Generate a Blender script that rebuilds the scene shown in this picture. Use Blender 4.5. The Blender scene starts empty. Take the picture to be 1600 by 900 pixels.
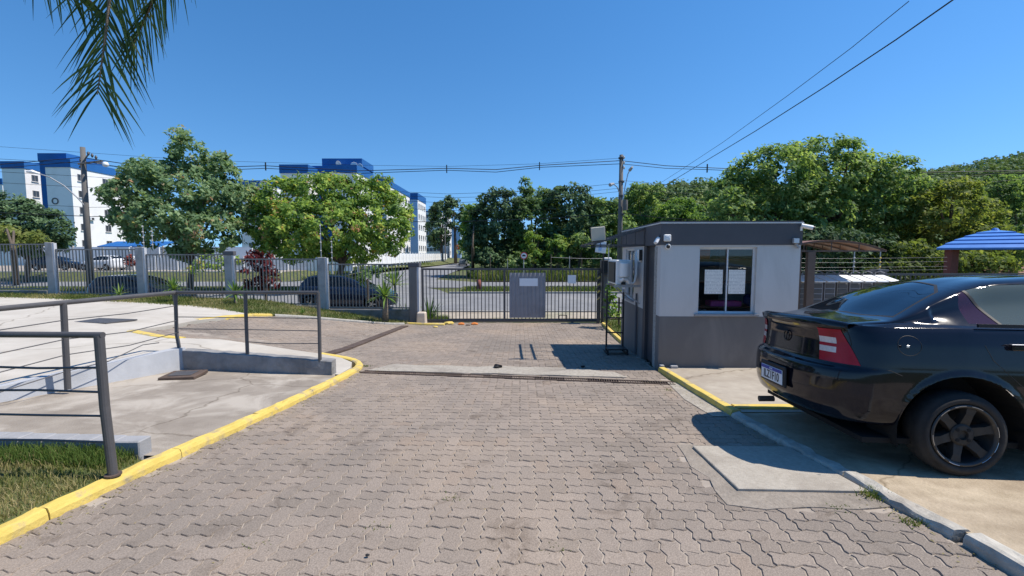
import bpy, bmesh, math, random
import numpy as np
from mathutils import Vector, Matrix, Euler
from mathutils.geometry import delaunay_2d_cdt
random.seed(7); RNG = np.random.default_rng(7)
S = bpy.context.scene
COL = S.collection
PI = math.pi
R = math.radians

# ------------------------------------------------------------------ camera
F = 700.0                       # focal length in pixels of a 1600 wide picture
PITCH = math.atan(53 / F)
CAMZ = 1.6
cam_d = bpy.data.cameras.new('camera'); cam = bpy.data.objects.new('camera', cam_d); COL.objects.link(cam)
cam.location = (0, 0, CAMZ); cam.rotation_euler = (PI / 2 - PITCH, 0, 0)
cam_d.sensor_width = 36.0; cam_d.lens = 36.0 * F / 1600; cam_d.clip_end = 4000; cam_d.clip_start = 0.05
S.camera = cam

# ------------------------------------------------------------------ world, sun, exposure
SUN_DIR = Vector((0.62, 0.0, 1.0)).normalized()
W = bpy.data.worlds.new('World'); S.world = W; W.use_nodes = True
nt = W.node_tree; bg = nt.nodes['Background']
sky = nt.nodes.new('ShaderNodeTexSky'); sky.sky_type = 'NISHITA'; sky.sun_disc = False
sky.sun_elevation = math.asin(SUN_DIR.z); sky.sun_rotation = math.atan2(SUN_DIR.x, SUN_DIR.y)
sky.air_density = 1.0; sky.dust_density = 0.1; sky.ozone_density = 3.0; sky.altitude = 50
hs = nt.nodes.new('ShaderNodeHueSaturation'); hs.inputs['Saturation'].default_value = 1.28
stc = nt.nodes.new('ShaderNodeTexCoord'); smp = nt.nodes.new('ShaderNodeMapping'); smp.vector_type = 'POINT'; smp.inputs['Location'].default_value = (0, 0, .125); smp.inputs['Scale'].default_value = (1, 1, .88)
snm = nt.nodes.new('ShaderNodeVectorMath'); snm.operation = 'NORMALIZE'
nt.links.new(stc.outputs['Generated'], smp.inputs[0]); nt.links.new(smp.outputs[0], snm.inputs[0]); nt.links.new(snm.outputs[0], sky.inputs[0])
nt.links.new(sky.outputs[0], hs.inputs['Color']); nt.links.new(hs.outputs[0], bg.inputs[0]); bg.inputs[1].default_value = 0.138
sun_d = bpy.data.lights.new('sun', 'SUN'); sun_d.energy = 4.6; sun_d.angle = R(0.5); sun_d.color = (1, .93, .83)
sun = bpy.data.objects.new('sun', sun_d); COL.objects.link(sun); sun.location = (20, 0, 30)
sun.rotation_euler = SUN_DIR.to_track_quat('Z', 'Y').to_euler()
S.view_settings.view_transform = 'Standard'; S.view_settings.look = 'None'
S.view_settings.exposure = 0.38; S.view_settings.gamma = 1.0; S.view_settings.use_curve_mapping = False
S.render.engine = 'CYCLES'
S.cycles.max_bounces = 8; S.cycles.transparent_max_bounces = 24; S.cycles.diffuse_bounces = 3

# ------------------------------------------------------------------ helpers: pixels of the photograph to places
def ray(u, v):
    a = (u - 800) / F; b = -(v - 450) / F
    return Vector((a, math.cos(PITCH) + b * math.sin(PITCH), -math.sin(PITCH) + b * math.cos(PITCH)))
def at(u, v, Y):
    r = ray(u, v); return Vector((0, 0, CAMZ)) + r * (Y / r.y)
def sstep(a, b, x):
    t = min(1, max(0, (x - a) / (b - a))); return t * t * (3 - 2 * t)
GY = [-20, 0, 2, 3, 4.6, 7.2, 9, 14.3, 17.5, 60]
GZ = [.06, .06, .02, -.04, -.14, -.285, -.385, -.62, -.66, -.66]
def g(y): return float(np.interp(y, GY, GZ))
def lf(x): return .018 * max(0, -x - 3)
def zl(x, y):
    """height of the ground left of the driveway (rises to the left)"""
    xe = -5.2 - 3.8 * sstep(7.5, 9.5, y)
    s = sstep(-2.5, xe, x)
    return (g(y) + .0) * (1 - s) + lf(x) * s
def zpad(x, y): return g(y) + .055

# ------------------------------------------------------------------ helpers: objects
def link(o, parent=None):
    COL.objects.link(o)
    if parent is not None: o.parent = parent
    return o
def props(o, label=None, cat=None, group=None, kind=None):
    if label: o['label'] = label
    if cat: o['category'] = cat
    if group: o['group'] = group
    if kind: o['kind'] = kind
    return o
def thing(name, label, cat, loc=(0, 0, 0), rz=0, group=None):
    o = bpy.data.objects.new(name, None); o.empty_display_size = .2; link(o)
    o.location = loc; o.rotation_euler = (0, 0, rz)
    return props(o, label, cat, group)
def copy_tree(o, parent=None):
    c = o.copy(); COL.objects.link(c)
    if parent is not None: c.parent = parent
    for ch in list(o.children): copy_tree(ch, c)
    return c

class MB:
    """collects shapes for ONE mesh"""
    def __init__(s): s.v = []; s.f = []
    def add(s, vs, fs):
        n = len(s.v); s.v += [tuple(p) for p in vs]; s.f += [tuple(i + n for i in f) for f in fs]; return s
    def quad(s, *p): return s.add(p, [tuple(range(len(p)))])
    def box(s, x0, x1, y0, y1, z0, z1, bev=0.0, M=None):
        if bev <= 0:
            vs = [(x, y, z) for x in (x0, x1) for y in (y0, y1) for z in (z0, z1)]
            fs = [(0, 1, 3, 2), (4, 6, 7, 5), (0, 4, 5, 1), (2, 3, 7, 6), (0, 2, 6, 4), (1, 5, 7, 3)]
        else:
            b = bev; vs = []
            for z, e in ((z0, b), (z0 + b, 0), (z1 - b, 0), (z1, b)):
                c = b
                X0, X1, Y0, Y1 = x0 + e, x1 - e, y0 + e, y1 - e
                k = b if e == 0 else b * .4
                vs += [(X0 + k, Y0, z), (X1 - k, Y0, z), (X1, Y0 + k, z), (X1, Y1 - k, z), (X1 - k, Y1, z), (X0 + k, Y1, z), (X0, Y1 - k, z), (X0, Y0 + k, z)]
            fs = [tuple(range(7, -1, -1)), tuple(range(24, 32))]
            for l in range(3):
                for i in range(8):
                    j = (i + 1) % 8; fs.append((l * 8 + i, l * 8 + j, l * 8 + 8 + j, l * 8 + 8 + i))
        if M is not None: vs = [tuple(M @ Vector(p)) for p in vs]
        return s.add(vs, fs)
    def tube(s, pts, r, n=8, cap=True):
        pts = [Vector(p) for p in pts]; rs = r if isinstance(r, (list, tuple)) else [r] * len(pts)
        vs = []; fs = []; up = None
        for i, p in enumerate(pts):
            d = (pts[min(i + 1, len(pts) - 1)] - pts[max(i - 1, 0)]).normalized()
            if up is None:
                up = Vector((0, 0, 1)) if abs(d.z) < .9 else Vector((1, 0, 0))
            a = d.cross(up).normalized(); b = a.cross(d).normalized(); up = b
            for k in range(n):
                t = 2 * PI * k / n; vs.append(p + (a * math.cos(t) + b * math.sin(t)) * rs[i])
        for i in range(len(pts) - 1):
            for k in range(n):
                k2 = (k + 1) % n; fs.append((i * n + k, i * n + k2, (i + 1) * n + k2, (i + 1) * n + k))
        if cap: fs += [tuple(range(n)), tuple(range((len(pts) - 1) * n + n - 1, (len(pts) - 1) * n - 1, -1))]
        return s.add(vs, fs)
    def bar(s, p, q, w, h=None, up=(0, 0, 1)):
        """square bar from p to q"""
        h = h or w; p = Vector(p); q = Vector(q); d = (q - p).normalized(); u = Vector(up)
        if abs(d.dot(u)) > .95: u = Vector((0, 1, 0))
        a = d.cross(u).normalized(); b = a.cross(d).normalized()
        vs = [e + a * sx * w / 2 + b * sy * h / 2 for e in (p, q) for sx, sy in ((-1, -1), (1, -1), (1, 1), (-1, 1))]
        return s.add(vs, [(3, 2, 1, 0), (4, 5, 6, 7), (0, 1, 5, 4), (1, 2, 6, 5), (2, 3, 7, 6), (3, 0, 4, 7)])
    def prism(s, poly, z0, z1):
        n = len(poly); vs = [(x, y, z0) for x, y in poly] + [(x, y, z1) for x, y in poly]
        fs = [tuple(range(n - 1, -1, -1)), tuple(range(n, 2 * n))] + [(i, (i + 1) % n, n + (i + 1) % n, n + i) for i in range(n)]
        return s.add(vs, fs)
    def lathe(s, prof, c=(0, 0, 0), axis='z', n=24, cap=True):
        """prof: (radius, height) list"""
        vs = []; fs = []
        for r, h in prof:
            for k in range(n):
                t = 2 * PI * k / n; a, b = r * math.cos(t), r * math.sin(t)
                p = {'z': (a, b, h), 'y': (a, h, b), 'x': (h, a, b)}[axis]
                vs.append((p[0] + c[0], p[1] + c[1], p[2] + c[2]))
        for i in range(len(prof) - 1):
            for k in range(n):
                k2 = (k + 1) % n; fs.append((i * n + k, i * n + k2, (i + 1) * n + k2, (i + 1) * n + k))
        if cap and prof[0][0] > 1e-6: fs.append(tuple(range(n)))
        if cap and prof[-1][0] > 1e-6: fs.append(tuple(range((len(prof) - 1) * n, len(prof) * n)))
        return s.add(vs, fs)
    def build(s, name, mat, parent=None, loc=None, smooth=False, fix=True):
        """parent given: coordinates are the parent's own; loc given: world coordinates, origin moved to loc"""
        me = bpy.data.meshes.new(name)
        vs = s.v
        if loc is not None: vs = [(p[0] - loc[0], p[1] - loc[1], p[2] - loc[2]) for p in vs]
        me.from_pydata(vs, [], s.f)
        if fix:
            bm = bmesh.new(); bm.from_mesh(me); bmesh.ops.recalc_face_normals(bm, faces=bm.faces); bm.to_mesh(me); bm.free()
        if smooth: me.polygons.foreach_set('use_smooth', [True] * len(me.polygons))
        if mat is not None: me.materials.append(mat)
        o = bpy.data.objects.new(name, me); link(o, parent)
        if loc is not None: o.location = loc
        return o
    def shift(s, d):
        s.v = [(p[0] + d[0], p[1] + d[1], p[2] + d[2]) for p in s.v]; return s

def raw_mesh(name, V, Fq, mat, parent=None, loc=None, tone=None, smooth=False):
    """numpy quads / tris -> object"""
    V = np.asarray(V, dtype=np.float32); Fq = np.asarray(Fq, dtype=np.int32)
    if loc is not None: V = V - np.asarray(loc, dtype=np.float32)
    me = bpy.data.meshes.new(name); n = Fq.shape[1]
    me.vertices.add(len(V)); me.vertices.foreach_set('co', V.ravel())
    me.loops.add(Fq.size); me.loops.foreach_set('vertex_index', Fq.ravel())
    me.polygons.add(len(Fq)); me.polygons.foreach_set('loop_start', np.arange(0, Fq.size, n, dtype=np.int32))
    me.polygons.foreach_set('loop_total', np.full(len(Fq), n, dtype=np.int32))
    if smooth: me.polygons.foreach_set('use_smooth', np.ones(len(Fq), dtype=bool))
    me.update(calc_edges=True)
    if tone is not None:
        a = me.attributes.new('tone', 'FLOAT', 'FACE'); a.data.foreach_set('value', np.asarray(tone, dtype=np.float32))
    me.materials.append(mat)
    o = bpy.data.objects.new(name, me); link(o, parent)
    if loc is not None and parent is None: o.location = loc
    return o

def sheet(name, poly, zf, mat, step=.5, parent=None, kind='structure', skirt=0.0, tri=True):
    """a ground sheet: polygon in plan, height zf(x, y)"""
    pts = []
    n = len(poly)
    for i in range(n):
        a = Vector(poly[i]); b = Vector(poly[(i + 1) % n]); k = max(1, int((b - a).length / step))
        for j in range(k): pts.append(a + (b - a) * j / k)
    m = len(pts); edges = [(i, (i + 1) % m) for i in range(m)]
    xs = [p.x for p in pts]; ys = [p.y for p in pts]
    inner = []
    x = min(xs) + step / 2
    def inside(x, y):
        c = False; j = n - 1
        for i in range(n):
            xi, yi = poly[i]; xj, yj = poly[j]
            if (yi > y) != (yj > y) and x < (xj - xi) * (y - yi) / (yj - yi) + xi: c = not c
            j = i
        return c
    while x < max(xs):
        y = min(ys) + step / 2
        while y < max(ys):
            if inside(x, y): inner.append(Vector((x, y)))
            y += step
        x += step
    vs, es, fs, *_ = delaunay_2d_cdt(pts + inner, edges, [], 1, 1e-4)
    mb = MB(); mb.add([(p.x, p.y, zf(p.x, p.y)) for p in vs], [tuple(f) for f in fs])
    if skirt > 0:
        k = len(mb.v); mb.v += [(p.x, p.y, zf(p.x, p.y) - skirt) for p in pts]
        top = [(p.x, p.y, zf(p.x, p.y)) for p in pts]; k2 = len(mb.v); mb.v += top
        mb.f += [(k + i, k + (i + 1) % m, k2 + (i + 1) % m, k2 + i) for i in range(m)]
    o = mb.build(name, mat, parent, smooth=False, fix=False)
    for p in o.data.polygons:
        if p.normal.z < -.1: p.flip()
    if kind: o['kind'] = kind
    return o

# ------------------------------------------------------------------ materials
def new_mat(name):
    m = bpy.data.materials.new(name); m.use_nodes = True; t = m.node_tree
    return m, t, t.nodes, t.links, t.nodes['Principled BSDF']
def ramp(nd, stops):
    r = nd.new('ShaderNodeValToRGB'); e = r.color_ramp.elements
    while len(e) < len(stops): e.new(.5)
    for i, (p, c) in enumerate(stops):
        e[i].position = p; e[i].color = (*c, 1) if len(c) == 3 else c
    return r
def pbr(name, c1, c2=None, scale=6.0, rough=.7, bump=0.0, bscale=None, metallic=0.0, spec=.35, stain=None, stain_scale=.6, stain_lo=.5, stain_hi=.75, coord='Object', detail=6, coat=0.0, stretch=None, crack=0.0):
    m, t, nd, lk, b = new_mat(name)
    c2 = c2 or tuple(min(1, x * 1.25) for x in c1)
    tc = nd.new('ShaderNodeTexCoord'); src = tc.outputs[coord]
    if coord == 'World':
        pass
    if stretch:
        mp = nd.new('ShaderNodeMapping'); mp.inputs['Scale'].default_value = stretch; lk.new(src, mp.inputs[0]); src = mp.outputs[0]
    n = nd.new('ShaderNodeTexNoise'); n.inputs['Scale'].default_value = scale; n.inputs['Detail'].default_value = detail; n.inputs['Roughness'].default_value = .65
    lk.new(src, n.inputs['Vector'])
    r = ramp(nd, [(.3, c1), (.7, c2)]); lk.new(n.outputs[0], r.inputs[0]); out = r.outputs[0]
    if stain:
        n2 = nd.new('ShaderNodeTexNoise'); n2.inputs['Scale'].default_value = stain_scale; n2.inputs['Detail'].default_value = 8; n2.inputs['Roughness'].default_value = .6
        n2.inputs['Distortion'].default_value = .6
        lk.new(src, n2.inputs['Vector'])
        r2 = ramp(nd, [(stain_lo, (0, 0, 0)), (stain_hi, (1, 1, 1))]); lk.new(n2.outputs[0], r2.inputs[0])
        mx = nd.new('ShaderNodeMix'); mx.data_type = 'RGBA'; lk.new(r2.outputs[0], mx.inputs[0]); lk.new(out, mx.inputs[6]); mx.inputs[7].default_value = (*stain, 1)
        out = mx.outputs[2]
    if crack > 0:
        nz = nd.new('ShaderNodeTexNoise'); nz.inputs['Scale'].default_value = 2.5; nz.inputs['Detail'].default_value = 6; lk.new(src, nz.inputs['Vector'])
        av = nd.new('ShaderNodeMix'); av.data_type = 'VECTOR'; av.inputs[0].default_value = .22; lk.new(src, av.inputs[4]); lk.new(nz.outputs['Color'], av.inputs[5])
        vo = nd.new('ShaderNodeTexVoronoi'); vo.feature = 'DISTANCE_TO_EDGE'; vo.inputs['Scale'].default_value = crack; lk.new(av.outputs[1], vo.inputs['Vector'])
        rc_ = ramp(nd, [(.0, (.45, .42, .38)), (.0025, (.72, .69, .65)), (.0055, (1, 1, 1))]); lk.new(vo.outputs[0], rc_.inputs[0])
        mc = nd.new('ShaderNodeMix'); mc.data_type = 'RGBA'; mc.blend_type = 'MULTIPLY'; mc.inputs[0].default_value = .8; lk.new(out, mc.inputs[6]); lk.new(rc_.outputs[0], mc.inputs[7]); out = mc.outputs[2]
    lk.new(out, b.inputs['Base Color'])
    b.inputs['Roughness'].default_value = rough; b.inputs['Metallic'].default_value = metallic
    b.inputs['Specular IOR Level'].default_value = spec; b.inputs['Coat Weight'].default_value = coat
    if bump > 0:
        n3 = nd.new('ShaderNodeTexNoise'); n3.inputs['Scale'].default_value = bscale or scale * 6; n3.inputs['Detail'].default_value = 5
        lk.new(src, n3.inputs['Vector'])
        bp = nd.new('ShaderNodeBump'); bp.inputs['Strength'].default_value = 1.0; bp.inputs['Distance'].default_value = bump
        lk.new(n3.outputs[0], bp.inputs['Height']); lk.new(bp.outputs[0], b.inputs['Normal'])
    return m
def leaf_mat(name, stops, trans=.47, rough=.62):
    """leaf colour varies leaf by leaf (attribute tone)"""
    m, t, nd, lk, b = new_mat(name)
    a = nd.new('ShaderNodeAttribute'); a.attribute_name = 'tone'
    r = ramp(nd, stops); lk.new(a.outputs['Fac'], r.inputs[0])
    lk.new(r.outputs[0], b.inputs['Base Color']); b.inputs['Roughness'].default_value = rough; b.inputs['Specular IOR Level'].default_value = .12
    tr = nd.new('ShaderNodeBsdfTranslucent'); mu = nd.new('ShaderNodeMix'); mu.data_type = 'RGBA'; mu.blend_type = 'MULTIPLY'; mu.inputs[0].default_value = 1
    lk.new(r.outputs[0], mu.inputs[6]); mu.inputs[7].default_value = (1.5, 1.5, .75, 1); lk.new(mu.outputs[2], tr.inputs['Color'])
    mx = nd.new('ShaderNodeMixShader'); mx.inputs[0].default_value = trans
    lk.new(b.outputs[0], mx.inputs[1]); lk.new(tr.outputs[0], mx.inputs[2]); lk.new(mx.outputs[0], nd['Material Output'].inputs[0])
    return m
def glass_mat(name, tint, transp, rough=.02, haze=.12):
    """thin pane: tinted see-through with mirror reflection by angle"""
    m, t, nd, lk, b = new_mat(name)
    tr = nd.new('ShaderNodeBsdfTransparent'); tr.inputs[0].default_value = (*transp, 1)
    df = nd.new('ShaderNodeBsdfDiffuse'); df.inputs[0].default_value = (*tint, 1)
    mx0 = nd.new('ShaderNodeMixShader'); mx0.inputs[0].default_value = haze; lk.new(tr.outputs[0], mx0.inputs[1]); lk.new(df.outputs[0], mx0.inputs[2])
    gl = nd.new('ShaderNodeBsdfGlossy'); gl.inputs['Roughness'].default_value = rough; gl.inputs[0].default_value = (.95, .97, 1, 1)
    fr = nd.new('ShaderNodeFresnel'); fr.inputs[0].default_value = 1.45
    mx = nd.new('ShaderNodeMixShader'); lk.new(fr.outputs[0], mx.inputs[0]); lk.new(mx0.outputs[0], mx.inputs[1]); lk.new(gl.outputs[0], mx.inputs[2])
    lk.new(mx.outputs[0], nd['Material Output'].inputs[0])
    return m

M = {}
M['sand'] = pbr('joint sand', (.26, .22, .18), (.40, .345, .29), 2.5, .95, .002, 60, stain=(.15, .125, .10), stain_scale=.7)
M['concrete'] = pbr('concrete', (.33, .285, .23), (.43, .38, .31), 5, .9, .003, 90, stain=(.25, .205, .16), stain_scale=.7, stain_lo=.46, stain_hi=.72, crack=.45)
M['concrete_light'] = pbr('pale new concrete', (.43, .395, .34), (.52, .48, .42), 2.5, .9, .0015, 80, stain=(.35, .31, .26), stain_scale=.45, stain_lo=.46, stain_hi=.76, crack=.3)
M['concrete_old'] = pbr('old stained concrete', (.215, .182, .148), (.32, .278, .23), 2.2, .95, .004, 70, stain=(.40, .355, .30), stain_scale=1.3, stain_lo=.46, stain_hi=.60, crack=.55)
M['concrete_rough'] = pbr('rough concrete patch', (.25, .22, .185), (.44, .40, .335), 24, .95, .008, 45, stain=(.22, .19, .16), stain_scale=1.4)
M['sandy'] = pbr('sandy concrete apron', (.34, .275, .19), (.49, .405, .295), 6, .95, .006, 50, stain=(.25, .19, .13), stain_scale=1.6, stain_lo=.42, stain_hi=.68, crack=.6)
M['mortar'] = pbr('rough mortar', (.225, .19, .155), (.31, .27, .225), 26, .95, .008, 50, stain=(.17, .145, .12), stain_scale=2)
M['slab'] = pbr('cover slab concrete', (.32, .285, .235), (.42, .38, .32), 30, .9, .004, 120, stain=(.26, .225, .185), stain_scale=2.0)
M['yellow'] = pbr('yellow kerb paint', (.58, .425, .10), (.68, .51, .145), 7, .85, .005, 45, stain=(.36, .30, .20), stain_scale=4.5, stain_lo=.53, stain_hi=.66, spec=.2)
M['kerb_grey'] = pbr('worn kerb concrete', (.33, .31, .27), (.50, .47, .41), 8, .95, .008, 35, stain=(.22, .19, .16), stain_scale=2.5)
M['kerb_block'] = pbr('grey edging block', (.26, .26, .265), (.33, .33, .34), 9, .9, .003, 60)
M['retain'] = pbr('grey painted retaining wall', (.21, .205, .205), (.29, .285, .28), 6, .85, .008, 30, stain=(.14, .135, .13), stain_scale=2)
M['retain_light'] = pbr('pale grey ramp edge', (.36, .37, .39), (.44, .45, .47), 4, .85, .002, 60)
M['lowwall'] = pbr('mossy grey block wall', (.13, .13, .13), (.24, .24, .24), 3, .95, .01, 20, stain=(.09, .095, .07), stain_scale=1.5)
M['asphalt'] = pbr('worn asphalt', (.17, .17, .175), (.23, .23, .235), 1.5, .9, .003, 40, stain=(.28, .275, .265), stain_scale=.25)
M['dirt'] = pbr('pale verge dirt', (.30, .25, .19), (.42, .37, .30), 1.2, .95, .01, 20, stain=(.16, .18, .07), stain_scale=.5)
M['grass_soil'] = pbr('grass soil', (.055, .075, .022), (.12, .13, .045), 3, .95, .01, 20, stain=(.16, .13, .07), stain_scale=1.1)
M['field'] = pbr('far grass', (.055, .085, .022), (.10, .13, .04), .15, .95, stain=(.13, .13, .06), stain_scale=.04)
M['metal_dark'] = pbr('dark grey painted steel', (.062, .06, .062), (.085, .08, .08), 7, .5, .0006, 60, spec=.5, stain=(.12, .085, .065), stain_scale=4, stain_lo=.66, stain_hi=.8)
M['metal_fence'] = pbr('weathered grey fence steel', (.17, .16, .15), (.235, .22, .20), 5, .6, 0, spec=.4, stain=(.18, .12, .085), stain_scale=2.5, stain_lo=.62, stain_hi=.75)
M['metal_black'] = pbr('black steel', (.012, .012, .013), (.02, .02, .02), 8, .5, spec=.5)
M['sheet_metal'] = pbr('grey corrugated sheet', (.22, .22, .24), (.27, .27, .29), 3, .5, spec=.5, stain=(.17, .17, .185), stain_scale=1.5)
M['pillar'] = pbr('grey block pillar', (.29, .285, .28), (.37, .365, .36), 4, .9, .006, 40, stain=(.19, .185, .18), stain_scale=2.0)
M['pillar_sunlit'] = pbr('pillar edge coloured as sunlit', (.42, .43, .46), (.52, .53, .56), 3, .85, .002, 40, stain=(.28, .28, .28), stain_scale=1.4)  # paler than the shaft: sunlight on the pillar's right side put into the colour
M['rust'] = pbr('rusty steel channel', (.07, .05, .042), (.12, .085, .065), 6, .8, .002, 50)
M['wall_light'] = pbr('light grey wall paint', (.555, .53, .505), (.60, .575, .55), 2, .75, .0015, 60, stain=(.46, .435, .41), stain_scale=2.2, stain_lo=.52, stain_hi=.8, stretch=(1, 1, .22))
M['wall_dark'] = pbr('dark grey wall paint', (.150, .140, .134), (.172, .16, .153), 2, .75, .0015, 60, stain=(.215, .20, .188), stain_scale=1.8, stain_lo=.52, stain_hi=.72, stretch=(1, 1, .5))
M['band_dark'] = pbr('charcoal band paint', (.088, .085, .092), (.10, .097, .104), 2, .7, .001, 60)
M['door_dark'] = pbr('charcoal door', (.055, .053, .058), (.068, .066, .07), 3, .55)
M['jamb_rough'] = pbr('bare mortar jamb', (.24, .23, .215), (.42, .40, .37), 30, .95, .012, 25)
M['metal_white'] = pbr('pale cap flashing', (.62, .60, .57), (.72, .70, .67), 5, .6)
M['alu'] = pbr('white aluminium frame', (.62, .63, .64), (.70, .70, .71), 8, .4, spec=.5)
M['white_plastic'] = pbr('white plastic', (.74, .74, .73), (.8, .8, .79), 6, .4, spec=.5, stain=(.55, .52, .46), stain_scale=2.5, stain_lo=.6)
M['black_plastic'] = pbr('black plastic', (.012, .012, .013), (.02, .02, .021), 9, .45, spec=.5)
M['grey_plastic'] = pbr('grey plastic', (.30, .30, .31), (.36, .36, .37), 9, .5)
M['orange'] = pbr('orange cardboard', (.62, .16, .05), (.68, .2, .07), 5, .8)
M['pink'] = pbr('pink folder', (.68, .10, .36), (.75, .13, .42), 5, .7)
M['blue_cloth'] = pbr('blue bag', (.05, .09, .32), (.07, .12, .4), 7, .8)
M['shelf'] = pbr('brown shelf board', (.22, .10, .06), (.30, .14, .08), 8, .6, stretch=(1, 8, 8))
M['room'] = pbr('room paint', (.08, .075, .07), (.1, .095, .09), 3, .9)
M['cream'] = pbr('cream board', (.52, .49, .40), (.60, .57, .47), 4, .8)
M['brown_poly'] = pbr('brown polycarbonate', (.20, .10, .065), (.26, .13, .085), 2, .45, spec=.4)
M['brown_steel'] = pbr('brown steel frame', (.085, .06, .05), (.11, .08, .065), 5, .5)
M['blue_tile'] = pbr('blue roof tile', (.035, .17, .52), (.06, .22, .60), 3, .4, spec=.5)
M['redbrick'] = pbr('red brown column', (.17, .055, .045), (.23, .08, .06), 6, .85, .003, 40)
M['roof_brown'] = pbr('brown roof tiles', (.26, .15, .10), (.36, .22, .15), 4, .85)
M['bld_white'] = pbr('white render', (.78, .77, .75), (.84, .83, .81), .5, .85, stain=(.70, .685, .66), stain_scale=.3)
M['bld_blue'] = pbr('blue parapet paint', (.012, .105, .32), (.018, .13, .38), .5, .75)
M['bld_paleblue'] = pbr('pale blue render', (.36, .50, .70), (.42, .56, .75), .5, .8)
M['bld_glass'] = pbr('far window glass', (.03, .035, .04), (.06, .065, .075), 1, .12, spec=.6)
M['pole'] = pbr('grey utility pole', (.11, .105, .10), (.17, .16, .15), 2, .9, .005, 20, stretch=(1, 1, .3))
M['cable'] = pbr('black cable', (.015, .015, .016), (.022, .022, .022), 5, .6)
M['ceramic'] = pbr('pale insulator', (.45, .43, .40), (.55, .53, .5), 5, .3)
M['bark'] = pbr('grey brown bark', (.075, .058, .042), (.15, .12, .09), 6, .95, .02, 12, stretch=(1, 1, .25))
M['bark_palm'] = pbr('palm trunk', (.13, .10, .075), (.22, .18, .14), 6, .95, .02, 10, stretch=(1, 1, 3))
M['red_sign'] = pbr('red sign paint', (.55, .03, .03), (.6, .04, .04), 4, .45)
M['steel'] = pbr('galvanised steel', (.35, .35, .36), (.45, .45, .46), 6, .4, metallic=.6)
M['white_paint'] = pbr('white paint', (.76, .76, .74), (.82, .82, .8), 3, .7, stain=(.62, .60, .55), stain_scale=1)
M['stone_beige'] = pbr('beige concrete block', (.50, .42, .34), (.60, .52, .44), 5, .9, .006, 30)
M['glass_win'] = glass_mat('window glass', (.02, .02, .022), (.88, .9, .9), .02, .03)
M['lamp_glass'] = pbr('lamp lens', (.55, .57, .6), (.62, .64, .66), 4, .15, spec=.6)
# leaves
M['leaf_grey'] = leaf_mat('grey green leaves', [(0, (0.082, 0.132, 0.061)), (0.5, (0.178, 0.276, 0.139)), (0.85, (0.359, 0.455, 0.26)), (1, (0.439, 0.264, 0.169))])
M['leaf_yellow'] = leaf_mat('yellow green leaves', [(0, (0.066, 0.124, 0.037)), (0.45, (0.174, 0.281, 0.071)), (0.85, (0.423, 0.53, 0.114)), (1, (0.498, 0.271, 0.161))])
M['leaf_dark'] = leaf_mat('dark green leaves', [(0, (0.034, 0.06, 0.03)), (0.6, (0.078, 0.138, 0.062)), (1, (0.182, 0.265, 0.131))], trans=.2)
M['leaf_mid'] = leaf_mat('mid green leaves', [(0, (0.074, 0.13, 0.053)), (0.5, (0.166, 0.26, 0.095)), (1, (0.399, 0.469, 0.195))])
M['leaf_bright'] = leaf_mat('bright green leaves', [(0, (0.074, 0.15, 0.04)), (0.5, (0.166, 0.275, 0.07)), (1, (0.316, 0.375, 0.099))])
M['leaf_olive'] = leaf_mat('olive leaves', [(0, (0.074, 0.11, 0.034)), (0.5, (0.164, 0.21, 0.059)), (1, (0.311, 0.328, 0.105))])
M['leaf_red'] = leaf_mat('dark red leaves', [(0, (.045, .010, .012)), (.6, (.11, .02, .025)), (1, (.22, .06, .05))], trans=.25)
M['leaf_far'] = leaf_mat('far leaves', [(0, (0.074, 0.122, 0.062)), (0.5, (0.122, 0.187, 0.08)), (1, (0.196, 0.257, 0.107))], trans=.2)
M['leaf_palm'] = leaf_mat('palm leaflets', [(0, (0.035, 0.064, 0.024)), (0.6, (0.078, 0.127, 0.039)), (1, (0.195, 0.218, 0.098))], trans=.25, rough=.3)
M['leaf_yucca'] = leaf_mat('yucca leaves', [(0, (.06, .12, .03)), (.6, (.13, .22, .05)), (1, (.30, .38, .11))], trans=.25, rough=.4)
M['grass'] = leaf_mat('grass blades', [(0, (0.061, 0.106, 0.023)), (0.55, (0.115, 0.169, 0.039)), (0.8, (0.216, 0.213, 0.072)), (1, (0.351, 0.269, 0.143))], trans=.3)
M['grass_dry'] = leaf_mat('dry lawn blades', [(0, (.06, .095, .02)), (.4, (.11, .145, .035)), (.65, (.22, .21, .08)), (1, (.38, .31, .16))], trans=.3)
M['flower_orange'] = pbr('orange leaves', (.55, .14, .03), (.65, .22, .05), 3, .8)

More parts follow.
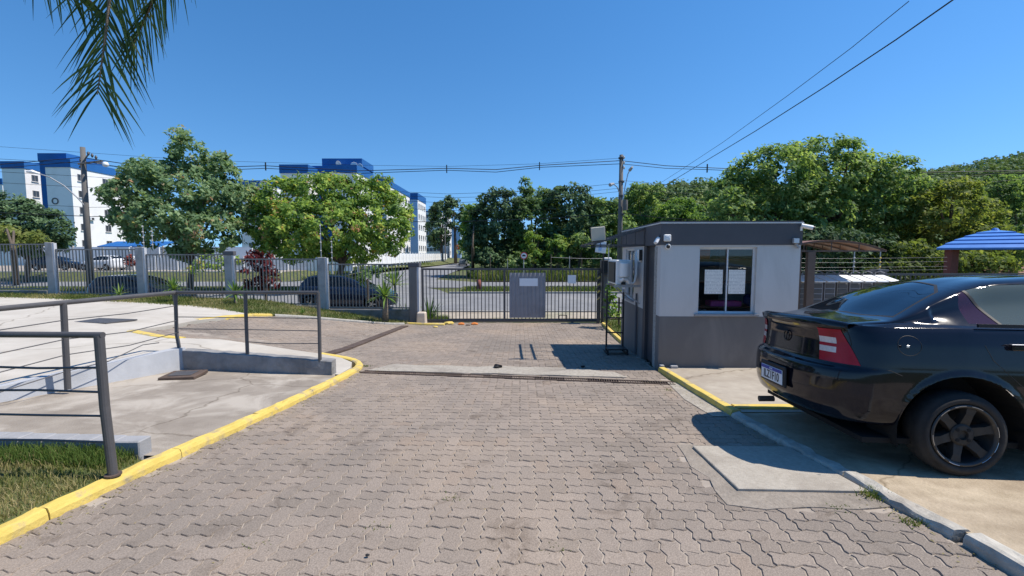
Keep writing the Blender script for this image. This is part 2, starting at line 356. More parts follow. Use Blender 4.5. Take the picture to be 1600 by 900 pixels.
# paving stones: colour differs stone by stone
def paver_material():
    m, t, nd, lk, b = new_mat('grey brown paving stone')
    oi = nd.new('ShaderNodeObjectInfo'); a = nd.new('ShaderNodeAttribute'); a.attribute_name = 'tone'
    ad = nd.new('ShaderNodeMath'); ad.operation = 'ADD'; lk.new(oi.outputs['Random'], ad.inputs[0]); lk.new(a.outputs['Fac'], ad.inputs[1])
    frc = nd.new('ShaderNodeMath'); frc.operation = 'FRACT'; lk.new(ad.outputs[0], frc.inputs[0])
    r = ramp(nd, [(0, (0.245, 0.201, 0.163)), (0.35, (0.267, 0.22, 0.181)), (0.7, (0.279, 0.229, 0.187)), (0.93, (0.298, 0.244, 0.199)), (1, (0.267, 0.209, 0.163))]); lk.new(frc.outputs[0], r.inputs[0])
    ge = nd.new('ShaderNodeNewGeometry')
    n = nd.new('ShaderNodeTexNoise'); n.inputs['Scale'].default_value = 140; n.inputs['Detail'].default_value = 3; lk.new(ge.outputs['Position'], n.inputs['Vector'])
    n2 = nd.new('ShaderNodeTexNoise'); n2.inputs['Scale'].default_value = .55; n2.inputs['Detail'].default_value = 7; n2.inputs['Distortion'].default_value = .5; lk.new(ge.outputs['Position'], n2.inputs['Vector'])
    rg = ramp(nd, [(.3, (.72, .72, .72)), (.7, (1.2, 1.2, 1.2))]); lk.new(n.outputs[0], rg.inputs[0])
    rl = ramp(nd, [(.32, (.80, .82, .84)), (.5, (1, 1, 1)), (.68, (1.16, 1.12, 1.06))]); lk.new(n2.outputs[0], rl.inputs[0])
    m1 = nd.new('ShaderNodeMix'); m1.data_type = 'RGBA'; m1.blend_type = 'MULTIPLY'; m1.inputs[0].default_value = 1
    m2 = nd.new('ShaderNodeMix'); m2.data_type = 'RGBA'; m2.blend_type = 'MULTIPLY'; m2.inputs[0].default_value = 1
    lk.new(r.outputs[0], m1.inputs[6]); lk.new(rg.outputs[0], m1.inputs[7]); lk.new(m1.outputs[2], m2.inputs[6]); lk.new(rl.outputs[0], m2.inputs[7])
    n5 = nd.new('ShaderNodeTexNoise'); n5.inputs['Scale'].default_value = 2.3; n5.inputs['Detail'].default_value = 9; n5.inputs['Roughness'].default_value = .7; n5.inputs['Distortion'].default_value = 1.2; lk.new(ge.outputs['Position'], n5.inputs['Vector'])
    r5 = ramp(nd, [(.34, (.70, .68, .66)), (.44, (1, 1, 1)), (.62, (1, 1, 1)), (.74, (1.14, 1.12, 1.08))]); lk.new(n5.outputs[0], r5.inputs[0])
    vo = nd.new('ShaderNodeTexVoronoi'); vo.inputs['Scale'].default_value = 1.5; vo.inputs['Randomness'].default_value = 1; lk.new(ge.outputs['Position'], vo.inputs['Vector'])
    r6 = ramp(nd, [(.0, (.62, .60, .58)), (.055, (.80, .79, .78)), (.075, (1, 1, 1))]); lk.new(vo.outputs[0], r6.inputs[0])
    m3 = nd.new('ShaderNodeMix'); m3.data_type = 'RGBA'; m3.blend_type = 'MULTIPLY'; m3.inputs[0].default_value = 1
    m4 = nd.new('ShaderNodeMix'); m4.data_type = 'RGBA'; m4.blend_type = 'MULTIPLY'; m4.inputs[0].default_value = .55
    lk.new(m2.outputs[2], m3.inputs[6]); lk.new(r5.outputs[0], m3.inputs[7]); lk.new(m3.outputs[2], m4.inputs[6]); lk.new(r6.outputs[0], m4.inputs[7])
    lk.new(m4.outputs[2], b.inputs['Base Color']); b.inputs['Roughness'].default_value = .9; b.inputs['Specular IOR Level'].default_value = .3
    n3 = nd.new('ShaderNodeTexNoise'); n3.inputs['Scale'].default_value = 90; n3.inputs['Detail'].default_value = 4; lk.new(ge.outputs['Position'], n3.inputs['Vector'])
    bp = nd.new('ShaderNodeBump'); bp.inputs['Distance'].default_value = .004; lk.new(n3.outputs[0], bp.inputs['Height']); lk.new(bp.outputs[0], b.inputs['Normal'])
    return m
M['paver'] = paver_material()
def print_mat(name, paper, ink, rows):
    """paper with lines of small print: flat print on paper"""
    m, t, nd, lk, b = new_mat(name)
    tc = nd.new('ShaderNodeTexCoord'); sp = nd.new('ShaderNodeSeparateXYZ'); lk.new(tc.outputs['Generated'], sp.inputs[0])
    mu = nd.new('ShaderNodeMath'); mu.operation = 'MULTIPLY'; mu.inputs[1].default_value = rows; lk.new(sp.outputs['Z'], mu.inputs[0])
    fr = nd.new('ShaderNodeMath'); fr.operation = 'FRACT'; lk.new(mu.outputs[0], fr.inputs[0])
    gt = nd.new('ShaderNodeMath'); gt.operation = 'GREATER_THAN'; gt.inputs[1].default_value = .55; lk.new(fr.outputs[0], gt.inputs[0])
    n = nd.new('ShaderNodeTexNoise'); n.inputs['Scale'].default_value = 30; mp = nd.new('ShaderNodeMapping'); mp.inputs['Scale'].default_value = (1, 1, .25)
    lk.new(tc.outputs['Generated'], mp.inputs[0]); lk.new(mp.outputs[0], n.inputs['Vector'])
    g2 = nd.new('ShaderNodeMath'); g2.operation = 'GREATER_THAN'; g2.inputs[1].default_value = .44; lk.new(n.outputs[0], g2.inputs[0])
    an = nd.new('ShaderNodeMath'); an.operation = 'MULTIPLY'; lk.new(gt.outputs[0], an.inputs[0]); lk.new(g2.outputs[0], an.inputs[1])
    mx = nd.new('ShaderNodeMix'); mx.data_type = 'RGBA'; lk.new(an.outputs[0], mx.inputs[0]); mx.inputs[6].default_value = (*paper, 1); mx.inputs[7].default_value = (*ink, 1)
    lk.new(mx.outputs[2], b.inputs['Base Color']); b.inputs['Roughness'].default_value = .8
    return m
M['print'] = print_mat('printed notice', (.86, .83, .76), (.52, .50, .47), 17)
M['paper'] = pbr('white paper', (.78, .78, .80), (.82, .82, .83), 4, .8)
def car_paint(name, c, c2, dust):
    m, t, nd, lk, b = new_mat(name)
    tc = nd.new('ShaderNodeTexCoord'); n = nd.new('ShaderNodeTexNoise'); n.inputs['Scale'].default_value = 3; n.inputs['Detail'].default_value = 9; n.inputs['Roughness'].default_value = .7
    lk.new(tc.outputs['Object'], n.inputs['Vector'])
    r = ramp(nd, [(.35, c), (.75, c2)]); lk.new(n.outputs[0], r.inputs[0]); lk.new(r.outputs[0], b.inputs['Base Color'])
    rr = ramp(nd, [(.3, (.06,) * 3), (.8, (.06 + dust * .7,) * 3)]); lk.new(n.outputs[0], rr.inputs[0]); lk.new(rr.outputs[0], b.inputs['Roughness'])
    b.inputs['Metallic'].default_value = 0; b.inputs['Coat Weight'].default_value = .22; b.inputs['Coat Roughness'].default_value = .025; b.inputs['Specular IOR Level'].default_value = .3
    return m
M['paint_black'] = car_paint('dusty black car paint', (.004, .0045, .008), (.009, .010, .017), .10)
M['paint_blue'] = car_paint('dark blue car paint', (.006, .011, .028), (.010, .018, .038), .1)
M['paint_navy'] = car_paint('navy car paint', (.006, .009, .017), (.009, .013, .022), .1)
M['paint_white'] = car_paint('white car paint', (.62, .63, .64), (.68, .69, .7), .1)
M['paint_grey'] = car_paint('grey car paint', (.15, .17, .19), (.2, .22, .24), .1)
M['tyre'] = pbr('tyre rubber', (.018, .017, .017), (.032, .030, .028), 9, .85, .001, 60, stain=(.075, .065, .052), stain_scale=3, stain_lo=.5, stain_hi=.85)
M['rim'] = pbr('black wheel rim', (.012, .012, .012), (.025, .024, .024), 8, .45, spec=.5, stain=(.10, .085, .07), stain_scale=9, stain_lo=.55, stain_hi=.8)
M['rim_worn'] = pbr('dusty worn rim face', (.012, .011, .010), (.032, .029, .026), 12, .6, spec=.35)
M['chrome'] = pbr('scuffed metal', (.45, .45, .46), (.55, .55, .56), 9, .3, metallic=.9)
M['trim'] = pbr('black rubber trim', (.012, .012, .013), (.02, .02, .02), 9, .6)
M['well'] = pbr('dark wheel well', (.008, .008, .008), (.012, .012, .012), 5, .9)
M['red_lens'] = pbr('red lamp lens', (.26, .004, .016), (.36, .008, .03), 6, .25, spec=.25)
M['white_lens'] = pbr('clear lamp lens', (.46, .42, .42), (.62, .57, .57), 50, .2, spec=.6, coat=.5)
M['car_glass'] = glass_mat('car rear glass', (.02, .025, .03), (.10, .12, .13), .02)
M['car_glass_side'] = glass_mat('green tinted side glass', (.16, .20, .18), (.30, .36, .33), .03, .45)
M['car_glass_purple'] = glass_mat('purple tinted glass', (.085, .035, .07), (.2, .1, .18), .03, .4)
M['plate_white'] = pbr('plate white', (.72, .73, .74), (.76, .77, .78), 6, .4)
M['plate_blue'] = pbr('plate blue', (.02, .05, .30), (.03, .06, .34), 6, .4)
M['seat_cloth'] = pbr('grey seat cloth', (.06, .06, .065), (.09, .09, .095), 9, .9)

# ================================================================== GROUND
def flat(z): return lambda x, y: z
def grid_sheet(name, x0, x1, y0, y1, zf, mat, nx, ny):
    xs = np.linspace(x0, x1, nx); ys = np.linspace(y0, y1, ny)
    V = [(x, y, zf(x, y)) for y in ys for x in xs]
    Fq = [(j * nx + i, j * nx + i + 1, (j + 1) * nx + i + 1, (j + 1) * nx + i) for j in range(ny - 1) for i in range(nx - 1)]
    o = raw_mesh(name, V, Fq, mat); o['kind'] = 'structure'; return o
grid_sheet('ground', -1500, 1500, -600, 2200, flat(-1.0), M['field'], 8, 8)
# the compound's own ground (under paving, pads and lawns)
def zbase(x, y):
    if x < -2.4: return min(zl(x, y), g(y) + .5) - (.30 if y < 8.5 else .07)
    return g(y) - .07
grid_sheet('soil', -40, 40, -12, 15.1, zbase, M['grass_soil'], 81, 56)
# outside: verge, footway, road, median, second carriageway
OUT = -.66
def ground_out(x, y):
    return OUT + (.9 * sstep(-9, -26, x) if y > 38 else 0)
sheet('verge', [(-60, 14.95), (60, 14.95), (60, 60), (-60, 60)], flat(-.70), M['grass_soil'], 6)
sheet('footway', [(-60, 15.6), (60, 15.6), (60, 17.4), (-60, 17.4)], flat(-.655), M['dirt'], 4)
sheet('road', [(-90, 17.4), (90, 17.4), (90, 25.6), (-90, 25.6)], flat(-.665), M['asphalt'], 6)
sheet('road', [(-9.6, 25.6), (-3.6, 25.6), (-4.6, 28.2), (-5.8, 30.2), (60, 30.2), (60, 36.2), (-3, 36.2), (-6.8, 40), (-8.6, 90), (-8.6, 170), (-12.6, 170), (-14, 90), (-16, 44), (-18, 36.8), (-90, 36.8), (-90, 30.2), (-14, 30.2)], flat(-.660), M['asphalt'], 6)
# kerb strips of the road
kb = MB(); kb.box(-3.6, 40, 25.6, 25.78, -.72, -.56); kb.box(-60, -9.8, 25.6, 25.78, -.72, -.56); kb.box(-60, 60, 17.3, 17.4, -.7, -.6)
o = kb.build('road_kerb', M['kerb_grey']); o['kind'] = 'structure'
grid_sheet('median', -3.3, 40, 25.78, 30.0, lambda x, y: -.60 + .05 * math.sin(y * 1.3), M['grass_soil'], 40, 6)
grid_sheet('median', -60, -10.2, 25.78, 30.0, lambda x, y: -.60 + .05 * math.sin(y * 1.3), M['grass_soil'], 40, 6)
grid_sheet('verge', -2.4, 60, 36.4, 60, lambda x, y: -.60 + .15 * sstep(38, 46, y), M['grass_soil'], 40, 12)
# raised car park on the far left, behind the road
sheet('car_park', [(-70, 39.5), (-20.5, 39.5), (-20.5, 62), (-70, 62)], flat(.02), M['concrete_old'], 5, skirt=.8)
sheet('verge', [(-70, 36.7), (-18.6, 36.7), (-18.6, 62), (-20.6, 62), (-20.6, 39.2), (-70, 39.2)], lambda x, y: -.66 + .68 * max(sstep(36.8, 39.1, y) * sstep(-18.7, -20.6, x), 0), M['grass_soil'], .8)
kb = MB(); kb.box(-70, -20.3, 39.15, 39.5, -.8, .10); o = kb.build('kerb', M['cream']); o['kind'] = 'structure'
sheet('verge', [(-20.3, 40), (-18.5, 40), (-16.5, 45), (-14.6, 90), (-14.6, 170), (-60, 170), (-60, 62.2), (-20.3, 62.2)], lambda x, y: -.60 + .9 * sstep(-14.5, -17.5, x) * sstep(40, 62, y), M['grass_soil'], 2.0)
# hills behind
def hill_z(x, y):
    h = 13 * sstep(-8, 48, x) * sstep(78, 135, y) + 20 * math.exp(-(((x - 190) / 75) ** 2 + ((y - 165) / 60) ** 2)) * sstep(80, 140, y)
    h += 5.5 * math.exp(-(((x - 55) / 45) ** 2)) * sstep(75, 130, y)
    return -1.05 + h + .9 * math.sin(x * .11) * math.sin(y * .09) * sstep(80, 120, y) * sstep(0, 30, x)
grid_sheet('hills', -12, 420, 70, 330, hill_z, M['leaf_far'] if False else M['field'], 90, 60)

# ================================================================== DRIVEWAY: paving stones
GRATE = [(-2.38, 7.02), (2.3, 6.22)]          # the drain across the drive
def grate_y(x): return GRATE[0][1] + (GRATE[1][1] - GRATE[0][1]) * (x - GRATE[0][0]) / (GRATE[1][0] - GRATE[0][0])
def kerb_left(y): return -2.86 + .40 * sstep(1.5, 7.2, y) if y < 7.2 else -2.46
def kerb_right(y): return 2.50 - .16 * sstep(1.5, 5.5, y)
LEFT_EDGE = [(-2.48, 7.15), (-2.62, 7.65), (-2.98, 8.02), (-3.5, 8.22), (-4.6, 8.22), (-6.0, 8.05), (-7.4, 8.7), (-7.3, 10.4), (-6.95, 11.9), (-6.3, 12.55), (-5.0, 13.05), (-3.5, 13.55)]
def zdrive(x, y):
    return zl(x, y) + .0 if x < -2.4 and y > 7 else g(y)
near_poly = [(-2.75, -1.0)] + [(kerb_left(y) + .0, y) for y in (0, 1, 2, 3, 4, 5, 6, 7.0)] + [(2.3, 6.2)] + [(kerb_right(y), y) for y in (5, 4, 3, 2, 1, 0, -1.0)]
far_poly = [(-2.42, 7.08), ] + LEFT_EDGE + [(-3.1, 14.45), (2.95, 14.45), (2.72, 13.0), (2.5, 10.2), (2.36, 7.3), (2.3, 6.3)]
sandk = .0065
drive = sheet('driveway', near_poly, lambda x, y: zdrive(x, y) - sandk, M['sand'], .4)
drive2 = sheet('driveway', far_poly, lambda x, y: zdrive(x, y) - sandk, M['sand'], .5)

w = .110; A = .0105
def paver_outline(horizontal):
    P = [(0, 0), (.25, A), (.75, -A), (1.25, A), (1.75, -A), (2, 0), ('x', 2, .25, -1), ('x', 2, .75, 1), (2, 1), (1.75, 'a', -1), (1.25, 'a', 1), (.75, 'a', -1), (.25, 'a', 1), (0, 1), ('x', 0, .75, 1), ('x', 0, .25, -1)]
    out = []
    for p in P:
        if p[0] == 'x': out.append((p[1] * w + p[3] * A, p[2] * w))
        elif len(p) == 3: out.append((p[0] * w, w + p[2] * A))
        elif abs(p[1]) < .05 and p[1] != 0: out.append((p[0] * w, p[1]))
        else: out.append((p[0] * w, p[1] * w))
    if horizontal: return out
    # vertical stone: w wide, 2w long
    V = [(0, 0), (.25 * w, A), (.75 * w, -A), (w, 0)]
    for k in (0, 1): V += [(w - A, (k + .25) * w), (w + A, (k + .75) * w)]
    V += [(w, 2 * w), (.75 * w, 2 * w - A), (.25 * w, 2 * w + A), (0, 2 * w)]
    for k in (1, 0): V += [(A, (k + .75) * w), (-A, (k + .25) * w)]
    return V
def inset(poly, d):
    n = len(poly); out = []
    for i in range(n):
        a = Vector(poly[i - 1]); b = Vector(poly[i]); c = Vector(poly[(i + 1) % n])
        n1 = Vector((-(b - a).y, (b - a).x)).normalized(); n2 = Vector((-(c - b).y, (c - b).x)).normalized()
        m = (n1 + n2).normalized(); out.append(tuple(b + m * d / max(.5, m.dot(n1))))
    return out
def paver_template(hor):
    o = paver_outline(hor); n = len(o)
    cx, cy = (w, w / 2) if hor else (w / 2, w)
    o = [(x - cx, y - cy) for x, y in o]
    r0 = inset(o, .0022); r1 = inset(o, .0040); r2 = inset(o, .0068)
    vs = [(x, y, -.022) for x, y in r0] + [(x, y, -.005) for x, y in r1] + [(x, y, 0) for x, y in r2]
    fs = [(i, (i + 1) % n, n + (i + 1) % n, n + i) for i in range(n)] + [(n + i, n + (i + 1) % n, 2 * n + (i + 1) % n, 2 * n + i) for i in range(n)]
    return vs, fs, tuple(range(2 * n, 3 * n))
TPL = {h: paver_template(h) for h in (True, False)}
def in_poly(x, y, poly):
    c = False; j = len(poly) - 1
    for i in range(len(poly)):
        xi, yi = poly[i]; xj, yj = poly[j]
        if (yi > y) != (yj > y) and x < (xj - xi) * (y - yi) / (yj - yi) + xi: c = not c
        j = i
    return c
SLAB_OUT = [(1.42, 2.78), (2.6, 2.78), (2.6, 3.86), (1.44, 3.86)]
PATCH = [(-2.33, 7.1), (-2.05, 7.62), (-.55, 7.42), (-.22, 7.46), (.85, 7.32), (1.6, 6.98), (1.72, 6.60), (.0, 6.82), (-1.5, 7.0)]
ROT = R(-1.0)
def pavers(poly, skip):
    cr, sr = math.cos(ROT), math.sin(ROT); out = []
    xs = [p[0] for p in poly]; ys = [p[1] for p in poly]
    for i in range(int(min(xs) / w) - 6, int(max(xs) / w) + 7):
        for j in range(int(min(ys) / w) - 6, int(max(ys) / w) + 7):
            k = (i - j) % 4
            if k == 0: c = ((i + 1) * w, (j + .5) * w); h = True
            elif k == 3: c = ((i + .5) * w, (j + 1) * w); h = False
            else: continue
            x = c[0] * cr - c[1] * sr; y = c[0] * sr + c[1] * cr
            if not in_poly(x, y, poly): continue
            if any(in_poly(x, y, s) for s in skip): continue
            out.append((x, y, h))
    return out
near = pavers(near_poly, [inset(SLAB_OUT, .03)])
far = pavers(far_poly, [inset(PATCH, -.06) if False else PATCH])
def visible(x, y):
    if y < 2.25: return False
    return abs(x / y) < 1.1
cand = sorted([p for p in near if visible(p[0], p[1])], key=lambda p: p[0] ** 2 + p[1] ** 2)[:300]
single = set(cand)
pm = {}
for h in (True, False):
    vs, fs, top = TPL[h]; me = bpy.data.meshes.new('paver'); me.from_pydata(vs, [], fs + [top]); me.materials.append(M['paver']); pm[h] = me
def jitter(): return random.gauss(0, .0012), random.gauss(0, .007), random.gauss(0, .007), random.gauss(0, .006)
for (x, y, h) in cand:
    o = bpy.data.objects.new('paver', pm[h]); link(o, drive); dz, rx, ry, rz = jitter()
    sl = math.atan((g(y + .1) - g(y - .1)) / .2)
    o.location = (x, y, g(y) + dz); o.rotation_euler = (sl + rx, ry, ROT + rz)
def paver_mass(lst, parent):
    mb_v = []; mb_f = []; tone = []
    for (x, y, h) in lst:
        vs, fs, top = TPL[h]; n0 = len(mb_v); dz, rx, ry, rz = jitter(); a = ROT + rz; ca, sa = math.cos(a), math.sin(a); t = random.random()
        z0 = zdrive(x, y); sx = (zdrive(x + .05, y) - zdrive(x - .05, y)) / .1; sy = (zdrive(x, y + .05) - zdrive(x, y - .05)) / .1
        for vx, vy, vz in vs:
            X = vx * ca - vy * sa; Y = vx * sa + vy * ca
            mb_v.append((x + X, y + Y, z0 + dz + X * (sx + ry) + Y * (sy + rx) + vz))
        for f in fs: mb_f.append(tuple(i + n0 for i in f)); tone.append(t)
        mb_f.append(tuple(i + n0 for i in top)); tone.append(t)
    me = bpy.data.meshes.new('paver'); me.from_pydata(mb_v, [], mb_f); me.materials.append(M['paver'])
    at_ = me.attributes.new('tone', 'FLOAT', 'FACE'); at_.data.foreach_set('value', tone)
    o = bpy.data.objects.new('paver', me); link(o, parent); o['kind'] = 'stuff'; return o
paver_mass([p for p in near if p not in single], drive)
paver_mass(far, drive2)

# rough concrete patch above the drain
o = sheet('concrete_patch', PATCH, lambda x, y: g(y) + .012 + .006 * math.sin(x * 7) * math.sin(y * 9), M['concrete_rough'], .09, skirt=.03)
# concrete cover slab set into the paving, with its mortar border
SL = [(1.565, 2.985), (2.44, 2.95), (2.40, 3.78), (1.575, 3.79)]
rng = random.Random(3)
bord = [(1.40, 2.80), (1.62, 2.74), (1.9, 2.77), (2.2, 2.74), (2.47, 2.78), (2.43, 3.84), (1.9, 3.86), (1.47, 3.87), (1.44, 3.6), (1.40, 3.4), (1.46, 3.2), (1.41, 3.0)]
sheet('mortar_border', bord, lambda x, y: g(y) + .004 + .002 * math.sin(x * 23) * math.sin(y * 19), M['mortar'], .08, skirt=.03)
mb = MB(); n = len(SL)
mb.add([(x, y, g(y) - .03) for x, y in SL] + [(x, y, g(y) + .020) for x, y in SL] + [(x, y, g(y) + .024) for x, y in inset(SL, .006)],
       [(8, 9, 10, 11)] + [(i, (i + 1) % 4, 4 + (i + 1) % 4, 4 + i) for i in range(4)] + [(4 + i, 4 + (i + 1) % 4, 8 + (i + 1) % 4, 8 + i) for i in range(4)])
o = mb.build('concrete_slab', M['slab'], loc=(2.0, 3.4, g(3.4))); props(o, 'square concrete inspection cover slab set in the paving beside the right kerb', 'cover slab')

# drain grate across the drive
gr = thing('drain_grate', 'long narrow rusty drain grate running across the brick paving', 'drain grate', (0, grate_y(0), g(6.6)))
d = (Vector((GRATE[1][0], GRATE[1][1], 0)) - Vector((GRATE[0][0], GRATE[0][1], 0))); L = d.length; d.normalize(); nrm = Vector((-d.y, d.x, 0))
def gpt(t, s, dz=0.0):
    p = Vector((GRATE[0][0], GRATE[0][1], 0)) + d * t + nrm * s; return (p.x, p.y - grate_y(0), g(p.y) + dz - g(6.6))
fr_ = MB()
for s in (-.075, .075):
    for k in range(8):
        fr_.bar(gpt(L * k / 8, s, .004), gpt(L * (k + 1) / 8, s, .004), .016, .02)
fr_.build('frame', M['rust'], gr)
ch = MB()
for k in range(8): ch.quad(gpt(L * k / 8, -.07, -.012), gpt(L * (k + 1) / 8, -.07, -.012), gpt(L * (k + 1) / 8, .07, -.012), gpt(L * k / 8, .07, -.012))
ch.build('channel', M['well'], gr)
bars = MB(); k = 0.0
while k < L:
    bars.bar(gpt(k, -.07, .002), gpt(k, .07, .002), .011, .012); k += .034
o = bars.build('grate_bar', M['rust'], gr); o['kind'] = 'stuff'

# rusty channel cover across the side entry
st = thing('drain_cover', 'straight dark steel drain cover crossing the side entry paving towards the gate post', 'drain cover', (-3.4, 10.5, zl(-3.4, 10.5)))
a = Vector((-3.50, 8.24)); b = Vector((-3.2, 13.3))
for k in range(5):
    p = a.lerp(b, k / 5 + .002); q = a.lerp(b, (k + 1) / 5 - .002)
    mb = MB(); mb.bar((p.x + 3.4, p.y - 10.5, zl(p.x, p.y) + .012 - st.location.z), (q.x + 3.4, q.y - 10.5, zl(q.x, q.y) + .012 - st.location.z), .20, .03)
    mb.build('cover_plate', M['rust'], st)

# ---------------------------------------------------------------- left: pads, path, ramp
def kerb_z(y): return g(y) + .070
path_edge = [(-5.12, 6.90), (-5.80, 5.02), (-6.6, 2.8), (-7.5, .4)]
pad_poly = [(-2.60, 6.62), (-2.62, 7.15), (-2.75, 7.58), (-3.05, 7.9), (-3.5, 8.1), (-4.6, 8.12), (-6.0, 7.95), (-7.5, 8.65), (-7.42, 10.4), (-7.05, 11.95),
            (-8.5, 12.4), (-11, 13.1), (-14.2, 13.7), (-22, 14.2), (-40, 14.4), (-40, .4)] + path_edge[::-1] + [(-5.12, 6.90)]
sheet('concrete_pavement', pad_poly[:-1], lambda x, y: zl(x, y) + .045, M['concrete_light'], .5, skirt=.25)
lower = [(-2.72, 6.75), (-5.1, 6.92), (-5.80, 5.02), (-6.5, 3.2), (-4.2, 3.56), (-2.95, 3.50)] + [(kerb_left(y) - .085, y) for y in (3.5, 4.2, 5, 5.8, 6.4)]
sheet('ramp_pavement', lower, lambda x, y: kerb_z(y) - .02 + .03 * max(0, -x - 2.8) * .4, M['concrete_old'], .3)
# retaining kerb of the raised path (pale sloping face)
def zlow(x, y): return kerb_z(y) - .02 + .03 * max(0, -x - 2.8) * .4
mb = MB()
pe = path_edge
for i in range(3):
    (x0, y0), (x1, y1) = pe[i], pe[i + 1]
    z0, z1 = zl(x0, y0) + .052, zl(x1, y1) + .052; b0, b1 = zlow(x0, y0) - .1, zlow(x1, y1) - .1
    if i == 0: z0 += .06
    mb.add([(x0 + .05, y0, b0), (x1 + .05, y1, b1), (x1 + .02, y1, z1), (x0 + .02, y0, z0), (x0 - .13, y0, z0), (x1 - .13, y1, z1), (x0 - .13, y0, b0), (x1 - .13, y1, b1)], [(0, 1, 2, 3), (3, 2, 5, 4), (4, 5, 7, 6)] + ([(0, 3, 4, 6)] if i == 0 else []))
o = mb.build('path_kerb', M['retain_light'], fix=True); o['kind'] = 'structure'
# dark wall block under the second railing
wl = MB(); N_ = 24
top0 = zl(-5.1, 6.9) + .05
rows = []
for i in range(N_ + 1):
    t = i / N_; x = -5.14 + t * 2.46; y = 6.93 - t * .30
    zt = top0 + .03 - t * .10 + rng.uniform(-.008, .008); zb = zlow(x, y) - .08; th = .17
    e = .012 * math.sin(i * 1.7)
    rows.append([(x, y - th / 2 + e, zb), (x, y - th / 2 + e * .5, (zt + zb) / 2 + .03), (x, y - th / 2 + .01 + e * .3, zt - .015), (x, y - th / 2 + .03, zt), (x, y + th / 2, zt), (x, y + th / 2, zb)])
vs = [p for r_ in rows for p in r_]; fs = [(i * 6 + k, (i + 1) * 6 + k, (i + 1) * 6 + k + 1, i * 6 + k + 1) for i in range(N_) for k in range(5)] + [tuple(range(6)), tuple(range(N_ * 6, N_ * 6 + 6))]
wl.add(vs, fs)
o = wl.build('retaining_wall', M['retain'], loc=(-3.9, 6.78, zlow(-3.9, 6.78))); props(o, 'low rough grey retaining wall carrying the far railing', 'wall')

# left yellow kerb: kerb stones end to end, then the curved nose
kerb = thing('kerb', None, None, (-2.6, 4, 0)); kerb['kind'] = 'structure'
def kerb_stone(pts, wd, parent, org, mat, zfun, rough=.004, inner=1):
    """pts: outer line in plan; wd: width towards the left of travel"""
    n = len(pts); vs = []; fs = []
    for i, p in enumerate(pts):
        a = Vector(pts[max(0, i - 1)]); b = Vector(pts[min(n - 1, i + 1)]); t = (b - a).normalized(); nn = Vector((-t.y, t.x)) * inner
        P = Vector(p); z = zfun(p[0], p[1]); j = rng.uniform(-rough, rough); k = rng.uniform(-rough, rough)
        for s, dz in ((-.006, -.14), (0 + k, -.03), (.012 + k, -.004 + j), (.03, 0.0 + j), (wd - .02, .002 + k), (wd, -.01), (wd + .004, -.14)):
            q = P + nn * s; vs.append((q.x - org[0], q.y - org[1], z + dz - org[2]))
    for i in range(n - 1):
        for k in range(6): fs.append((i * 7 + k, i * 7 + k + 1, (i + 1) * 7 + k + 1, (i + 1) * 7 + k))
    fs += [tuple(range(7)), tuple(range((n - 1) * 7, n * 7))]
    m = MB(); m.add(vs, fs); o = m.build('kerb_stone', mat, parent, smooth=False); return o
ys = [0.3, 1.3, 2.05, 2.62, 3.6, 4.6, 5.6, 6.6]
for a, b in zip(ys[:-1], ys[1:]):
    k = 8; off = rng.uniform(-.008, .008)
    line = [(kerb_left(a + (b - a - .004) * i / k) + off, a + (b - a - .004) * i / k) for i in range(k + 1)]
    kerb_stone(line, .108, kerb, kerb.location, M['yellow'], lambda x, y: g(y) + .068, .008)
nose = [(kerb_left(6.604), 6.604), (kerb_left(7.0), 7.0), (-2.47, 7.22), (-2.52, 7.45), (-2.62, 7.66), (-2.78, 7.86), (-2.98, 8.0), (-3.22, 8.12), (-3.5, 8.18)]
kerb_stone(nose[:5], .108, kerb, kerb.location, M['yellow'], lambda x, y: zl(x, y) + .062, .006)
kerb_stone([nose[4], nose[5], nose[6], nose[7], nose[8]], .12, kerb, kerb.location, M['yellow'], lambda x, y: zl(x, y) + .065, .004)
kerb_stone([(-5.9, 8.02), (-6.5, 8.2), (-7.3, 8.62)], .16, kerb, kerb.location, M['yellow'], lambda x, y: zl(x, y) + .06, .003)
kerb_stone([(-7.42, 10.55), (-7.2, 11.3), (-6.95, 11.95), (-6.6, 12.25)], .35, kerb, kerb.location, M['yellow'], lambda x, y: zl(x, y) + .06, .003)
# pale kerb along the grass strip under the fence
kerb_stone([(-6.55, 12.3), (-5.9, 12.72), (-5.0, 13.05), (-4.2, 13.3)], .10, kerb, kerb.location, M['kerb_grey'], lambda x, y: zl(x, y) + .06, .006)
kerb_stone([(-4.19, 13.3), (-3.6, 13.5), (-3.3, 13.65)], .10, kerb, kerb.location, M['kerb_grey'], lambda x, y: zl(x, y) + .05, .006)
kerb_stone([(-3.3, 13.85), (-2.7, 13.72), (-2.1, 13.66)], .14, kerb, kerb.location, M['yellow'], lambda x, y: g(y) + .05, .01)

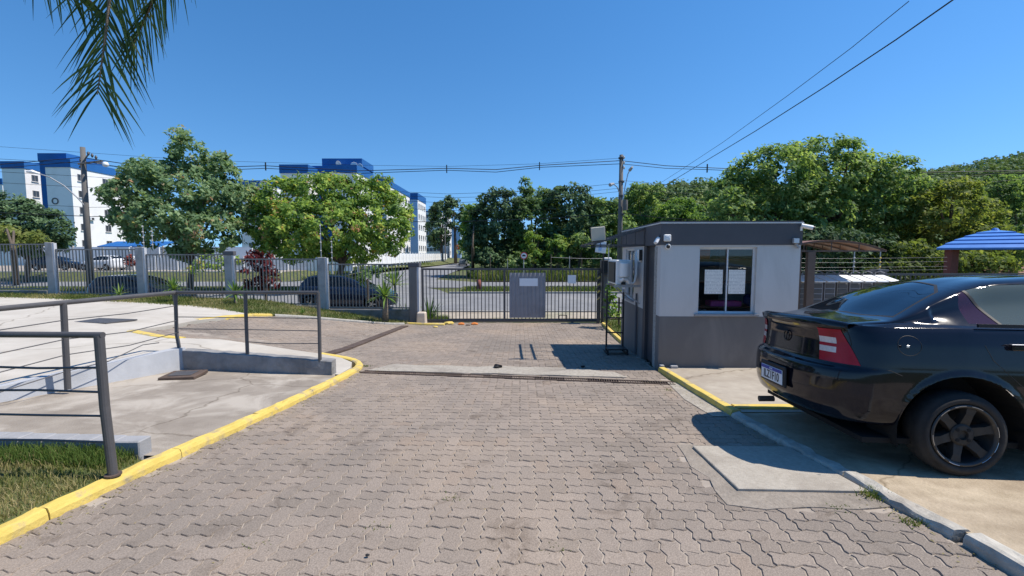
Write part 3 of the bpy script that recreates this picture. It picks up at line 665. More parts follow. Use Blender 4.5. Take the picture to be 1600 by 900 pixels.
# grass bed bottom left, its edging blocks
bed = [(-2.97, .2), (-2.96, 3.46), (-4.2, 3.5), (-7.5, 3.0), (-7.5, .2)]
bed = [(kerb_left(y) - .096, y) for y in (.2, 1.5, 2.5, 3.40)] + [(-4.2, 3.46), (-6.4, 3.3), (-6.9, 2.4), (-7.4, .6), (-7.4, .2)]
def zbed(x, y): return g(y) + .055 + (.02 + .02 * math.sin(x * 3) * math.sin(y * 4)) * sstep(-3.0, -3.3, x)
sheet('lawn', bed, zbed, M['grass_soil'], .25, skirt=.2)
edge = thing('edging_wall', 'low row of grey concrete edging blocks between the lawn and the ramp', 'edging', (-3.6, 3.5, g(3.5) + .05))
for i in range(7):
    x1 = -2.97 - i * .205; mb = MB(); yy = 3.46 + i * .012
    mb.box(x1 - .197, x1, yy, yy + .13, g(3.5) + .0, g(3.5) + .185 + rng.uniform(-.004, .004), .008)
    mb.shift((3.6, -3.5, -(g(3.5) + .05))); mb.build('block', M['kerb_block'], edge)

def blades(name, n, sampler, h0, h1, wd, mat, zf, lean=.5, tone=None, loc=None, parent=None, kind='stuff'):
    """grass blades: one bent blade = two triangles-pairs (quads)"""
    V = []; Fq = []; T = []
    for i in range(n):
        x, y = sampler(); z = zf(x, y); h = RNG.uniform(h0, h1); a = RNG.uniform(0, 2 * PI); l = RNG.uniform(.1, lean) * h; b = RNG.uniform(0, 2 * PI)
        dx, dy = math.cos(a) * wd / 2, math.sin(a) * wd / 2; lx, ly = math.cos(b) * l, math.sin(b) * l; k = len(V)
        V += [(x - dx, y - dy, z), (x + dx, y + dy, z), (x + dx * .7 + lx * .35, y + dy * .7 + ly * .35, z + h * .6), (x - dx * .7 + lx * .35, y - dy * .7 + ly * .35, z + h * .6), (x + lx + dx * .1, y + ly + dy * .1, z + h * .93), (x + lx - dx * .1, y + ly - dy * .1, z + h * .93)]
        Fq += [(k, k + 1, k + 2, k + 3), (k + 3, k + 2, k + 4, k + 5)]
        t = (tone(x, y) if tone else .5) + RNG.normal(0, .18); T += [min(1, max(0, t))] * 2
    o = raw_mesh(name, V, Fq, mat, parent, loc, T)
    if kind: o['kind'] = kind
    return o
def poly_sampler(poly, accept=None):
    xs = [p[0] for p in poly]; ys = [p[1] for p in poly]
    def f():
        while True:
            x = RNG.uniform(min(xs), max(xs)); y = RNG.uniform(min(ys), max(ys))
            if in_poly(x, y, poly) and (accept is None or accept(x, y)): return x, y
    return f
def patchy(x, y): return .53 + .25 * math.sin(x * 2.3 + 1.2 * y) + .2 * math.sin(x * 5.1 - y * 3.3 + 1)
blades('lawn_grass', 17000, poly_sampler([(kerb_left(1.6) - .13, 1.6), (kerb_left(3.4) - .14, 3.42), (-4.9, 3.46), (-4.9, 1.6)]), .02, .065, .006, M['grass_dry'], zbed, .9, patchy)
blades('lawn_grass', 2600, poly_sampler([(-4.4, 3.25), (-3.0, 3.2), (-3.0, 3.46), (-4.4, 3.48)]), .05, .12, .006, M['grass'], zbed, .7, lambda x, y: .35)

# grass strip under the left fence
FENCE_Y = lambda x: 14.4 + .05 * (-3.13 - x)
strip = [(-3.3, 13.7), (-4.2, 13.4), (-5.0, 13.15), (-5.9, 12.8), (-6.5, 12.42), (-7.0, 11.9), (-8.5, 12.2), (-11, 12.9), (-14.2, 13.5), (-22, 14.0), (-22, 15.3), (-15, 14.95), (-9, 14.65), (-3.3, 14.35)]
def zstrip(x, y): return zl(x, y) + .022 + .015 * math.sin(x * 2.1)
sheet('lawn', strip, zstrip, M['grass_soil'], .4)
blades('lawn_grass', 16000, poly_sampler(strip, lambda x, y: x > -17), .03, .10, .012, M['grass_dry'], zstrip, .8, lambda x, y: patchy(x, y) - .05)

# ---------------------------------------------------------------- right: kerb, pads
def zr_pad(x, y): return zpad(x, y)
APRON = [(kerb_right(y) + .09, y) for y in (-1, 0, 1, 2, 3, 4, 4.72)] + [(9, 4.72), (9, -1)]
sheet('car_apron', APRON, lambda x, y: zpad(x, y) - .014 + .004 * math.sin(x * 2) * math.sin(y * 3), M['sandy'], .35)
GHP = [(2.47, 4.74), (2.42, 6.0), (2.40, 7.12), (2.6, 7.3), (12, 7.3), (12, 4.74)]
sheet('concrete_pavement', GHP, lambda x, y: zpad(x, y) - .015, M['concrete'], .4)
sheet('concrete_pavement', [(4.55, 7.32), (14, 7.32), (14, 12.2), (4.8, 12.2)], lambda x, y: zpad(x, y) - .02, M['concrete'], .8)
kerb2 = thing('kerb', None, None, (2.4, 3, 0)); kerb2['kind'] = 'structure'
for a, b, mt, dz in ((-.6, .9, 'kerb_grey', .05), (.9, 2.36, 'kerb_grey', .06), (2.42, 3.2, 'kerb_grey', .035), (3.2, 3.95, 'kerb_grey', .032), (3.95, 4.72, 'kerb_grey', .035)):
    k = 10; line = [(kerb_right(a + (b - a - .006) * i / k) + rng.uniform(-.008, .008), a + (b - a - .006) * i / k) for i in range(k + 1)]
    kerb_stone(line, .115, kerb2, kerb2.location, M[mt], lambda x, y, dz=dz: g(y) + dz + .012, .010, inner=-1)
k = 10; line = [(kerb_right(4.724 + 2.36 * i / k) + .012 + rng.uniform(-.002, .002), 4.724 + 2.36 * i / k) for i in range(k + 1)]
kerb_stone(line, .11, kerb2, kerb2.location, M['yellow'], lambda x, y: g(y) + .07, .003, inner=-1)
kerb_stone([(kerb_right(4.7) + .125 + .0, 4.97 + .0)] + [(2.55 + i * .5, 4.97) for i in range(5)], .13, kerb2, kerb2.location, M['yellow'], lambda x, y: g(y) + .072, .003, inner=-1)
# worn concrete gutter strip beside the yellow kerb
sheet('kerb_footing', [(2.16, 4.7), (2.36, 4.72), (2.355, 6.25), (2.22, 6.3), (2.12, 5.4)], lambda x, y: g(y) + .006, M['concrete_rough'], .12)
# yellow kerb along the guardhouse towards the gate
kerb_stone([(2.47, 10.05), (2.56, 11.2), (2.68, 12.6), (2.80, 13.9)], .10, kerb2, kerb2.location, M['yellow'], lambda x, y: g(y) + .07, .003, inner=-1)
GB = [(2.6, 10.0), (2.95, 14.3), (4.6, 14.3), (4.6, 10.0)]
sheet('lawn', GB, lambda x, y: g(y) + .06, M['grass_soil'], .4)
blades('lawn_grass', 2600, poly_sampler(GB), .04, .16, .014, M['grass'], lambda x, y: g(y) + .05, .7, lambda x, y: .5)
# two steel guide strips set in the paving
for i, (x0, x1, y0, y1) in enumerate(()):
    pass

# outside grass
blades('verge_grass', 9000, poly_sampler([(-3.1, 25.9), (16, 25.9), (16, 29.9), (-3.0, 29.9)]), .06, .2, .035, M['grass'], lambda x, y: -.62, .7, lambda x, y: .55 + .2 * math.sin(x * .9))
blades('verge_grass', 9000, poly_sampler([(-32, 25.9), (-10.4, 25.9), (-11.5, 29.9), (-32, 29.9)]), .05, .16, .035, M['grass'], lambda x, y: -.62, .7, lambda x, y: .55 + .2 * math.sin(x * .9))
blades('tall_grass', 16000, poly_sampler([(-2.2, 36.6), (22, 36.6), (22, 43.5), (-4.5, 43.5)]), .25, 1.0, .06, M['grass'], lambda x, y: -.62, .7, lambda x, y: .50 + .25 * math.sin(x * .8) * math.sin(y * 1.1))
blades('verge_grass', 9000, poly_sampler([(-20, 40.2), (-17.5, 40.2), (-15, 88), (-22, 88)]), .08, .25, .06, M['grass'], lambda x, y: -.62 + .9 * sstep(-14.5, -17.5, x) * sstep(40, 62, y), .7, lambda x, y: .5)

# ================================================================== GUARDHOUSE (local frame: x right along the front, y back along the left wall)
GHX, GHY, GHZ = 2.385, 7.2, -.30
gh = thing('guardhouse', 'small flat-roofed guardhouse in two greys with a charcoal band at the top', 'guardhouse', (GHX, GHY, GHZ), R(-1.4))
Wd, Dp, Ht = 2.205, 2.78, 2.415
zP, zB = .895, 2.045            # top of dark plinth, bottom of dark band
wx0, wx1, wz0, wz1 = .615, 1.525, .935, 2.012   # front window opening
T = .12
def gbox(name, mat, x0, x1, y0, y1, z0, z1, bev=0.0, parent=gh):
    return MB().box(x0, x1, y0, y1, z0, z1, bev).build(name, mat, parent)
# front wall: plinth, pieces round the window
pl = MB(); pl.box(0, Wd, 0, T, -.15, zP); pl.box(T, Wd, Dp - T, Dp, -.15, zP); pl.box(Wd - T, Wd, T, Dp - T, -.15, zP)
dy0, dy1 = .30, 1.02            # door opening in the left wall
wy0, wy1 = 1.72, 2.45           # left wall window
pl.box(0, T, T, dy0, -.15, zP); pl.box(0, T, dy1, Dp, -.15, zP)
pl.build('lower_wall', M['wall_dark'], gh)
up = MB()
up.box(0, wx0, .002, T, zP, zB); up.box(wx1, Wd, .002, T, zP, zB); up.box(wx0, wx1, .002, T, zP, wz0 - .03); up.box(wx0, wx1, .002, T, wz1, zB)
up.box(.002, T, T, dy0, zP, zB); up.box(.002, T, dy1, wy0, zP, zB); up.box(.002, T, wy1, Dp, zP, zB)
up.box(.002, T, wy0, wy1, zP, .98); up.box(.002, T, wy0, wy1, 2.0, zB)
up.box(Wd - T, Wd - .002, T, Dp - T, zP, zB); up.box(T, Wd - .002, Dp - T, Dp - .002, zP, zB)
up.build('upper_wall', M['wall_light'], gh)
bd = MB(); bd.box(-.012, Wd + .012, -.012, Dp + .012, zB, Ht - .03); bd.build('roof_band', M['band_dark'], gh)
rf = MB(); rf.box(-.02, Wd + .02, -.022, Dp + .03, Ht - .030, Ht - .012); rf.build('roof_edge', M['metal_white'], gh)
r2 = MB(); r2.box(-.014, Wd + .014, -.014, Dp + .02, Ht - .012, Ht + .010); r2.build('roof', M['band_dark'], gh)
# inside: floor, ceiling and inner wall faces
im = MB(); im.box(T, Wd - T, T, Dp - T, -.1, .02); im.box(T + .002, Wd - T - .002, T + .002, Dp - T - .002, zB - .03, zB - .004)
im.quad((T + .003, Dp - T - .003, 0), (Wd - T - .003, Dp - T - .003, 0), (Wd - T - .003, Dp - T - .003, zB), (T + .003, Dp - T - .003, zB))
im.build('room', M['room'], gh)
# door in the left wall, with rough jamb
gbox('door', M['door_dark'], .055, .095, dy0 + .005, dy1 - .005, .0, 2.04)
hd = MB(); hd.box(.03, .055, dy0 + .10, dy0 + .13, .95, 1.08); hd.build('handle', M['steel'], gh.children[-1])
jb = MB(); jb.box(-.008, .05, dy0 - .11, dy0 + .02, .0, 2.02, .006); jb.build('door_jamb', M['jamb_rough'], gh)
jb = MB(); jb.box(.004, .118, dy1 - .16, dy1 - .004, .0, 2.03); jb.build('door_frame', M['door_dark'], gh)
# front window: frame, two sliding sashes, sill
def frame_rect(m, x0, x1, z0, z1, y0, y1, t):
    m.box(x0, x0 + t, y0, y1, z0, z1); m.box(x1 - t, x1, y0, y1, z0, z1); m.box(x0 + t, x1 - t, y0, y1, z0, z0 + t); m.box(x0 + t, x1 - t, y0, y1, z1 - t, z1)
win = thing('window', None, None); win.parent = gh
m_ = MB(); frame_rect(m_, wx0, wx1, wz0, wz1, .055, .115, .019); m_.build('frame', M['alu'], win)
m_ = MB(); xm = 1.095
frame_rect(m_, wx0 + .019, xm + .014, wz0 + .019, wz1 - .019, .085, .108, .018); m_.build('sash', M['alu'], win)
m_ = MB(); frame_rect(m_, xm - .014, wx1 - .019, wz0 + .019, wz1 - .019, .06, .083, .018); m_.build('sash', M['alu'], win)
m_ = MB(); m_.box(wx0 + .036, xm - .004, .095, .099, wz0 + .036, wz1 - .036); m_.build('pane', M['glass_win'], win)
m_ = MB(); m_.box(xm + .004, wx1 - .036, .070, .074, wz0 + .036, wz1 - .036); m_.build('pane', M['glass_win'], win)
m_ = MB(); m_.box(wx0 - .06, wx1 + .05, -.035, .055, wz0 - .03, wz0 - .001); m_.build('sill', M['kerb_block'], win)
# left window with bars
m_ = MB(); 
for y in (wy0, wy1 - .03): m_.box(.03, .08, y, y + .03, .98, 2.0)
for z in (.98, 1.97): m_.box(.03, .08, wy0 + .03, wy1 - .03, z, z + .03)
m_.box(.03, .08, (wy0 + wy1) / 2 - .012, (wy0 + wy1) / 2 + .012, 1.01, 1.97)
w2 = m_.build('window', M['alu'], gh)
m_ = MB(); m_.box(.05, .054, wy0 + .03, wy1 - .03, 1.01, 1.97); m_.build('pane', M['glass_win'], w2)
m_ = MB(); m_.box(-.04, .03, wy0 - .04, wy1 + .04, .945, .978); m_.build('sill', M['kerb_block'], w2)
# downpipe on the left wall
m_ = MB(); m_.tube([(-.03, 1.36, -.02), (-.03, 1.36, 1.15)], .02); m_.build('downpipe', M['band_dark'], gh)
ghM = Matrix.Translation((GHX, GHY, GHZ)) @ Matrix.Rotation(R(-1.4), 4, 'Z')
def G(x, y, z): return ghM @ Vector((x, y, z))
def gthing(name, label, cat, x, y, z, group=None):
    p = G(x, y, z); return thing(name, label, cat, p, R(-1.4), group)

# shelves and goods seen through the window
sh = gthing('shelf_unit', 'brown storage shelves inside the guardhouse behind the window', 'shelf', .95, .30, .02)
for z in (.98, 1.78, 1.40):
    MB().box(-.8, 1.1, 0, .3, z - .0, z + .02).build('shelf_board', M['shelf'], sh)
for x in (-.8, 1.08): MB().box(x, x + .02, 0, .3, 0, 1.95).build('upright', M['shelf'], sh)
def goods(name, label, cat, mat, x0, x1, z0, z1, y0=.05, y1=.22, bev=.01):
    t = gthing(name, label, cat, .95, .30, .02); mb = MB(); mb.box(x0, x1, y0, y1, z0, z1, bev); o = mb.build(name, mat); o.location = t.location; o.rotation_euler = t.rotation_euler
    bpy.data.objects.remove(t); props(o, label, cat); return o
goods('box_file', 'orange file box on the upper shelf behind the left window pane', 'box', M['orange'], -.20, -.02, 1.80, 2.0)
goods('folder', 'pink folder lying on the lower shelf behind the window notices', 'folder', M['pink'], .0, .52, 1.0, 1.09, .02, .25)
goods('bag', 'dark blue bag at the right end of the lower guardhouse shelf', 'bag', M['blue_cloth'], .62, .86, 1.0, 1.2, .05, .25, .05)
goods('carton', 'dull grey carton on the bottom of the guardhouse shelves', 'box', M['grey_plastic'], -.38, -.05, .70, .95)
goods('carton', 'black plastic box at the left of the lower guardhouse shelf', 'box', M['black_plastic'], -.42, -.15, 1.0, 1.16)
# notices on the panes
def notice(x0, x1, z0, z1, y, label, tilt=0):
    mb = MB(); mb.box(x0, x1, y, y + .002, z0, z1); p = G(0, 0, 0); o = mb.build('notice', M['print']); o.location = p; o.rotation_euler = (0, R(tilt), R(-1.4)); props(o, label, 'notice', 'printed notices on the guardhouse window')
notice(.745, 1.035, 1.255, 1.648, .090, 'printed white notice taped inside the left window pane of the guardhouse')
notice(1.118, 1.385, 1.258, 1.648, .066, 'printed white notice taped to the right window pane of the guardhouse')
# cameras and lights on the front
t = gthing('sensor', 'white square box with a round cap on the left of the dark band', 'sensor', .085, -.013, 2.155)
MB().box(-.055, .055, -.05, 0, -.055, .055, .012).build('housing', M['white_plastic'], t); mb = MB(); mb.lathe([(.034, -.053), (.03, -.06), (.0, -.061)], axis='y', n=20); mb.build('cap', M['white_plastic'], t, smooth=False)
t = gthing('dome_camera', 'small round white camera with a black dome at the edge of the band', 'camera', .105, -.0, 2.02)
mb = MB(); mb.lathe([(.042, 0), (.042, -.03), (.034, -.034)], axis='y', n=20); mb.build('ring', M['white_plastic'], t)
mb = MB(); mb.lathe([(.032, -.034), (.028, -.05), (.016, -.06), (0, -.063)], axis='y', n=20); mb.build('dome', M['black_plastic'], t, smooth=True)
t = gthing('floodlight', 'white floodlight hanging at the front left corner under the dark band', 'light', -.06, -.0, 2.12)
Mx = Matrix.Rotation(R(35), 4, 'Y') @ Matrix.Rotation(R(-25), 4, 'X')
MB().box(-.02, .02, -.035, .035, -.07, .05, .008, Mx).build('housing', M['alu'], t); MB().box(-.028, -.021, -.03, .03, -.062, .044, 0, Mx).build('lens', M['lamp_glass'], t); mb = MB(); mb.bar((.02, .02, .04), (.06, .03, .10), .018); mb.build('bracket', M['metal_dark'], t)
t = gthing('bullet_camera', 'white tubular security camera pointing right from the top right corner', 'camera', Wd + .02, -.03, 2.33)
mb = MB(); mb.tube([(-.05, 0, .02), (.10, -.05, -.02)], .034, 14); mb.build('housing', M['white_plastic'], t); mb = MB(); mb.tube([(.10, -.05, -.02), (.125, -.058, -.027)], .030, 14); mb.build('lens', M['black_plastic'], t); mb = MB(); mb.bar((-.04, .01, .0), (-.04, .02, -.06), .03); mb.build('bracket', M['white_plastic'], t)
t = gthing('floodlight', 'small grey lamp at the right end of the dark band', 'light', Wd - .10, -.012, 2.10)
MB().box(-.06, .03, -.06, -.02, -.03, .05, .006).build('housing', M['grey_plastic'], t); MB().box(-.055, .025, -.066, -.061, -.025, .045).build('lens', M['lamp_glass'], t); mb = MB(); mb.bar((.0, -.02, -.04), (.05, -.02, -.10), .03); mb.build('bracket', M['grey_plastic'], t)
t = gthing('alarm_box', 'white alarm box with dark edge high on the left guardhouse wall', 'box', -.004, 1.18, 1.86)
MB().box(-.06, 0, -.07, .07, -.1, .12, .01).build('housing', M['white_plastic'], t); MB().box(-.058, -.004, -.085, -.071, -.08, .12).build('side_cover', M['black_plastic'], t)
# two small grey junction boxes on the ground at the corner
for i, (x, z, s, lb) in enumerate(((.04, .03, .032, 'small grey junction box standing at the guardhouse corner'), (.235, .02, .055, 'larger grey junction box on the pad at the foot of the front wall'))):
    p = G(x, -.06, z); mb = MB(); mb.box(-s, s, -.04, .04, -.06, .085, .006); o = mb.build('junction_box', M['grey_plastic'], None); o.location = p; props(o, lb, 'box')

# air conditioner on the left wall
ac = gthing('air_conditioner', 'white outdoor air conditioner unit on a bracket on the left guardhouse wall', 'air conditioner', -.32, 1.55, 1.32)
MB().box(-.14, .14, -.36, .36, 0, .47, .015).build('casing', M['white_plastic'], ac)
mb = MB(); mb.box(-.165, -.141, -.30, .30, .04, .43); mb.build('fan_grille', M['black_plastic'], ac)
mb = MB(); mb.lathe([(.085, .18), (.09, .2), (.09, .42), (.078, .44), (0, .44)], (-.0, -.42, -.02), n=18); mb.build('tank', M['white_plastic'], ac)
mb = MB(); mb.tube([(-.06, -.40, .08), (-.02, -.43, .12), (.05, -.42, .10), (.10, -.40, .04)], .035, 10); mb.build('pipe_bend', M['white_plastic'], ac)
mb = MB(); mb.tube([(.12, -.38, .02), (.2, -.36, .05), (.24, -.32, .2), (.26, -.25, .45), (.30, -.1, .62)], .02, 8); mb.build('hose', M['white_plastic'], ac)
for yb in (-.38, .32): mb = MB(); mb.box(-.18, .30, yb - .02, yb + .02, -.04, 0); mb.bar((.30, yb, -.35), (-.1, yb, -.03), .025); mb.build('bracket', M['steel'], ac)
mb = MB(); mb.box(-.05, .03, -.395, -.362, .01, .06); mb.build('valve_cover', M['black_plastic'], ac)

# open awning frame on the left wall: two long bars, cross bars, braced brackets, clear sheet
aw = gthing('awning', 'open black steel awning frame sticking out from the left roof edge', 'awning', 0, 1.0, 2.14)
xo, x2 = -.90, -.60
def awz(x): return .22 + .30 * x       # slopes down outwards (local z)
for x in (xo, x2, -.02):
    mb = MB(); mb.bar((x, -.10, awz(x)), (x, 1.78, awz(x)), .035); mb.build('long_bar', M['metal_dark'], aw)
for y in (-.10, .37, .84, 1.31, 1.78):
    mb = MB(); mb.bar((0, y, awz(0)), (xo - .04, y, awz(xo - .04)), .028); mb.build('cross_bar', M['metal_dark'], aw)
for y in (-.10, 1.78):
    mb = MB(); mb.bar((0, y, awz(xo) - .03), (xo, y, awz(xo) - .03), .026)
    for x in (-.03, -.19, -.35, -.49, -.62): mb.bar((x, y, awz(xo) - .03), (x, y, awz(x)), .016)
    mb.build('bracket_truss', M['metal_dark'], aw)
# lamp panel on the awning's corner
t = gthing('panel_lamp', 'beige square panel standing tilted on the outer corner of the awning', 'panel', -.84, .98, 2.235)
Mx = Matrix.Rotation(R(-6), 4, 'Y') @ Matrix.Rotation(R(12), 4, 'X')
MB().box(-.125, .125, -.015, .015, -.09, .155, .006, Mx).build('panel', M['cream'], t); MB().box(-.135, .135, .016, .028, -.10, .165, 0, Mx).build('back_frame', M['metal_dark'], t); mb = MB(); mb.bar((0, .02, -.09), (0, .03, -.13), .03); mb.build('foot', M['metal_dark'], t)

# black steel rack (ladder like) in front of the left wall
rk = gthing('ladder_rack', 'tall black steel ladder rack on feet beside the left guardhouse wall', 'rack', -.36, 1.72, -.075)
for x in (-.165, .165):
    mb = MB(); mb.bar((x, 0, 0.02), (x, 0, 1.27), .03); mb.build('post', M['metal_black'], rk)
for z in (1.0, .70, .40, .12):
    mb = MB(); mb.bar((-.165, 0, z), (.165, 0, z), .024); mb.build('rung', M['metal_black'], rk)
mb = MB(); mb.box(-.19, .19, -.30, .0, .10, .125); mb.build('base_shelf', M['metal_black'], rk)
for x in (-.19, .19):
    mb = MB(); mb.bar((x, -.34, .03), (x, .1, .03), .03); mb.bar((x, -.30, .0), (x, -.30, .12), .03); mb.build('foot', M['metal_black'], rk)

# ================================================================== LEFT FENCE, PILLARS, GATE
def upix(X, Y): return 800 + F * X / Y
pill = [(648, 505, 412), (505, 486, 402), (360, 476, 394), (222, 469, 386), (82, 462, 379)]
PX = []
for u, vb, vt in pill:
    X = -3.13
    for _ in range(20): X = (u - 800) / F * FENCE_Y(X)
    Y = FENCE_Y(X); zb = CAMZ - (vb - 397) / F * Y; zt = CAMZ - (vt - 397) / F * Y; PX.append((X, Y, zb, zt))
PX.append((PX[-1][0] - 3.1, FENCE_Y(PX[-1][0] - 3.1), .26, 2.1)); PX.append((PX[-1][0] - 3.1, FENCE_Y(PX[-1][0] - 3.1), .30, 2.2))
PL = ['dark grey square gate pillar at the left end of the sliding gate', 'grey concrete fence pillar between the two yuccas, its right edge coloured sunlit pale', 'grey fence pillar with a small dark box on its top', 'tall pale grey fence pillar in front of the tail of the parked car', 'grey fence pillar furthest to the left with a right edge coloured sunlit pale', 'grey fence pillar outside the left edge', 'second grey fence pillar outside the left edge']
for i, (X, Y, zb, zt) in enumerate(PX):
    t = thing('fence_pillar', PL[i], 'pillar', (X, Y, zb - .3), 0, 'pillars of the left fence')
    hw = .155 if i else .16
    dp = .16 if i == 0 else .055
    MB().box(-hw, hw * .62, -dp, dp, 0, zt - zb + .3, .012).build('shaft', M['pillar'] if i else M['wall_dark'], t)
    MB().box(hw * .62, hw, -dp + .005, dp - .005, 0, zt - zb + .28).build('sunlit_edge', M['pillar_sunlit'], t)  # strip painting the sunlit right side of the pillar in a paler colour
    if i in (0, 2): MB().box(-hw - .02, hw + .02, -dp - .02, dp + .02, zt - zb + .3 - .10, zt - zb + .335, .01).build('cap', M['band_dark'], t)
panel_px = [(412, 482), (404, 476), (397, 467), (389, 460), (381, 452), (378, 449)]
FL = ['grey barred fence panel right of the pale pillar, beside the gate', 'grey barred fence panel in front of the red leaved plant', 'grey barred fence panel with a yucca and tree trunk showing through', 'grey barred fence panel in front of the tail of the dark parked car', 'grey barred fence panel at the far left of the view', 'grey barred fence panel outside the left edge']
barme = {}
for i in range(6):
    X1, Y1, zb1, zt1 = PX[i]; X0, Y0, zb0, zt0 = PX[i + 1]
    vt, vb = panel_px[i]; Ym = (Y0 + Y1) / 2
    ztop = CAMZ - (vt - 397) / F * Ym; zbot = CAMZ - (vb - 397) / F * Ym
    xa, xb = X0 + .17, X1 - .17; Lp = xb - xa; ang = math.atan2(Y1 - Y0, X1 - X0)
    t = thing('barred_fence', FL[i], 'fence', ((xa + xb) / 2, Ym, zbot), ang, 'barred panels of the left fence')
    h = ztop - zbot
    MB().box(-Lp / 2, Lp / 2, -.02, .02, h - .04, h).build('rail', M['metal_fence'], t)
    MB().box(-Lp / 2, Lp / 2, -.02, .02, .0, .04).build('rail', M['metal_fence'], t)
    n = 25; me = bpy.data.meshes.new('bar'); tmp = MB(); tmp.box(-.011, .011, -.011, .011, .04, h - .04); me.from_pydata(tmp.v, [], tmp.f); me.materials.append(M['metal_fence'])
    for k in range(n):
        o = bpy.data.objects.new('bar', me); link(o, t); o.location = (-Lp / 2 + .014 + (Lp - .028) * k / (n - 1), 0, 0)
    # low wall beneath
    zg = min(zl(xa, Ym), zl(xb, Ym)) - .3
    WL = ['low mossy wall under the fence panel next to the gate', 'low mossy wall under the fence panel with the red plant', 'low grey wall under the third fence panel from the gate', 'low grey wall under the fence panel before the parked car', 'low grey wall under the leftmost fence panel', 'low grey wall outside the left edge']
    mb = MB(); mb.box(-Lp / 2 - .02, Lp / 2 + .02, -.09, .09, zg - zbot, -.03, .012); o = mb.build('low_wall', M['lowwall']); o.location = t.location; o.rotation_euler = t.rotation_euler
    props(o, WL[i], 'wall', 'low walls under the left fence')
# thin electric fence rods on the pillars
def rod(u, v0, v1, Y, label):
    p0 = at(u, v1, Y); p1 = at(u, v0, Y); t = thing('electric_fence_rod', label, 'rod', p0, 0, 'electric fence rods')
    mb = MB(); mb.tube([(0, 0, 0), (0, 0, p1.z - p0.z)], .012, 6); mb.build('rod', M['steel'], t)
    for k in range(4):
        z = (p1.z - p0.z) * (.2 + .25 * k); mb = MB(); mb.tube([(-.02, -.02, z), (.02, -.02, z)], .022, 8); mb.build('insulator', M['ceramic'], t)
rod(502, 350, 402, 14.6, 'thin electric fence rod on the pillar right of the red plant'); rod(519, 376, 410, 14.9, 'short electric fence rod just right of the pillar rod'); rod(225, 352, 386, 14.9, 'thin electric fence rod on the pale pillar before the left tree'); rod(239, 360, 388, 15.2, 'short electric fence rod right of the pale pillar')

# sliding gate
gx0, gx1, gy = -2.93, 2.86, 14.46
gz0, gz1 = -.600, 1.145
gate = thing('sliding_gate', 'wide grey barred sliding gate with a corrugated sheet in it', 'gate', (0, gy, gz0))
H_ = gz1 - gz0
MB().box(gx0, gx1, -.025, .025, H_ - .06, H_).build('rail', M['metal_dark'], gate)
MB().box(gx0, gx1, -.03, .03, 0, .08).build('rail', M['metal_dark'], gate)
for x in (gx0, -.28, gx1 - .06): MB().box(x, x + .07, -.024, .024, .08, H_ - .06).build('stile', M['metal_dark'], gate)
me = bpy.data.meshes.new('bar'); tmp = MB(); tmp.box(-.013, .013, -.013, .013, .08, H_ - .06); me.from_pydata(tmp.v, [], tmp.f); me.materials.append(M['metal_dark'])
nb = 48
for k in range(1, nb):
    x = gx0 + .035 + (gx1 - gx0 - .07) * k / nb
    if -.32 < x < -.18: continue
    o = bpy.data.objects.new('bar', me); link(o, gate); o.location = (x, 0, 0)
# corrugated sheet (ribs are real)
cs = MB(); n = 60; x0, x1 = -.085, 1.085; za, zb_ = .14, 1.60
vs = []
for i in range(n + 1):
    x = x0 + (x1 - x0) * i / n; ph = (i / n * 9) % 1; y = -.032 - (.02 if ph < .35 else (.0 if .5 < ph < .85 else .01)); vs += [(x, y, za), (x, y, zb_)]
cs.add(vs, [(2 * i, 2 * i + 2, 2 * i + 3, 2 * i + 1) for i in range(n)]); cs.build('corrugated_sheet', M['sheet_metal'], gate, fix=False)
for x in (gx0 + .75, gx1 - .9):
    mb = MB(); mb.lathe([(.045, -.02), (.045, .02)], (x, 0, -.02), 'y', 14); mb.build('wheel', M['metal_black'], gate)
mb = MB(); mb.box(gx0 - .2, gx1, gy - .02, gy + .02, -.645, -.622); o = mb.build('gate_rail', M['rust'], loc=(0, gy, -.63)); props(o, 'thin rusty ground rail under the sliding gate', 'rail')
mb = MB(); mb.box(-.30, .29, 0, .003, -.13, .12); o = mb.build('sign_board', M['paper'], loc=(0, 0, 0)); o.location = (.54, gy - .058, .72 - .02); props(o, 'blank white oblong sign on the corrugated sheet of the gate', 'sign')
mb = MB(); mb.box(-.135, .135, 0, .003, -.135, .135); o = mb.build('sign_board', M['paper']); o.location = (1.93, gy - .035, .79); props(o, 'blank white square sign tied to the gate bars on the right', 'sign')
# latch pieces low on the gate
mb = MB(); mb.bar((1.53, -.03, .22), (1.78, -.03, .22), .02); mb.bar((1.53, -.03, .08), (1.53, -.03, .22), .02); mb.bar((1.78, -.03, .08), (1.78, -.03, .22), .02); mb.build('latch_loop', M['metal_black'], gate)
# right gate pillar with hazard stripes, motor box, pole
gp = thing('gate_pillar', 'dark grey gate pillar on the right with yellow and black hazard stripes', 'pillar', (3.02, 14.42, -.66))
MB().box(-.12, .13, -.15, .15, 0, 1.78, .01).build('shaft', M['wall_dark'], gp)
mb = MB(); mb.box(-.315, -.225, -.24, -.16, .05, 1.74); mb.build('stop_post', M['metal_dark'], gp)
for k in range(8):
    z = .80 + k * .11
    mb = MB(); mb.add([(-.314, -.243, z), (-.226, -.243, z + .055), (-.226, -.243, z + .11), (-.314, -.243, z + .055)], [(0, 1, 2, 3)]); mb.add([(-.314, -.247, z), (-.226, -.247, z + .055), (-.226, -.247, z + .11), (-.314, -.247, z + .055)], [(0, 1, 2, 3)])
    if k % 2 == 0: mb.build('stripe', M['yellow'], gp)
    else: mb.build('stripe', M['black_plastic'], gp)
t = thing('speaker_box', 'black box mounted on top of the right gate pillar', 'box', (3.0, 14.2, 1.05))
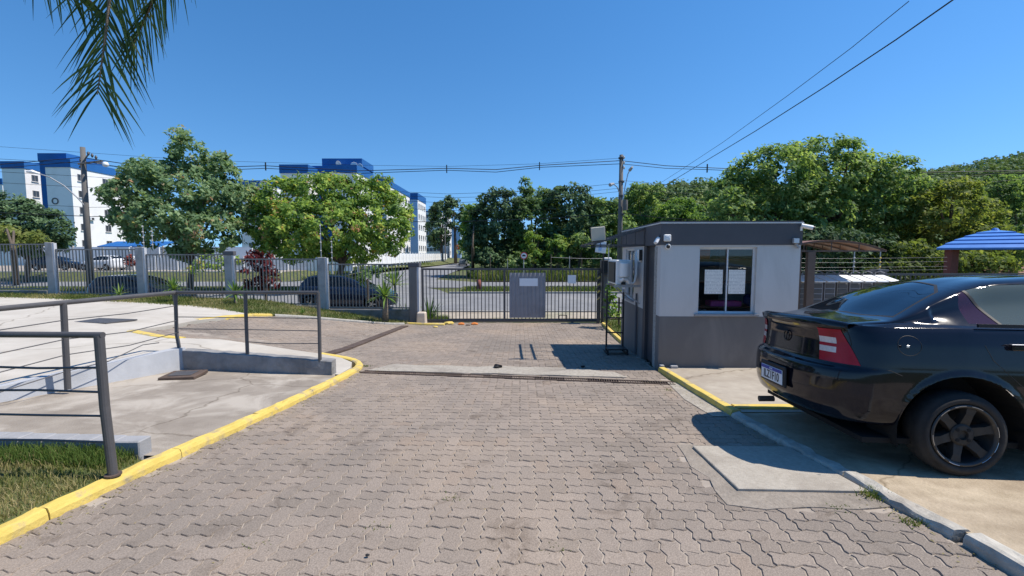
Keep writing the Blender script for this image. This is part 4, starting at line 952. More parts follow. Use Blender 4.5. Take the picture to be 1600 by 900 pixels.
MB().box(-.19, .17, -.12, .12, -.06, .36, .012).build('housing', M['black_plastic'], t); MB().box(-.14, .14, -.128, -.121, .02, .33).build('grille', M['trim'], t); MB().box(-.12, .12, -.10, .10, -.10, -.06).build('base_plate', M['metal_dark'], t)
mb = MB(); mb.box(-.10, .14, -.08, .08, .36, .44, .02); mb.build('lamp_cap', M['white_plastic'], t)
t = thing('signal_pole', 'thin black pole with a white and blue board beside the right gate pillar', 'pole', (2.86, 14.05, -.64))
mb = MB(); mb.tube([(0, 0, 0), (0, 0, 2.72)], .025, 8); mb.build('shaft', M['metal_black'], t)
Mx = Matrix.Rotation(R(8), 4, 'Y')
MB().box(-.17, .16, -.05, -.03, 2.26, 2.62, .005, Mx).shift((-.42, 0, .04)).build('board', M['white_plastic'], t); MB().box(-.08, .02, -.055, -.052, 2.32, 2.55, 0, Mx).shift((-.42, 0, .04)).build('blue_patch', M['bld_paleblue'], t)
mb = MB(); mb.tube([(.16, 0, 1.0), (.16, 0, 2.55)], .016, 6); mb.build('stay', M['steel'], t)
# concrete block at the gate's left end
mb = MB(); mb.prism([(-.15, -.14), (.15, -.14), (.15, .14), (-.15, .14)], 0, .02); mb = MB(); mb.box(-.15, .15, -.14, .14, 0, .40, .03)
mb.v = [(x * (1 - .12 * z / .4), y * (1 - .12 * z / .4), z) for x, y, z in mb.v]
o = mb.build('concrete_block', M['stone_beige']); o.location = (-2.86, 14.1, -.63); props(o, 'beige concrete block standing at the left end of the gate', 'block')
# broken kerb pieces along the gate line
for i, (u, v, s, lb) in enumerate(((701, 508, .11, 'largest yellow painted stone left of the middle of the gate line'), (720, 509, .08, 'flat orange kerb fragment by the gate track'), (741, 509, .085, 'orange kerb fragment furthest right along the gate track'), (680, 515, .05, 'small yellow chip of stone in front of the concrete block'), (731, 511, .05, 'small brown stone between the orange fragments'))):
    Y = (CAMZ + .62) * F / (v - 397); p = Vector(((u - 800) / F * Y, Y, g(Y)))
    bm = bmesh.new(); bmesh.ops.create_icosphere(bm, subdivisions=2, radius=s)
    for vv in bm.verts: vv.co = Vector((vv.co.x * 1.5, vv.co.y, vv.co.z * .55)) * (1 + .18 * math.sin(vv.co.x * 40 + i) * math.cos(vv.co.y * 37))
    me = bpy.data.meshes.new('kerb_fragment'); bm.to_mesh(me); bm.free(); me.materials.append(M['yellow'] if i in (0, 3) else M['flower_orange'] if i in (1, 2) else M['rust'])
    o = bpy.data.objects.new('kerb_fragment', me); link(o); o.location = p + Vector((0, 0, s * .3)); props(o, lb, 'stone')
for i, (u, v, s, lb) in enumerate(((778, 576, .055, 'dark crumpled lump lying on the rough concrete patch'), (912, 575, .028, 'small dark lump on the right half of the rough concrete patch'), (563, 893, .007, 'tiny black flat scrap on the paving at the bottom edge'))):
    Y = (CAMZ - g(7.0 if i < 2 else 2.2)) * F / (v - 397); p = Vector(((u - 800) / F * Y, Y, g(Y)))
    bm = bmesh.new(); bmesh.ops.create_icosphere(bm, subdivisions=3, radius=s)
    for vv in bm.verts: vv.co = Vector((vv.co.x * 1.3, vv.co.y, vv.co.z * .6)) * (1 + .35 * math.sin(vv.co.x * 60 + i) * math.cos(vv.co.y * 77 + vv.co.z * 50))
    me = bpy.data.meshes.new('debris'); bm.to_mesh(me); bm.free(); me.materials.append(M['trim'])
    o = bpy.data.objects.new('debris', me); link(o); o.location = p + Vector((0, 0, s * .35 + .012)); props(o, lb, 'debris')

# ================================================================== RAILINGS
ra = thing('railing', 'near grey tube railing running out of the left edge over the lawn', 'railing', (-2.84, 3.08, .03))
hp = 1.005
mb = MB(); mb.tube([(0, 0, 0), (-.035, .01, .5), (-.04, .01, hp)], .030, 14); mb.build('post', M['metal_dark'], ra, smooth=False)
mb = MB(); mb.tube([(-.012, .01, hp + .002), (-.9, .05, hp + .0), (-2.6, .12, hp - .01), (-4.6, .2, hp - .02)], .0215, 14); mb.build('top_rail', M['metal_dark'], ra)
mb = MB(); mb.tube([(-2.6, .12, -.05), (-2.62, .12, hp - .01)], .034, 12); mb.build('post', M['metal_dark'], ra)
mb = MB(); mb.tube([(-4.6, .2, -.05), (-4.6, .2, hp - .02)], .034, 12); mb.build('post', M['metal_dark'], ra)
for fz in (.775, .60, .43, .24):
    s = random.uniform(-.01, .01)
    mb = MB(); mb.tube([(-.02, .0, fz * hp / 1.0), (-.5, .02, fz * hp + s), (-1.3, .06, fz * hp - .5 * s), (-2.6, .12, fz * hp), (-4.6, .2, fz * hp)], .0085, 8); mb.build('wire_rod', M['metal_dark'], ra)
for (x, r_) in ((0, .05),):
    mb = MB(); mb.lathe([(r_, 0), (r_, .012)], n=16); mb.build('foot_plate', M['rust'], ra)

rb = thing('railing', 'far grey tube railing turning the corner above the retaining wall', 'railing', (-5.12, 6.90, zl(-5.12, 6.9) + .05))
def rbp(u, v, Y): p = at(u, v, Y); return (p.x + 5.12, p.y - 6.90, p.z - rb.location.z)
cor_top, mid_top, end_top = rbp(274, 457, 6.9), rbp(383, 457, 6.78), rbp(497, 457, 6.62)
cor = [rbp(283, 560, 6.86), rbp(276, 522, 6.9), cor_top]
mid = [rbp(387, 562, 6.76), rbp(385, 510, 6.77), mid_top]
end = [rbp(500, 566, 6.60), rbp(499, 510, 6.61), end_top]
p1t, p1b = rbp(99, 473, 5.38), rbp(106, 608, 5.36); p0t, p0b = rbp(-190, 500, 3.9), rbp(-200, 720, 3.9)
for pts in (cor, mid, end, [p1b, p1t], [p0b, p0t]):
    mb = MB(); mb.tube(pts, .034 if pts[0] is p1b else .026, 12); mb.build('post', M['metal_dark'], rb)
mb = MB(); mb.tube([p0t, p1t, cor_top], .030, 12); mb.tube([cor_top, mid_top, end_top], .026, 12); mb.build('top_rail', M['metal_dark'], rb)
def lerp3(a, b, t): return tuple(a[i] + (b[i] - a[i]) * t for i in range(3))
def along(post, f):   # f from top
    return lerp3(post[-1], post[0], f)
P1 = [p1b, p1t]; P0 = [p0b, p0t]
for f in (.20, .42, .60, .79):
    q = [along(P0, f), along(P1, f)]
    c = along(cor, f)
    if f < .7:
        mdp = lerp3(q[1], c, .5); q += [(mdp[0], mdp[1], mdp[2] - (.02 if f < .3 else .045)), c]
    else:
        e = lerp3(q[1], c, .62); e2 = lerp3(q[1], c, .78); q += [lerp3(q[1], e, .5), (e[0], e[1], e[2] + .12), (e2[0], e2[1], e2[2] + .10)]
    mb = MB(); mb.tube(q, .0065, 6); mb.build('wire_rod', M['metal_dark'], rb)
for f, full in ((.37, 1), (.55, 1), (.73, 0)):
    q = ([along(cor, f)] if full else []) + [along(mid, f), lerp3(along(mid, f), along(end, f), .3), along(end, f)]
    if not full: q[1] = (q[1][0], q[1][1], q[1][2] - .02)
    mb = MB(); mb.tube(q, .0065, 6); mb.build('wire_rod', M['metal_dark'], rb)
# manhole lid beside the wall, steel cover on the pad
mb = MB(); c = Vector((-4.72, 6.33, zlow(-4.7, 6.3)))
mb.box(-.23, .23, -.2, .2, 0, .05, .008, Matrix.Rotation(R(10), 4, 'Z')); o = mb.build('manhole_frame', M['rust']); o.location = c
t = thing('manhole_cover', 'raised square dark manhole lid at the foot of the retaining wall', 'manhole cover', c); o.parent = t; o.location = (0, 0, 0)
mb = MB(); mb.box(-.15, .15, -.12, .12, .05, .058, .002, Matrix.Rotation(R(10), 4, 'Z')); mb.build('lid', M['metal_dark'], t)
q = [(110, 502), (150, 496), (210, 498), (160, 504)]
pts = []
for u, v in q:
    Y = 1.42 * F / (v - 397); pts.append(((u - 800) / F * Y, Y))
cx = sum(p[0] for p in pts) / 4; cy = sum(p[1] for p in pts) / 4
mb = MB(); mb.prism([(x - cx, y - cy) for x, y in pts][::-1], -.02, .008); o = mb.build('steel_cover', M['metal_dark']); o.location = (cx, cy, zl(cx, cy) + .05); props(o, 'dark steel access cover lying in the pale pavement', 'cover')

# ================================================================== CARS
def make_car(name, label, spec, paint, loc, rz, roll=0.0, fine=1.0, group=None, detail=True):
    """body = horizontal plan outlines below the shoulder + cross sections above it. x forward from the rear bumper, y left, z up"""
    root = thing(name, label, 'car', loc, 0, group); root.rotation_euler = (Matrix.Rotation(rz, 3, 'Z') @ Matrix.Rotation(roll, 3, 'X')).to_euler()
    L, Wh = spec['L'], spec['W']; a0, a1 = .46, .80; nx = spec.get('n', 3.2)
    IN = lambda key, x: float(np.interp(x, spec[key][0], spec[key][1]))
    def smooth_in(key, x, h=.06): return (IN(key, x - h) + 2 * IN(key, x) + IN(key, x + h)) / 4
    def taper(x): return float(np.interp(x, [0, .3, .9, 1.5, L - 1.2, L - .4, L], [.94, .955, .99, 1, .99, .955, .93]))
    # plan outline parameter list (right side y<0 first), from rear centre round to front centre
    nr = int(34 * fine); ns = int(170 * fine); nf = int(24 * fine)
    out = []      # (x, yfrac, zone)
    for i in range(nr + 1):
        ph = PI / 2 * (i / nr) ** .85; c, s = math.cos(ph), math.sin(ph)
        out.append((a0 * (1 - abs(c) ** (2 / nx)), abs(s) ** (2 / nx)))
    for i in range(1, ns): out.append((a0 + (L - a1 - a0) * i / ns, 1.0))
    for i in range(nf + 1):
        ph = PI / 2 * (1 - i / nf); c, s = math.cos(ph), math.sin(ph)
        out.append((L - a1 * (1 - abs(c) ** (2 / 2.6)), abs(s) ** (2 / 2.6)))
    ctrl_f = np.array(spec['rows_f'])    # fraction 0 = shoulder, 1 = underside -> real z
    rows_w = np.array(spec['rows_w']); rows_r = np.array(spec['rows_r']); rows_z = np.array(spec['rows_z'])
    nz = int(64 * fine); tt = np.linspace(0, 1, nz + 1)
    zz = np.interp(tt, ctrl_f, rows_z); ww = np.interp(tt, ctrl_f, rows_w); rr = np.interp(tt, ctrl_f, rows_r)
    def sm(v, k=2):
        for _ in range(k): v = np.concatenate([[v[0]], (v[:-2] + 2 * v[1:-1] + v[2:]) / 4, [v[-1]]])
        return v
    ww = sm(ww, 3); rrs = sm(rr, 1)
    xw = [spec['xr'], spec['xr'] + spec['wb']]; zw = spec['Rw']; Ra = spec['Ra']
    cols = len(out)
    P = np.zeros((cols, nz + 1, 3))
    for ci, (x, yf) in enumerate(out):
        zs = smooth_in('shoulder', x); z0 = rows_z[0]
        for k in range(nz + 1):
            z = zz[k]
            zr = z + (zs - z0) * max(0, (z - .55) / (z0 - .55)) if z > .55 else z
            wv = ww[k] * taper(x); y = yf * wv
            if x > L - 1.4:   # front leans
                pass
            rear = rrs[k] * max(0, 1 - x / a0) ** 1.0
            fx = .10 * (abs(z - .5) / .5) ** 2 * max(0, (x - (L - a1)) / a1)
            X = x + rear - fx
            # flared wheel arches
            for xc in xw:
                d_ = math.hypot(X - xc, zr - zw)
                if yf > .98 and Ra - .02 < d_ < Ra + .036 and zr > zw - .12:
                    y += .009 * min(1, (1 - max(0, d_ - Ra) / .036) * 2.2)
            P[ci, k] = (X, -y, zr)
    # snap to wheel openings, groove lines
    drop = set(); st = (L - a0 - a1) / ns
    for ci, (x, yf) in enumerate(out):
        if yf < .98: continue
        for k in range(nz + 1):
            for xc in xw:
                dx, dz = P[ci, k, 0] - xc, P[ci, k, 2] - zw; d_ = math.hypot(dx, dz)
                if abs(d_ - Ra) < st * .75 and P[ci, k, 2] > zw * .3:
                    P[ci, k, 0] = xc + dx * Ra / d_; P[ci, k, 2] = zw + dz * Ra / d_
    faces = {'body': [], 'bumper': [], 'red': [], 'white': [], 'gap': []}
    tl = spec.get('tail'); nrm = lambda c, k: None
    for ci in range(cols - 1):
        for k in range(nz):
            q = [P[ci, k], P[ci + 1, k], P[ci + 1, k + 1], P[ci, k + 1]]; m = sum(q) / 4
            if out[ci][1] > .97 and any(math.hypot(m[0] - xc, m[2] - zw) < Ra and m[2] > -1 for xc in xw): continue
            faces['body'].append((ci * (nz + 1) + k, (ci + 1) * (nz + 1) + k, (ci + 1) * (nz + 1) + k + 1, ci * (nz + 1) + k + 1))
    V = P.reshape(-1, 3)
    # upper: stations
    xs_side = [i for i, (x, yf) in enumerate(out) if yf == 1.0]
    nt = int(64 * fine)
    def section(x):
        """points from centre to right shoulder"""
        zs = smooth_in('shoulder', x); wb = ww[0] * taper(x); zt = (smooth_in('top', x - .06, .06) + smooth_in('top', x, .06) + smooth_in('top', x + .06, .06)) / 3; wt = smooth_in('wtop', x, .05); ed = smooth_in('edge', x, .08)
        hgt = zt - zs
        ctl = [(0, zt), (.5 * wt, zt - .012 * (wt / .5)), (wt, zt - ed * .55 - .012), (wt + (wb - .035 - wt) * (.42 if hgt > .2 else .6), zt - ed - (hgt - ed) * .46), (wb - .045, zs + min(.030, hgt * .4)), (wb - .012, zs + .008), (wb, zs)]
        t = np.linspace(0, len(ctl) - 1, nt + 1); c = np.array(ctl)
        # Catmull-Rom
        res = []
        cc = np.vstack([[-c[1][0], c[1][1]], c, c[-1] * 2 - c[-2]])
        for u in t:
            i = min(int(u), len(ctl) - 2); f_ = u - i; p0, p1, p2, p3 = cc[i], cc[i + 1], cc[i + 2], cc[i + 3]
            res.append(.5 * (2 * p1 + (p2 - p0) * f_ + (2 * p0 - 5 * p1 + 4 * p2 - p3) * f_ ** 2 + (3 * p1 - p0 - 3 * p2 + p3) * f_ ** 3))
        return np.array(res)
    stations = []; first = xs_side[0] - 1 if False else nr
    sec0 = section(a0)
    kdeck = int(14 * fine) + 2
    U = []
    # rear edge outline (rear centre -> corner) interpolated with section a0
    rear_y = np.array([out[i][1] for i in range(nr + 1)]); rear_idx = np.linspace(0, nr, nt + 1)
    RP = np.array([[np.interp(r_, np.arange(nr + 1), P[:nr + 1, 0, c]) for c in range(3)] for r_ in rear_idx])
    lip = spec.get('lip', 0)
    for j in range(kdeck):
        f_ = j / kdeck; row = []
        for t_ in range(nt + 1):
            e = np.array([a0, -sec0[t_][0], sec0[t_][1]]); b = RP[t_]
            p = b + (e - b) * f_
            p[2] += lip * math.exp(-((f_ - .10) / .10) ** 2) * (1 - (t_ / nt) ** 6) * (1 if j else 0) * .5 + (e[2] - b[2]) * (f_ ** .5 - f_) * .5
            row.append(p)
        U.append(row)
    for i in range(nr, nr + ns + 1):
        x = out[i][0] if i < nr + ns else L - a1
        s_ = section(x); U.append([np.array([x, -p[0], p[1]]) for p in s_])
    # front bonnet closing
    RPf = P[nr + ns:, 0]; kf = int(14 * fine) + 2
    secf = section(L - a1); fidx = np.linspace(nf, 0, nt + 1)
    RF = np.array([[np.interp(r_, np.arange(len(RPf)), RPf[:, c]) for c in range(3)] for r_ in fidx])
    for j in range(1, kf + 1):
        f_ = j / kf
        U.append([np.array([L - a1, -secf[t_][0], secf[t_][1]]) * (1 - f_) + RF[t_] * f_ + np.array([0, 0, .03 * math.sin(PI * f_) * (1 - t_ / nt)]) for t_ in range(nt + 1)])
    U = np.array(U); off = len(V); V = np.vstack([V, U.reshape(-1, 3)])
    rg, fg = spec['rear_glass'], spec['front_glass']
    for i in range(len(U) - 1):
        for t_ in range(nt):
            faces['body'].append((off + i * (nt + 1) + t_, off + (i + 1) * (nt + 1) + t_, off + (i + 1) * (nt + 1) + t_ + 1, off + i * (nt + 1) + t_ + 1))
    # one half as a bmesh; outlines of glass and lamps are cut into it with planes, then faces are sorted
    me = bpy.data.meshes.new('tmp'); me.from_pydata([tuple(p) for p in V], [], faces['body']); bm = bmesh.new(); bm.from_mesh(me); bpy.data.meshes.remove(me)
    bmesh.ops.remove_doubles(bm, verts=bm.verts, dist=.0006)
    def cut(p, n_, sel):
        fs = [f for f in bm.faces if sel(f.calc_center_median())]
        es = list({e for f in fs for e in f.edges}); vs_ = list({v for f in fs for v in f.verts})
        bmesh.ops.bisect_plane(bm, geom=vs_ + es + fs, plane_co=p, plane_no=n_, dist=1e-5)
    xq = (lambda c: abs(c.y) > .45 and c.z > 1.0)
    for nm, pg in spec['side']:
        xs_ = [p[0] for p in pg]; zs_ = [p[1] for p in pg]
        for i in range(len(pg)):
            a, b = pg[i], pg[(i + 1) % len(pg)]
            cut((a[0], 0, a[1]), Vector((-(b[1] - a[1]), 0, b[0] - a[0])).normalized(), lambda c: abs(c.y) > .40 and min(xs_) - .04 < c.x < max(xs_) + .04 and min(zs_) - .03 < c.z < max(zs_) + .03)
    # rear window: trapezoid in plan with a seal round it
    rgp = spec.get('rg_plan')
    def plan_cut(pg):
        for i in range(len(pg) - 1):
            a, b = pg[i], pg[i + 1]
            cut((a[0], -a[1], 0), Vector(((b[1] - a[1]), (b[0] - a[0]), 0)).normalized(), lambda c: min(p[0] for p in pg) - .05 < c.x < max(p[0] for p in pg) + .05 and abs(c.y) < .72 and c.z > .9)
    if rgp:
        plan_cut(rgp[0]); plan_cut(rgp[1])
    if tl and detail:
        hz = tl['z1'] - tl['z0']; box_ = lambda c: abs(c.y) > .36 and c.x < .42 and tl['z0'] - .03 < c.z < tl['z1'] + .03
        for s_ in (0, .29, .46, .56, .74, 1.0): cut((0, 0, tl['z0'] + hz * s_), Vector((0, 0, 1)), box_)
        cut((0, -tl['y0'], tl['z0']), Vector((0, hz, -.035)).normalized(), lambda c: box_(c) and c.x < .2)
        cut((tl['x0'], 0, tl['z0']), Vector((hz, 0, -(tl['x1'] - tl['x0']))).normalized(), box_)
        cut((0, -.645, tl['z0']), Vector((0, hz, .05)).normalized(), box_)
    def inpl(pg, x, y): return in_poly(x, y, pg)
    keys = {}
    for f in bm.faces:
        c = f.calc_center_median(); x, y, z = c.x, abs(c.y), c.z; key = 'body'
        sh = smooth_in('shoulder', x)
        if z > sh + .004 and .2 < x < L - .5:
            wt = smooth_in('wtop', x, .05)
            if rgp:
                if inpl(rgp[0], x, y): key = 'rear_glass'
                elif inpl(rgp[1], x, y): key = 'rubber'
            else:
                crown = .07 * (y / .6) ** 2
                if rg[0] + crown < x < rg[1] + crown * .6 and y < wt - .035: key = 'rear_glass'
            crown = .07 * (y / .6) ** 2
            if fg[0] - crown * .6 < x < fg[1] - crown and y < wt - .03: key = 'front_glass'
            if key == 'body' and y > wt + .008:
                for nm, pg in spec['side']:
                    if in_poly(x, z, pg): key = nm
        elif tl and detail and x < .45 and y > .3:
            s_ = (z - tl['z0']) / (tl['z1'] - tl['z0'])
            if 0 < s_ < 1 and y > tl['y0'] - .035 * s_ and x < tl['x0'] + (tl['x1'] - tl['x0']) * s_:
                key = 'white' if (.29 < s_ < .46 or .56 < s_ < .74) and y < .645 - .05 * s_ else 'red'
        keys.setdefault(key, []).append(f)
    bm.verts.index_update()
    V = np.array([v.co[:] for v in bm.verts]); nV = len(V); VV = np.vstack([V, V * np.array([1, -1, 1])])
    faces = {k: [tuple(v.index for v in f.verts) for f in fl] for k, fl in keys.items()}
    bm.free()
    mats = {'body': ('body', paint), 'rear_glass': ('rear_window', M['car_glass']), 'front_glass': ('windscreen', M['car_glass']), 'side_glass': ('side_window', M['car_glass_side'] if detail else M['car_glass']), 'quarter': ('quarter_window', M['car_glass_purple'] if detail else M['car_glass']),
            'rubber': ('window_seal', M['trim']), 'red': ('taillight', M['red_lens']), 'white': ('reversing_lens', M['white_lens'])}
    made = {}
    def islands(fl):
        par = {}
        def find(a):
            while par.setdefault(a, a) != a: par[a] = par[par[a]]; a = par[a]
            return a
        for q in fl:
            r0 = find(q[0])
            for v in q[1:]: par[find(v)] = r0
        gr_ = {}
        for q in fl: gr_.setdefault(find(q[0]), []).append(q)
        return list(gr_.values())
    def emit(key, fl, side=None):
        used = sorted({v for q in fl for v in q}); mp = {v: i for i, v in enumerate(used)}
        nm, mt = mats[key]
        me = bpy.data.meshes.new(nm); me.from_pydata([tuple(VV[v]) for v in used], [], [tuple(mp[v] for v in q) for q in fl]); me.materials.append(mt)
        bm = bmesh.new(); bm.from_mesh(me); bmesh.ops.remove_doubles(bm, verts=bm.verts, dist=.0008); bmesh.ops.recalc_face_normals(bm, faces=bm.faces)
        s_ = sum((f.normal.dot(f.calc_center_median() - Vector((L / 2, 0, .6))) for f in bm.faces))
        if s_ < 0: bmesh.ops.reverse_faces(bm, faces=bm.faces)
        if key in ('red', 'white'):
            for v in bm.verts: v.co += v.normal * .006
        if key in ('rear_glass', 'side_glass', 'quarter', 'front_glass'):
            for v in bm.verts: v.co -= v.normal * .003
        bm.to_mesh(me); bm.free()
        me.polygons.foreach_set('use_smooth', [True] * len(me.polygons))
        par = made[('red', side)] if key == 'white' else root
        o = bpy.data.objects.new(nm, me); link(o, par); made[(key, side)] = o; return o
    mir = lambda fl: [tuple(i + nV for i in reversed(q)) for q in fl]
    for key in ('body', 'rear_glass', 'front_glass'):
        if key in faces: emit(key, faces[key] + mir(faces[key]))
    for key in ('rubber', 'side_glass', 'quarter', 'red', 'white'):
        if key in faces:
            for isl in islands(faces[key]): emit(key, isl, 'r')
            for isl in islands(mir(faces[key])): emit(key, isl, 'l')
    # panel gaps: thin dark seams lying in the surface
    def ysurf(x, z):
        best = None
        d_ = (P[:, :, 0] - x) ** 2 + (P[:, :, 2] - z) ** 2 + 10 * (np.abs(P[:, :, 1]) < .5)
        i = np.unravel_index(np.argmin(d_), d_.shape); return abs(P[i][1])
    if detail:
        xf, zf_, rf_ = spec['fuel']; seams = [[(xf + rf_ * math.cos(q), zf_ + rf_ * .92 * math.sin(q)) for q in np.linspace(0, 2 * PI, 25)]]
        for pts in spec['doors']: seams.append(pts)
        for sy in (-1, 1):
            for sm_ in seams:
                mb = MB(); mb.tube([(x, sy * (ysurf(x, z) - .0012), z) for x, z in sm_], .0028, 6); mb.build('panel_gap', M['trim'], root)
    # body gets some thickness at the openings
    # wheel wells
    for xc in xw:
        for sy in (-1, 1):
            mb = MB(); n = 20; r_ = Ra + .012; yo = sy * (Wh - .03); yi = sy * (Wh - .36)
            vs = [];
            for k in range(n + 1):
                t_ = -.25 + (PI + .5) * k / n; vs += [(xc + r_ * math.cos(t_), yo, zw + r_ * math.sin(t_)), (xc + r_ * math.cos(t_), yi, zw + r_ * math.sin(t_))]
            c0 = len(vs); vs.append((xc, yi, zw))
            mb.add(vs, [(2 * k, 2 * k + 1, 2 * k + 3, 2 * k + 2) for k in range(n)] + [(c0, 2 * k + 1, 2 * k + 3) for k in range(n)])
            mb.build('wheel_well', M['well'], root)
    # floor and cabin
    mb = MB(); mb.box(.25, L - .3, -(Wh - .10), Wh - .10, .20, .24); 
    mb.build('underbody', M['well'], root)
    if detail:
        mb = MB(); mb.box(.5, 1.05, -.60, .60, .99, 1.01); mb.build('parcel_shelf', M['seat_cloth'], root)
        for y in (-.29, .29):
            for x in (1.12, 2.05):
                mb = MB(); mb.box(x, x + .14, y - .19, y + .19, .5, 1.16, .05, None); o = mb.build('seat', M['seat_cloth'], root)
                mb = MB(); mb.box(x - .02, x + .08, y - .12, y + .12, 1.17, 1.34, .04); mb.build('headrest', M['seat_cloth'], o)
    # wheels
    Rt = spec['Rw']; hw = .105; Rr = spec['Rr']
    for xc in xw:
        for sy in (-1, 1):
            wl_ = thing('wheel', None, None, (xc, sy * (Wh - hw - .004), zw)); wl_.parent = root; wl_.rotation_euler = (0, 0, 0 if sy < 0 else PI)
            n = 48 if detail else 28
            mb = MB(); mb.lathe([(Rr + .004, .095), (Rr + .012, -hw + .012), (Rr + .03, -hw - .002), ((Rr + Rt) / 2 + .01, -hw - .004), (Rt - .035, -hw + .004), (Rt - .014, -hw + .018), (Rt - .004, -hw + .036), (Rt, -hw + .055), (Rt, hw - .055), (Rt - .01, hw - .025), (Rt - .04, hw), (Rr + .01, hw)], axis='y', n=n, cap=False); mb.build('tyre', M['tyre'], wl_, smooth=True)
            mb = MB(); mb.lathe([(Rr + .012, -hw + .004), (Rr + .006, -hw - .003), (Rr - .006, -hw - .001), (Rr - .016, -hw + .018), (Rr - .020, .06), (.05, .07), (0, .07)], axis='y', n=n, cap=False); mb.build('rim', M['rim'], wl_, smooth=True)
            if detail:
                mb = MB(); 
                for k in range(12):
                    if k % 4 == 1: continue
                    t0 = 2 * PI * k / 12; pts = [(math.cos(t0 + q * .07) * (Rr + .004), -hw - .004, math.sin(t0 + q * .07) * (Rr + .004)) for q in range(6)]
                    mb.tube(pts, .0022, 5)
                o = mb.build('rim_scuff', M['chrome'], wl_); o['kind'] = 'stuff'
                for k in range(6):
                    t0 = 2 * PI * k / 6 + .26; c_, s_ = math.cos(t0), math.sin(t0); px, pz = -s_, c_
                    mb = MB(); vs = []
                    for r_, hwid, yb in ((.055, .034, -.068), (.10, .030, -.078), (Rr * .72, .026, -.088), (Rr - .004, .036, -.092)):
                        for sgn in (-1, 1): vs.append((c_ * r_ + px * sgn * hwid, yb, s_ * r_ + pz * sgn * hwid))
                        for sgn in (-1, 1): vs.append((c_ * r_ + px * sgn * (hwid + .008), yb + .045, s_ * r_ + pz * sgn * (hwid + .008)))
                    fs = []
                    for i in range(3):
                        b_ = i * 4; fs += [(b_, b_ + 1, b_ + 5, b_ + 4), (b_, b_ + 4, b_ + 6, b_ + 2), (b_ + 1, b_ + 3, b_ + 7, b_ + 5)]
                    mb.add(vs, fs); mb.build('spoke', M['rim_worn'], wl_)
                mb = MB(); mb.lathe([(.078, -.05), (.078, -.078), (.066, -.086), (.036, -.088), (.03, -.07), (0, -.068)], axis='y', n=28); mb.build('hub', M['rim_worn'], wl_)
                for k in range(4):
                    t0 = PI / 4 + PI / 2 * k; mb = MB(); mb.lathe([(.013, -.08), (.013, -.090), (0, -.091)], (.052 * math.cos(t0), 0, .052 * math.sin(t0)), 'y', 10); mb.build('wheel_nut', M['well'], wl_)
            else:
                mb = MB()
                for k in range(5):
                    t0 = 2 * PI * k / 5; mb.bar((0, -.085, 0), (Rr * math.cos(t0), -.09, Rr * math.sin(t0)), .05, .02, up=(0, 1, 0))
                mb.build('spokes', M['chrome'], wl_)
    return root

WHV = .865
sedan = dict(L=4.45, W=WHV, xr=.88, wb=2.75, Rw=.305, Ra=.425, Rr=.212, n=3.0, lip=.030,
    shoulder=([0, .1, .4, .8, 1.3, 2.4, 3.3, 3.9, 4.45], [1.045, 1.05, 1.065, 1.07, 1.065, 1.03, .95, .85, .72]),
    top=([0, .1, .30, .48, .62, .80, 1.0, 1.18, 1.35, 1.7, 2.2, 2.6, 2.8, 3.1, 3.45, 3.55, 4.0, 4.45], [1.10, 1.115, 1.125, 1.122, 1.192, 1.288, 1.374, 1.430, 1.460, 1.480, 1.475, 1.44, 1.40, 1.24, 1.045, 1.02, .93, .76]),
    wtop=([0, .3, .5, .62, .80, 1.18, 1.6, 2.4, 2.8, 3.4, 3.6, 4.4], [.62, .64, .66, .66, .62, .535, .525, .525, .55, .66, .68, .62]),
    edge=([0, .5, .8, 1.2, 2.4, 3.2, 4.4], [.02, .02, .05, .075, .075, .04, .02]),
    rows_f=[0, .07, .20, .36, .405, .425, .50, .65, .80, .90, .96, 1.0],
    rows_z=[1.065, 1.035, .95, .80, .755, .745, .67, .54, .43, .365, .335, .315],
    rows_w=[.800, .822, .848, .862, .864, .865, .866, .862, .852, .838, .81, .72],
    rows_r=[.055, .075, .085, .070, .060, .004, -.012, -.022, -.008, .015, .04, .14],
    tail=dict(z0=.775, z1=1.035, y0=.485, x0=.235, x1=.165), trunk_z=.80, bump_z=.755, fuel=(.53, .94, .078),
    doors=[[(1.0, 1.07), (1.015, .95), (1.06, .85), (1.16, .75), (1.25, .66), (1.31, .55)], [(2.05, z) for z in (1.04, .9, .75, .6, .45, .32)], [(3.15, z) for z in (.97, .85, .7, .55, .4, .32)], [(.20, .752), (.30, .757), (.40, .755), (.475, .72)]],
    rg_plan=([(.52, 0), (.53, .30), (.565, .60), (.95, .475), (1.08, .30), (1.135, 0), (.80, -.05)], [(.50, 0), (.51, .30), (.545, .628), (.965, .495), (1.098, .31), (1.153, 0), (.80, -.06)]),
    rear_glass=(.565, 1.155), front_glass=(2.76, 3.42),
    side=[('quarter', [(.985, 1.103), (1.0, 1.25), (1.03, 1.335), (1.065, 1.36), (1.185, 1.10)]), ('rubber', [(1.065, 1.36), (1.087, 1.368), (1.207, 1.10), (1.185, 1.10)]), ('side_glass', [(1.087, 1.368), (1.35, 1.392), (1.6, 1.402), (1.98, 1.402), (1.98, 1.10), (1.207, 1.10)]), ('rubber', [(1.98, 1.40), (2.10, 1.40), (2.10, 1.08), (1.98, 1.08)]), ('side_glass', [(2.10, 1.40), (2.62, 1.365), (3.18, 1.06), (2.10, 1.07)])])
car_org = Vector((2.485, 3.975, 0))
TH = R(-6)
wheel_contact = Vector((3.249, 3.10, -.010))
hd_ = Vector((math.cos(TH), math.sin(TH), 0)); nl = Vector((-math.sin(TH), math.cos(TH), 0))
ROLL = R(-3.6)
org = wheel_contact - hd_ * .88 + nl * (WHV * math.cos(ROLL)); org.z += WHV * math.sin(ROLL) * 1.0 + .004
car = make_car('parked_car', 'black dusty sedan parked at the right edge with its tail over the drive', sedan, M['paint_black'], org, TH, ROLL, 1.0)
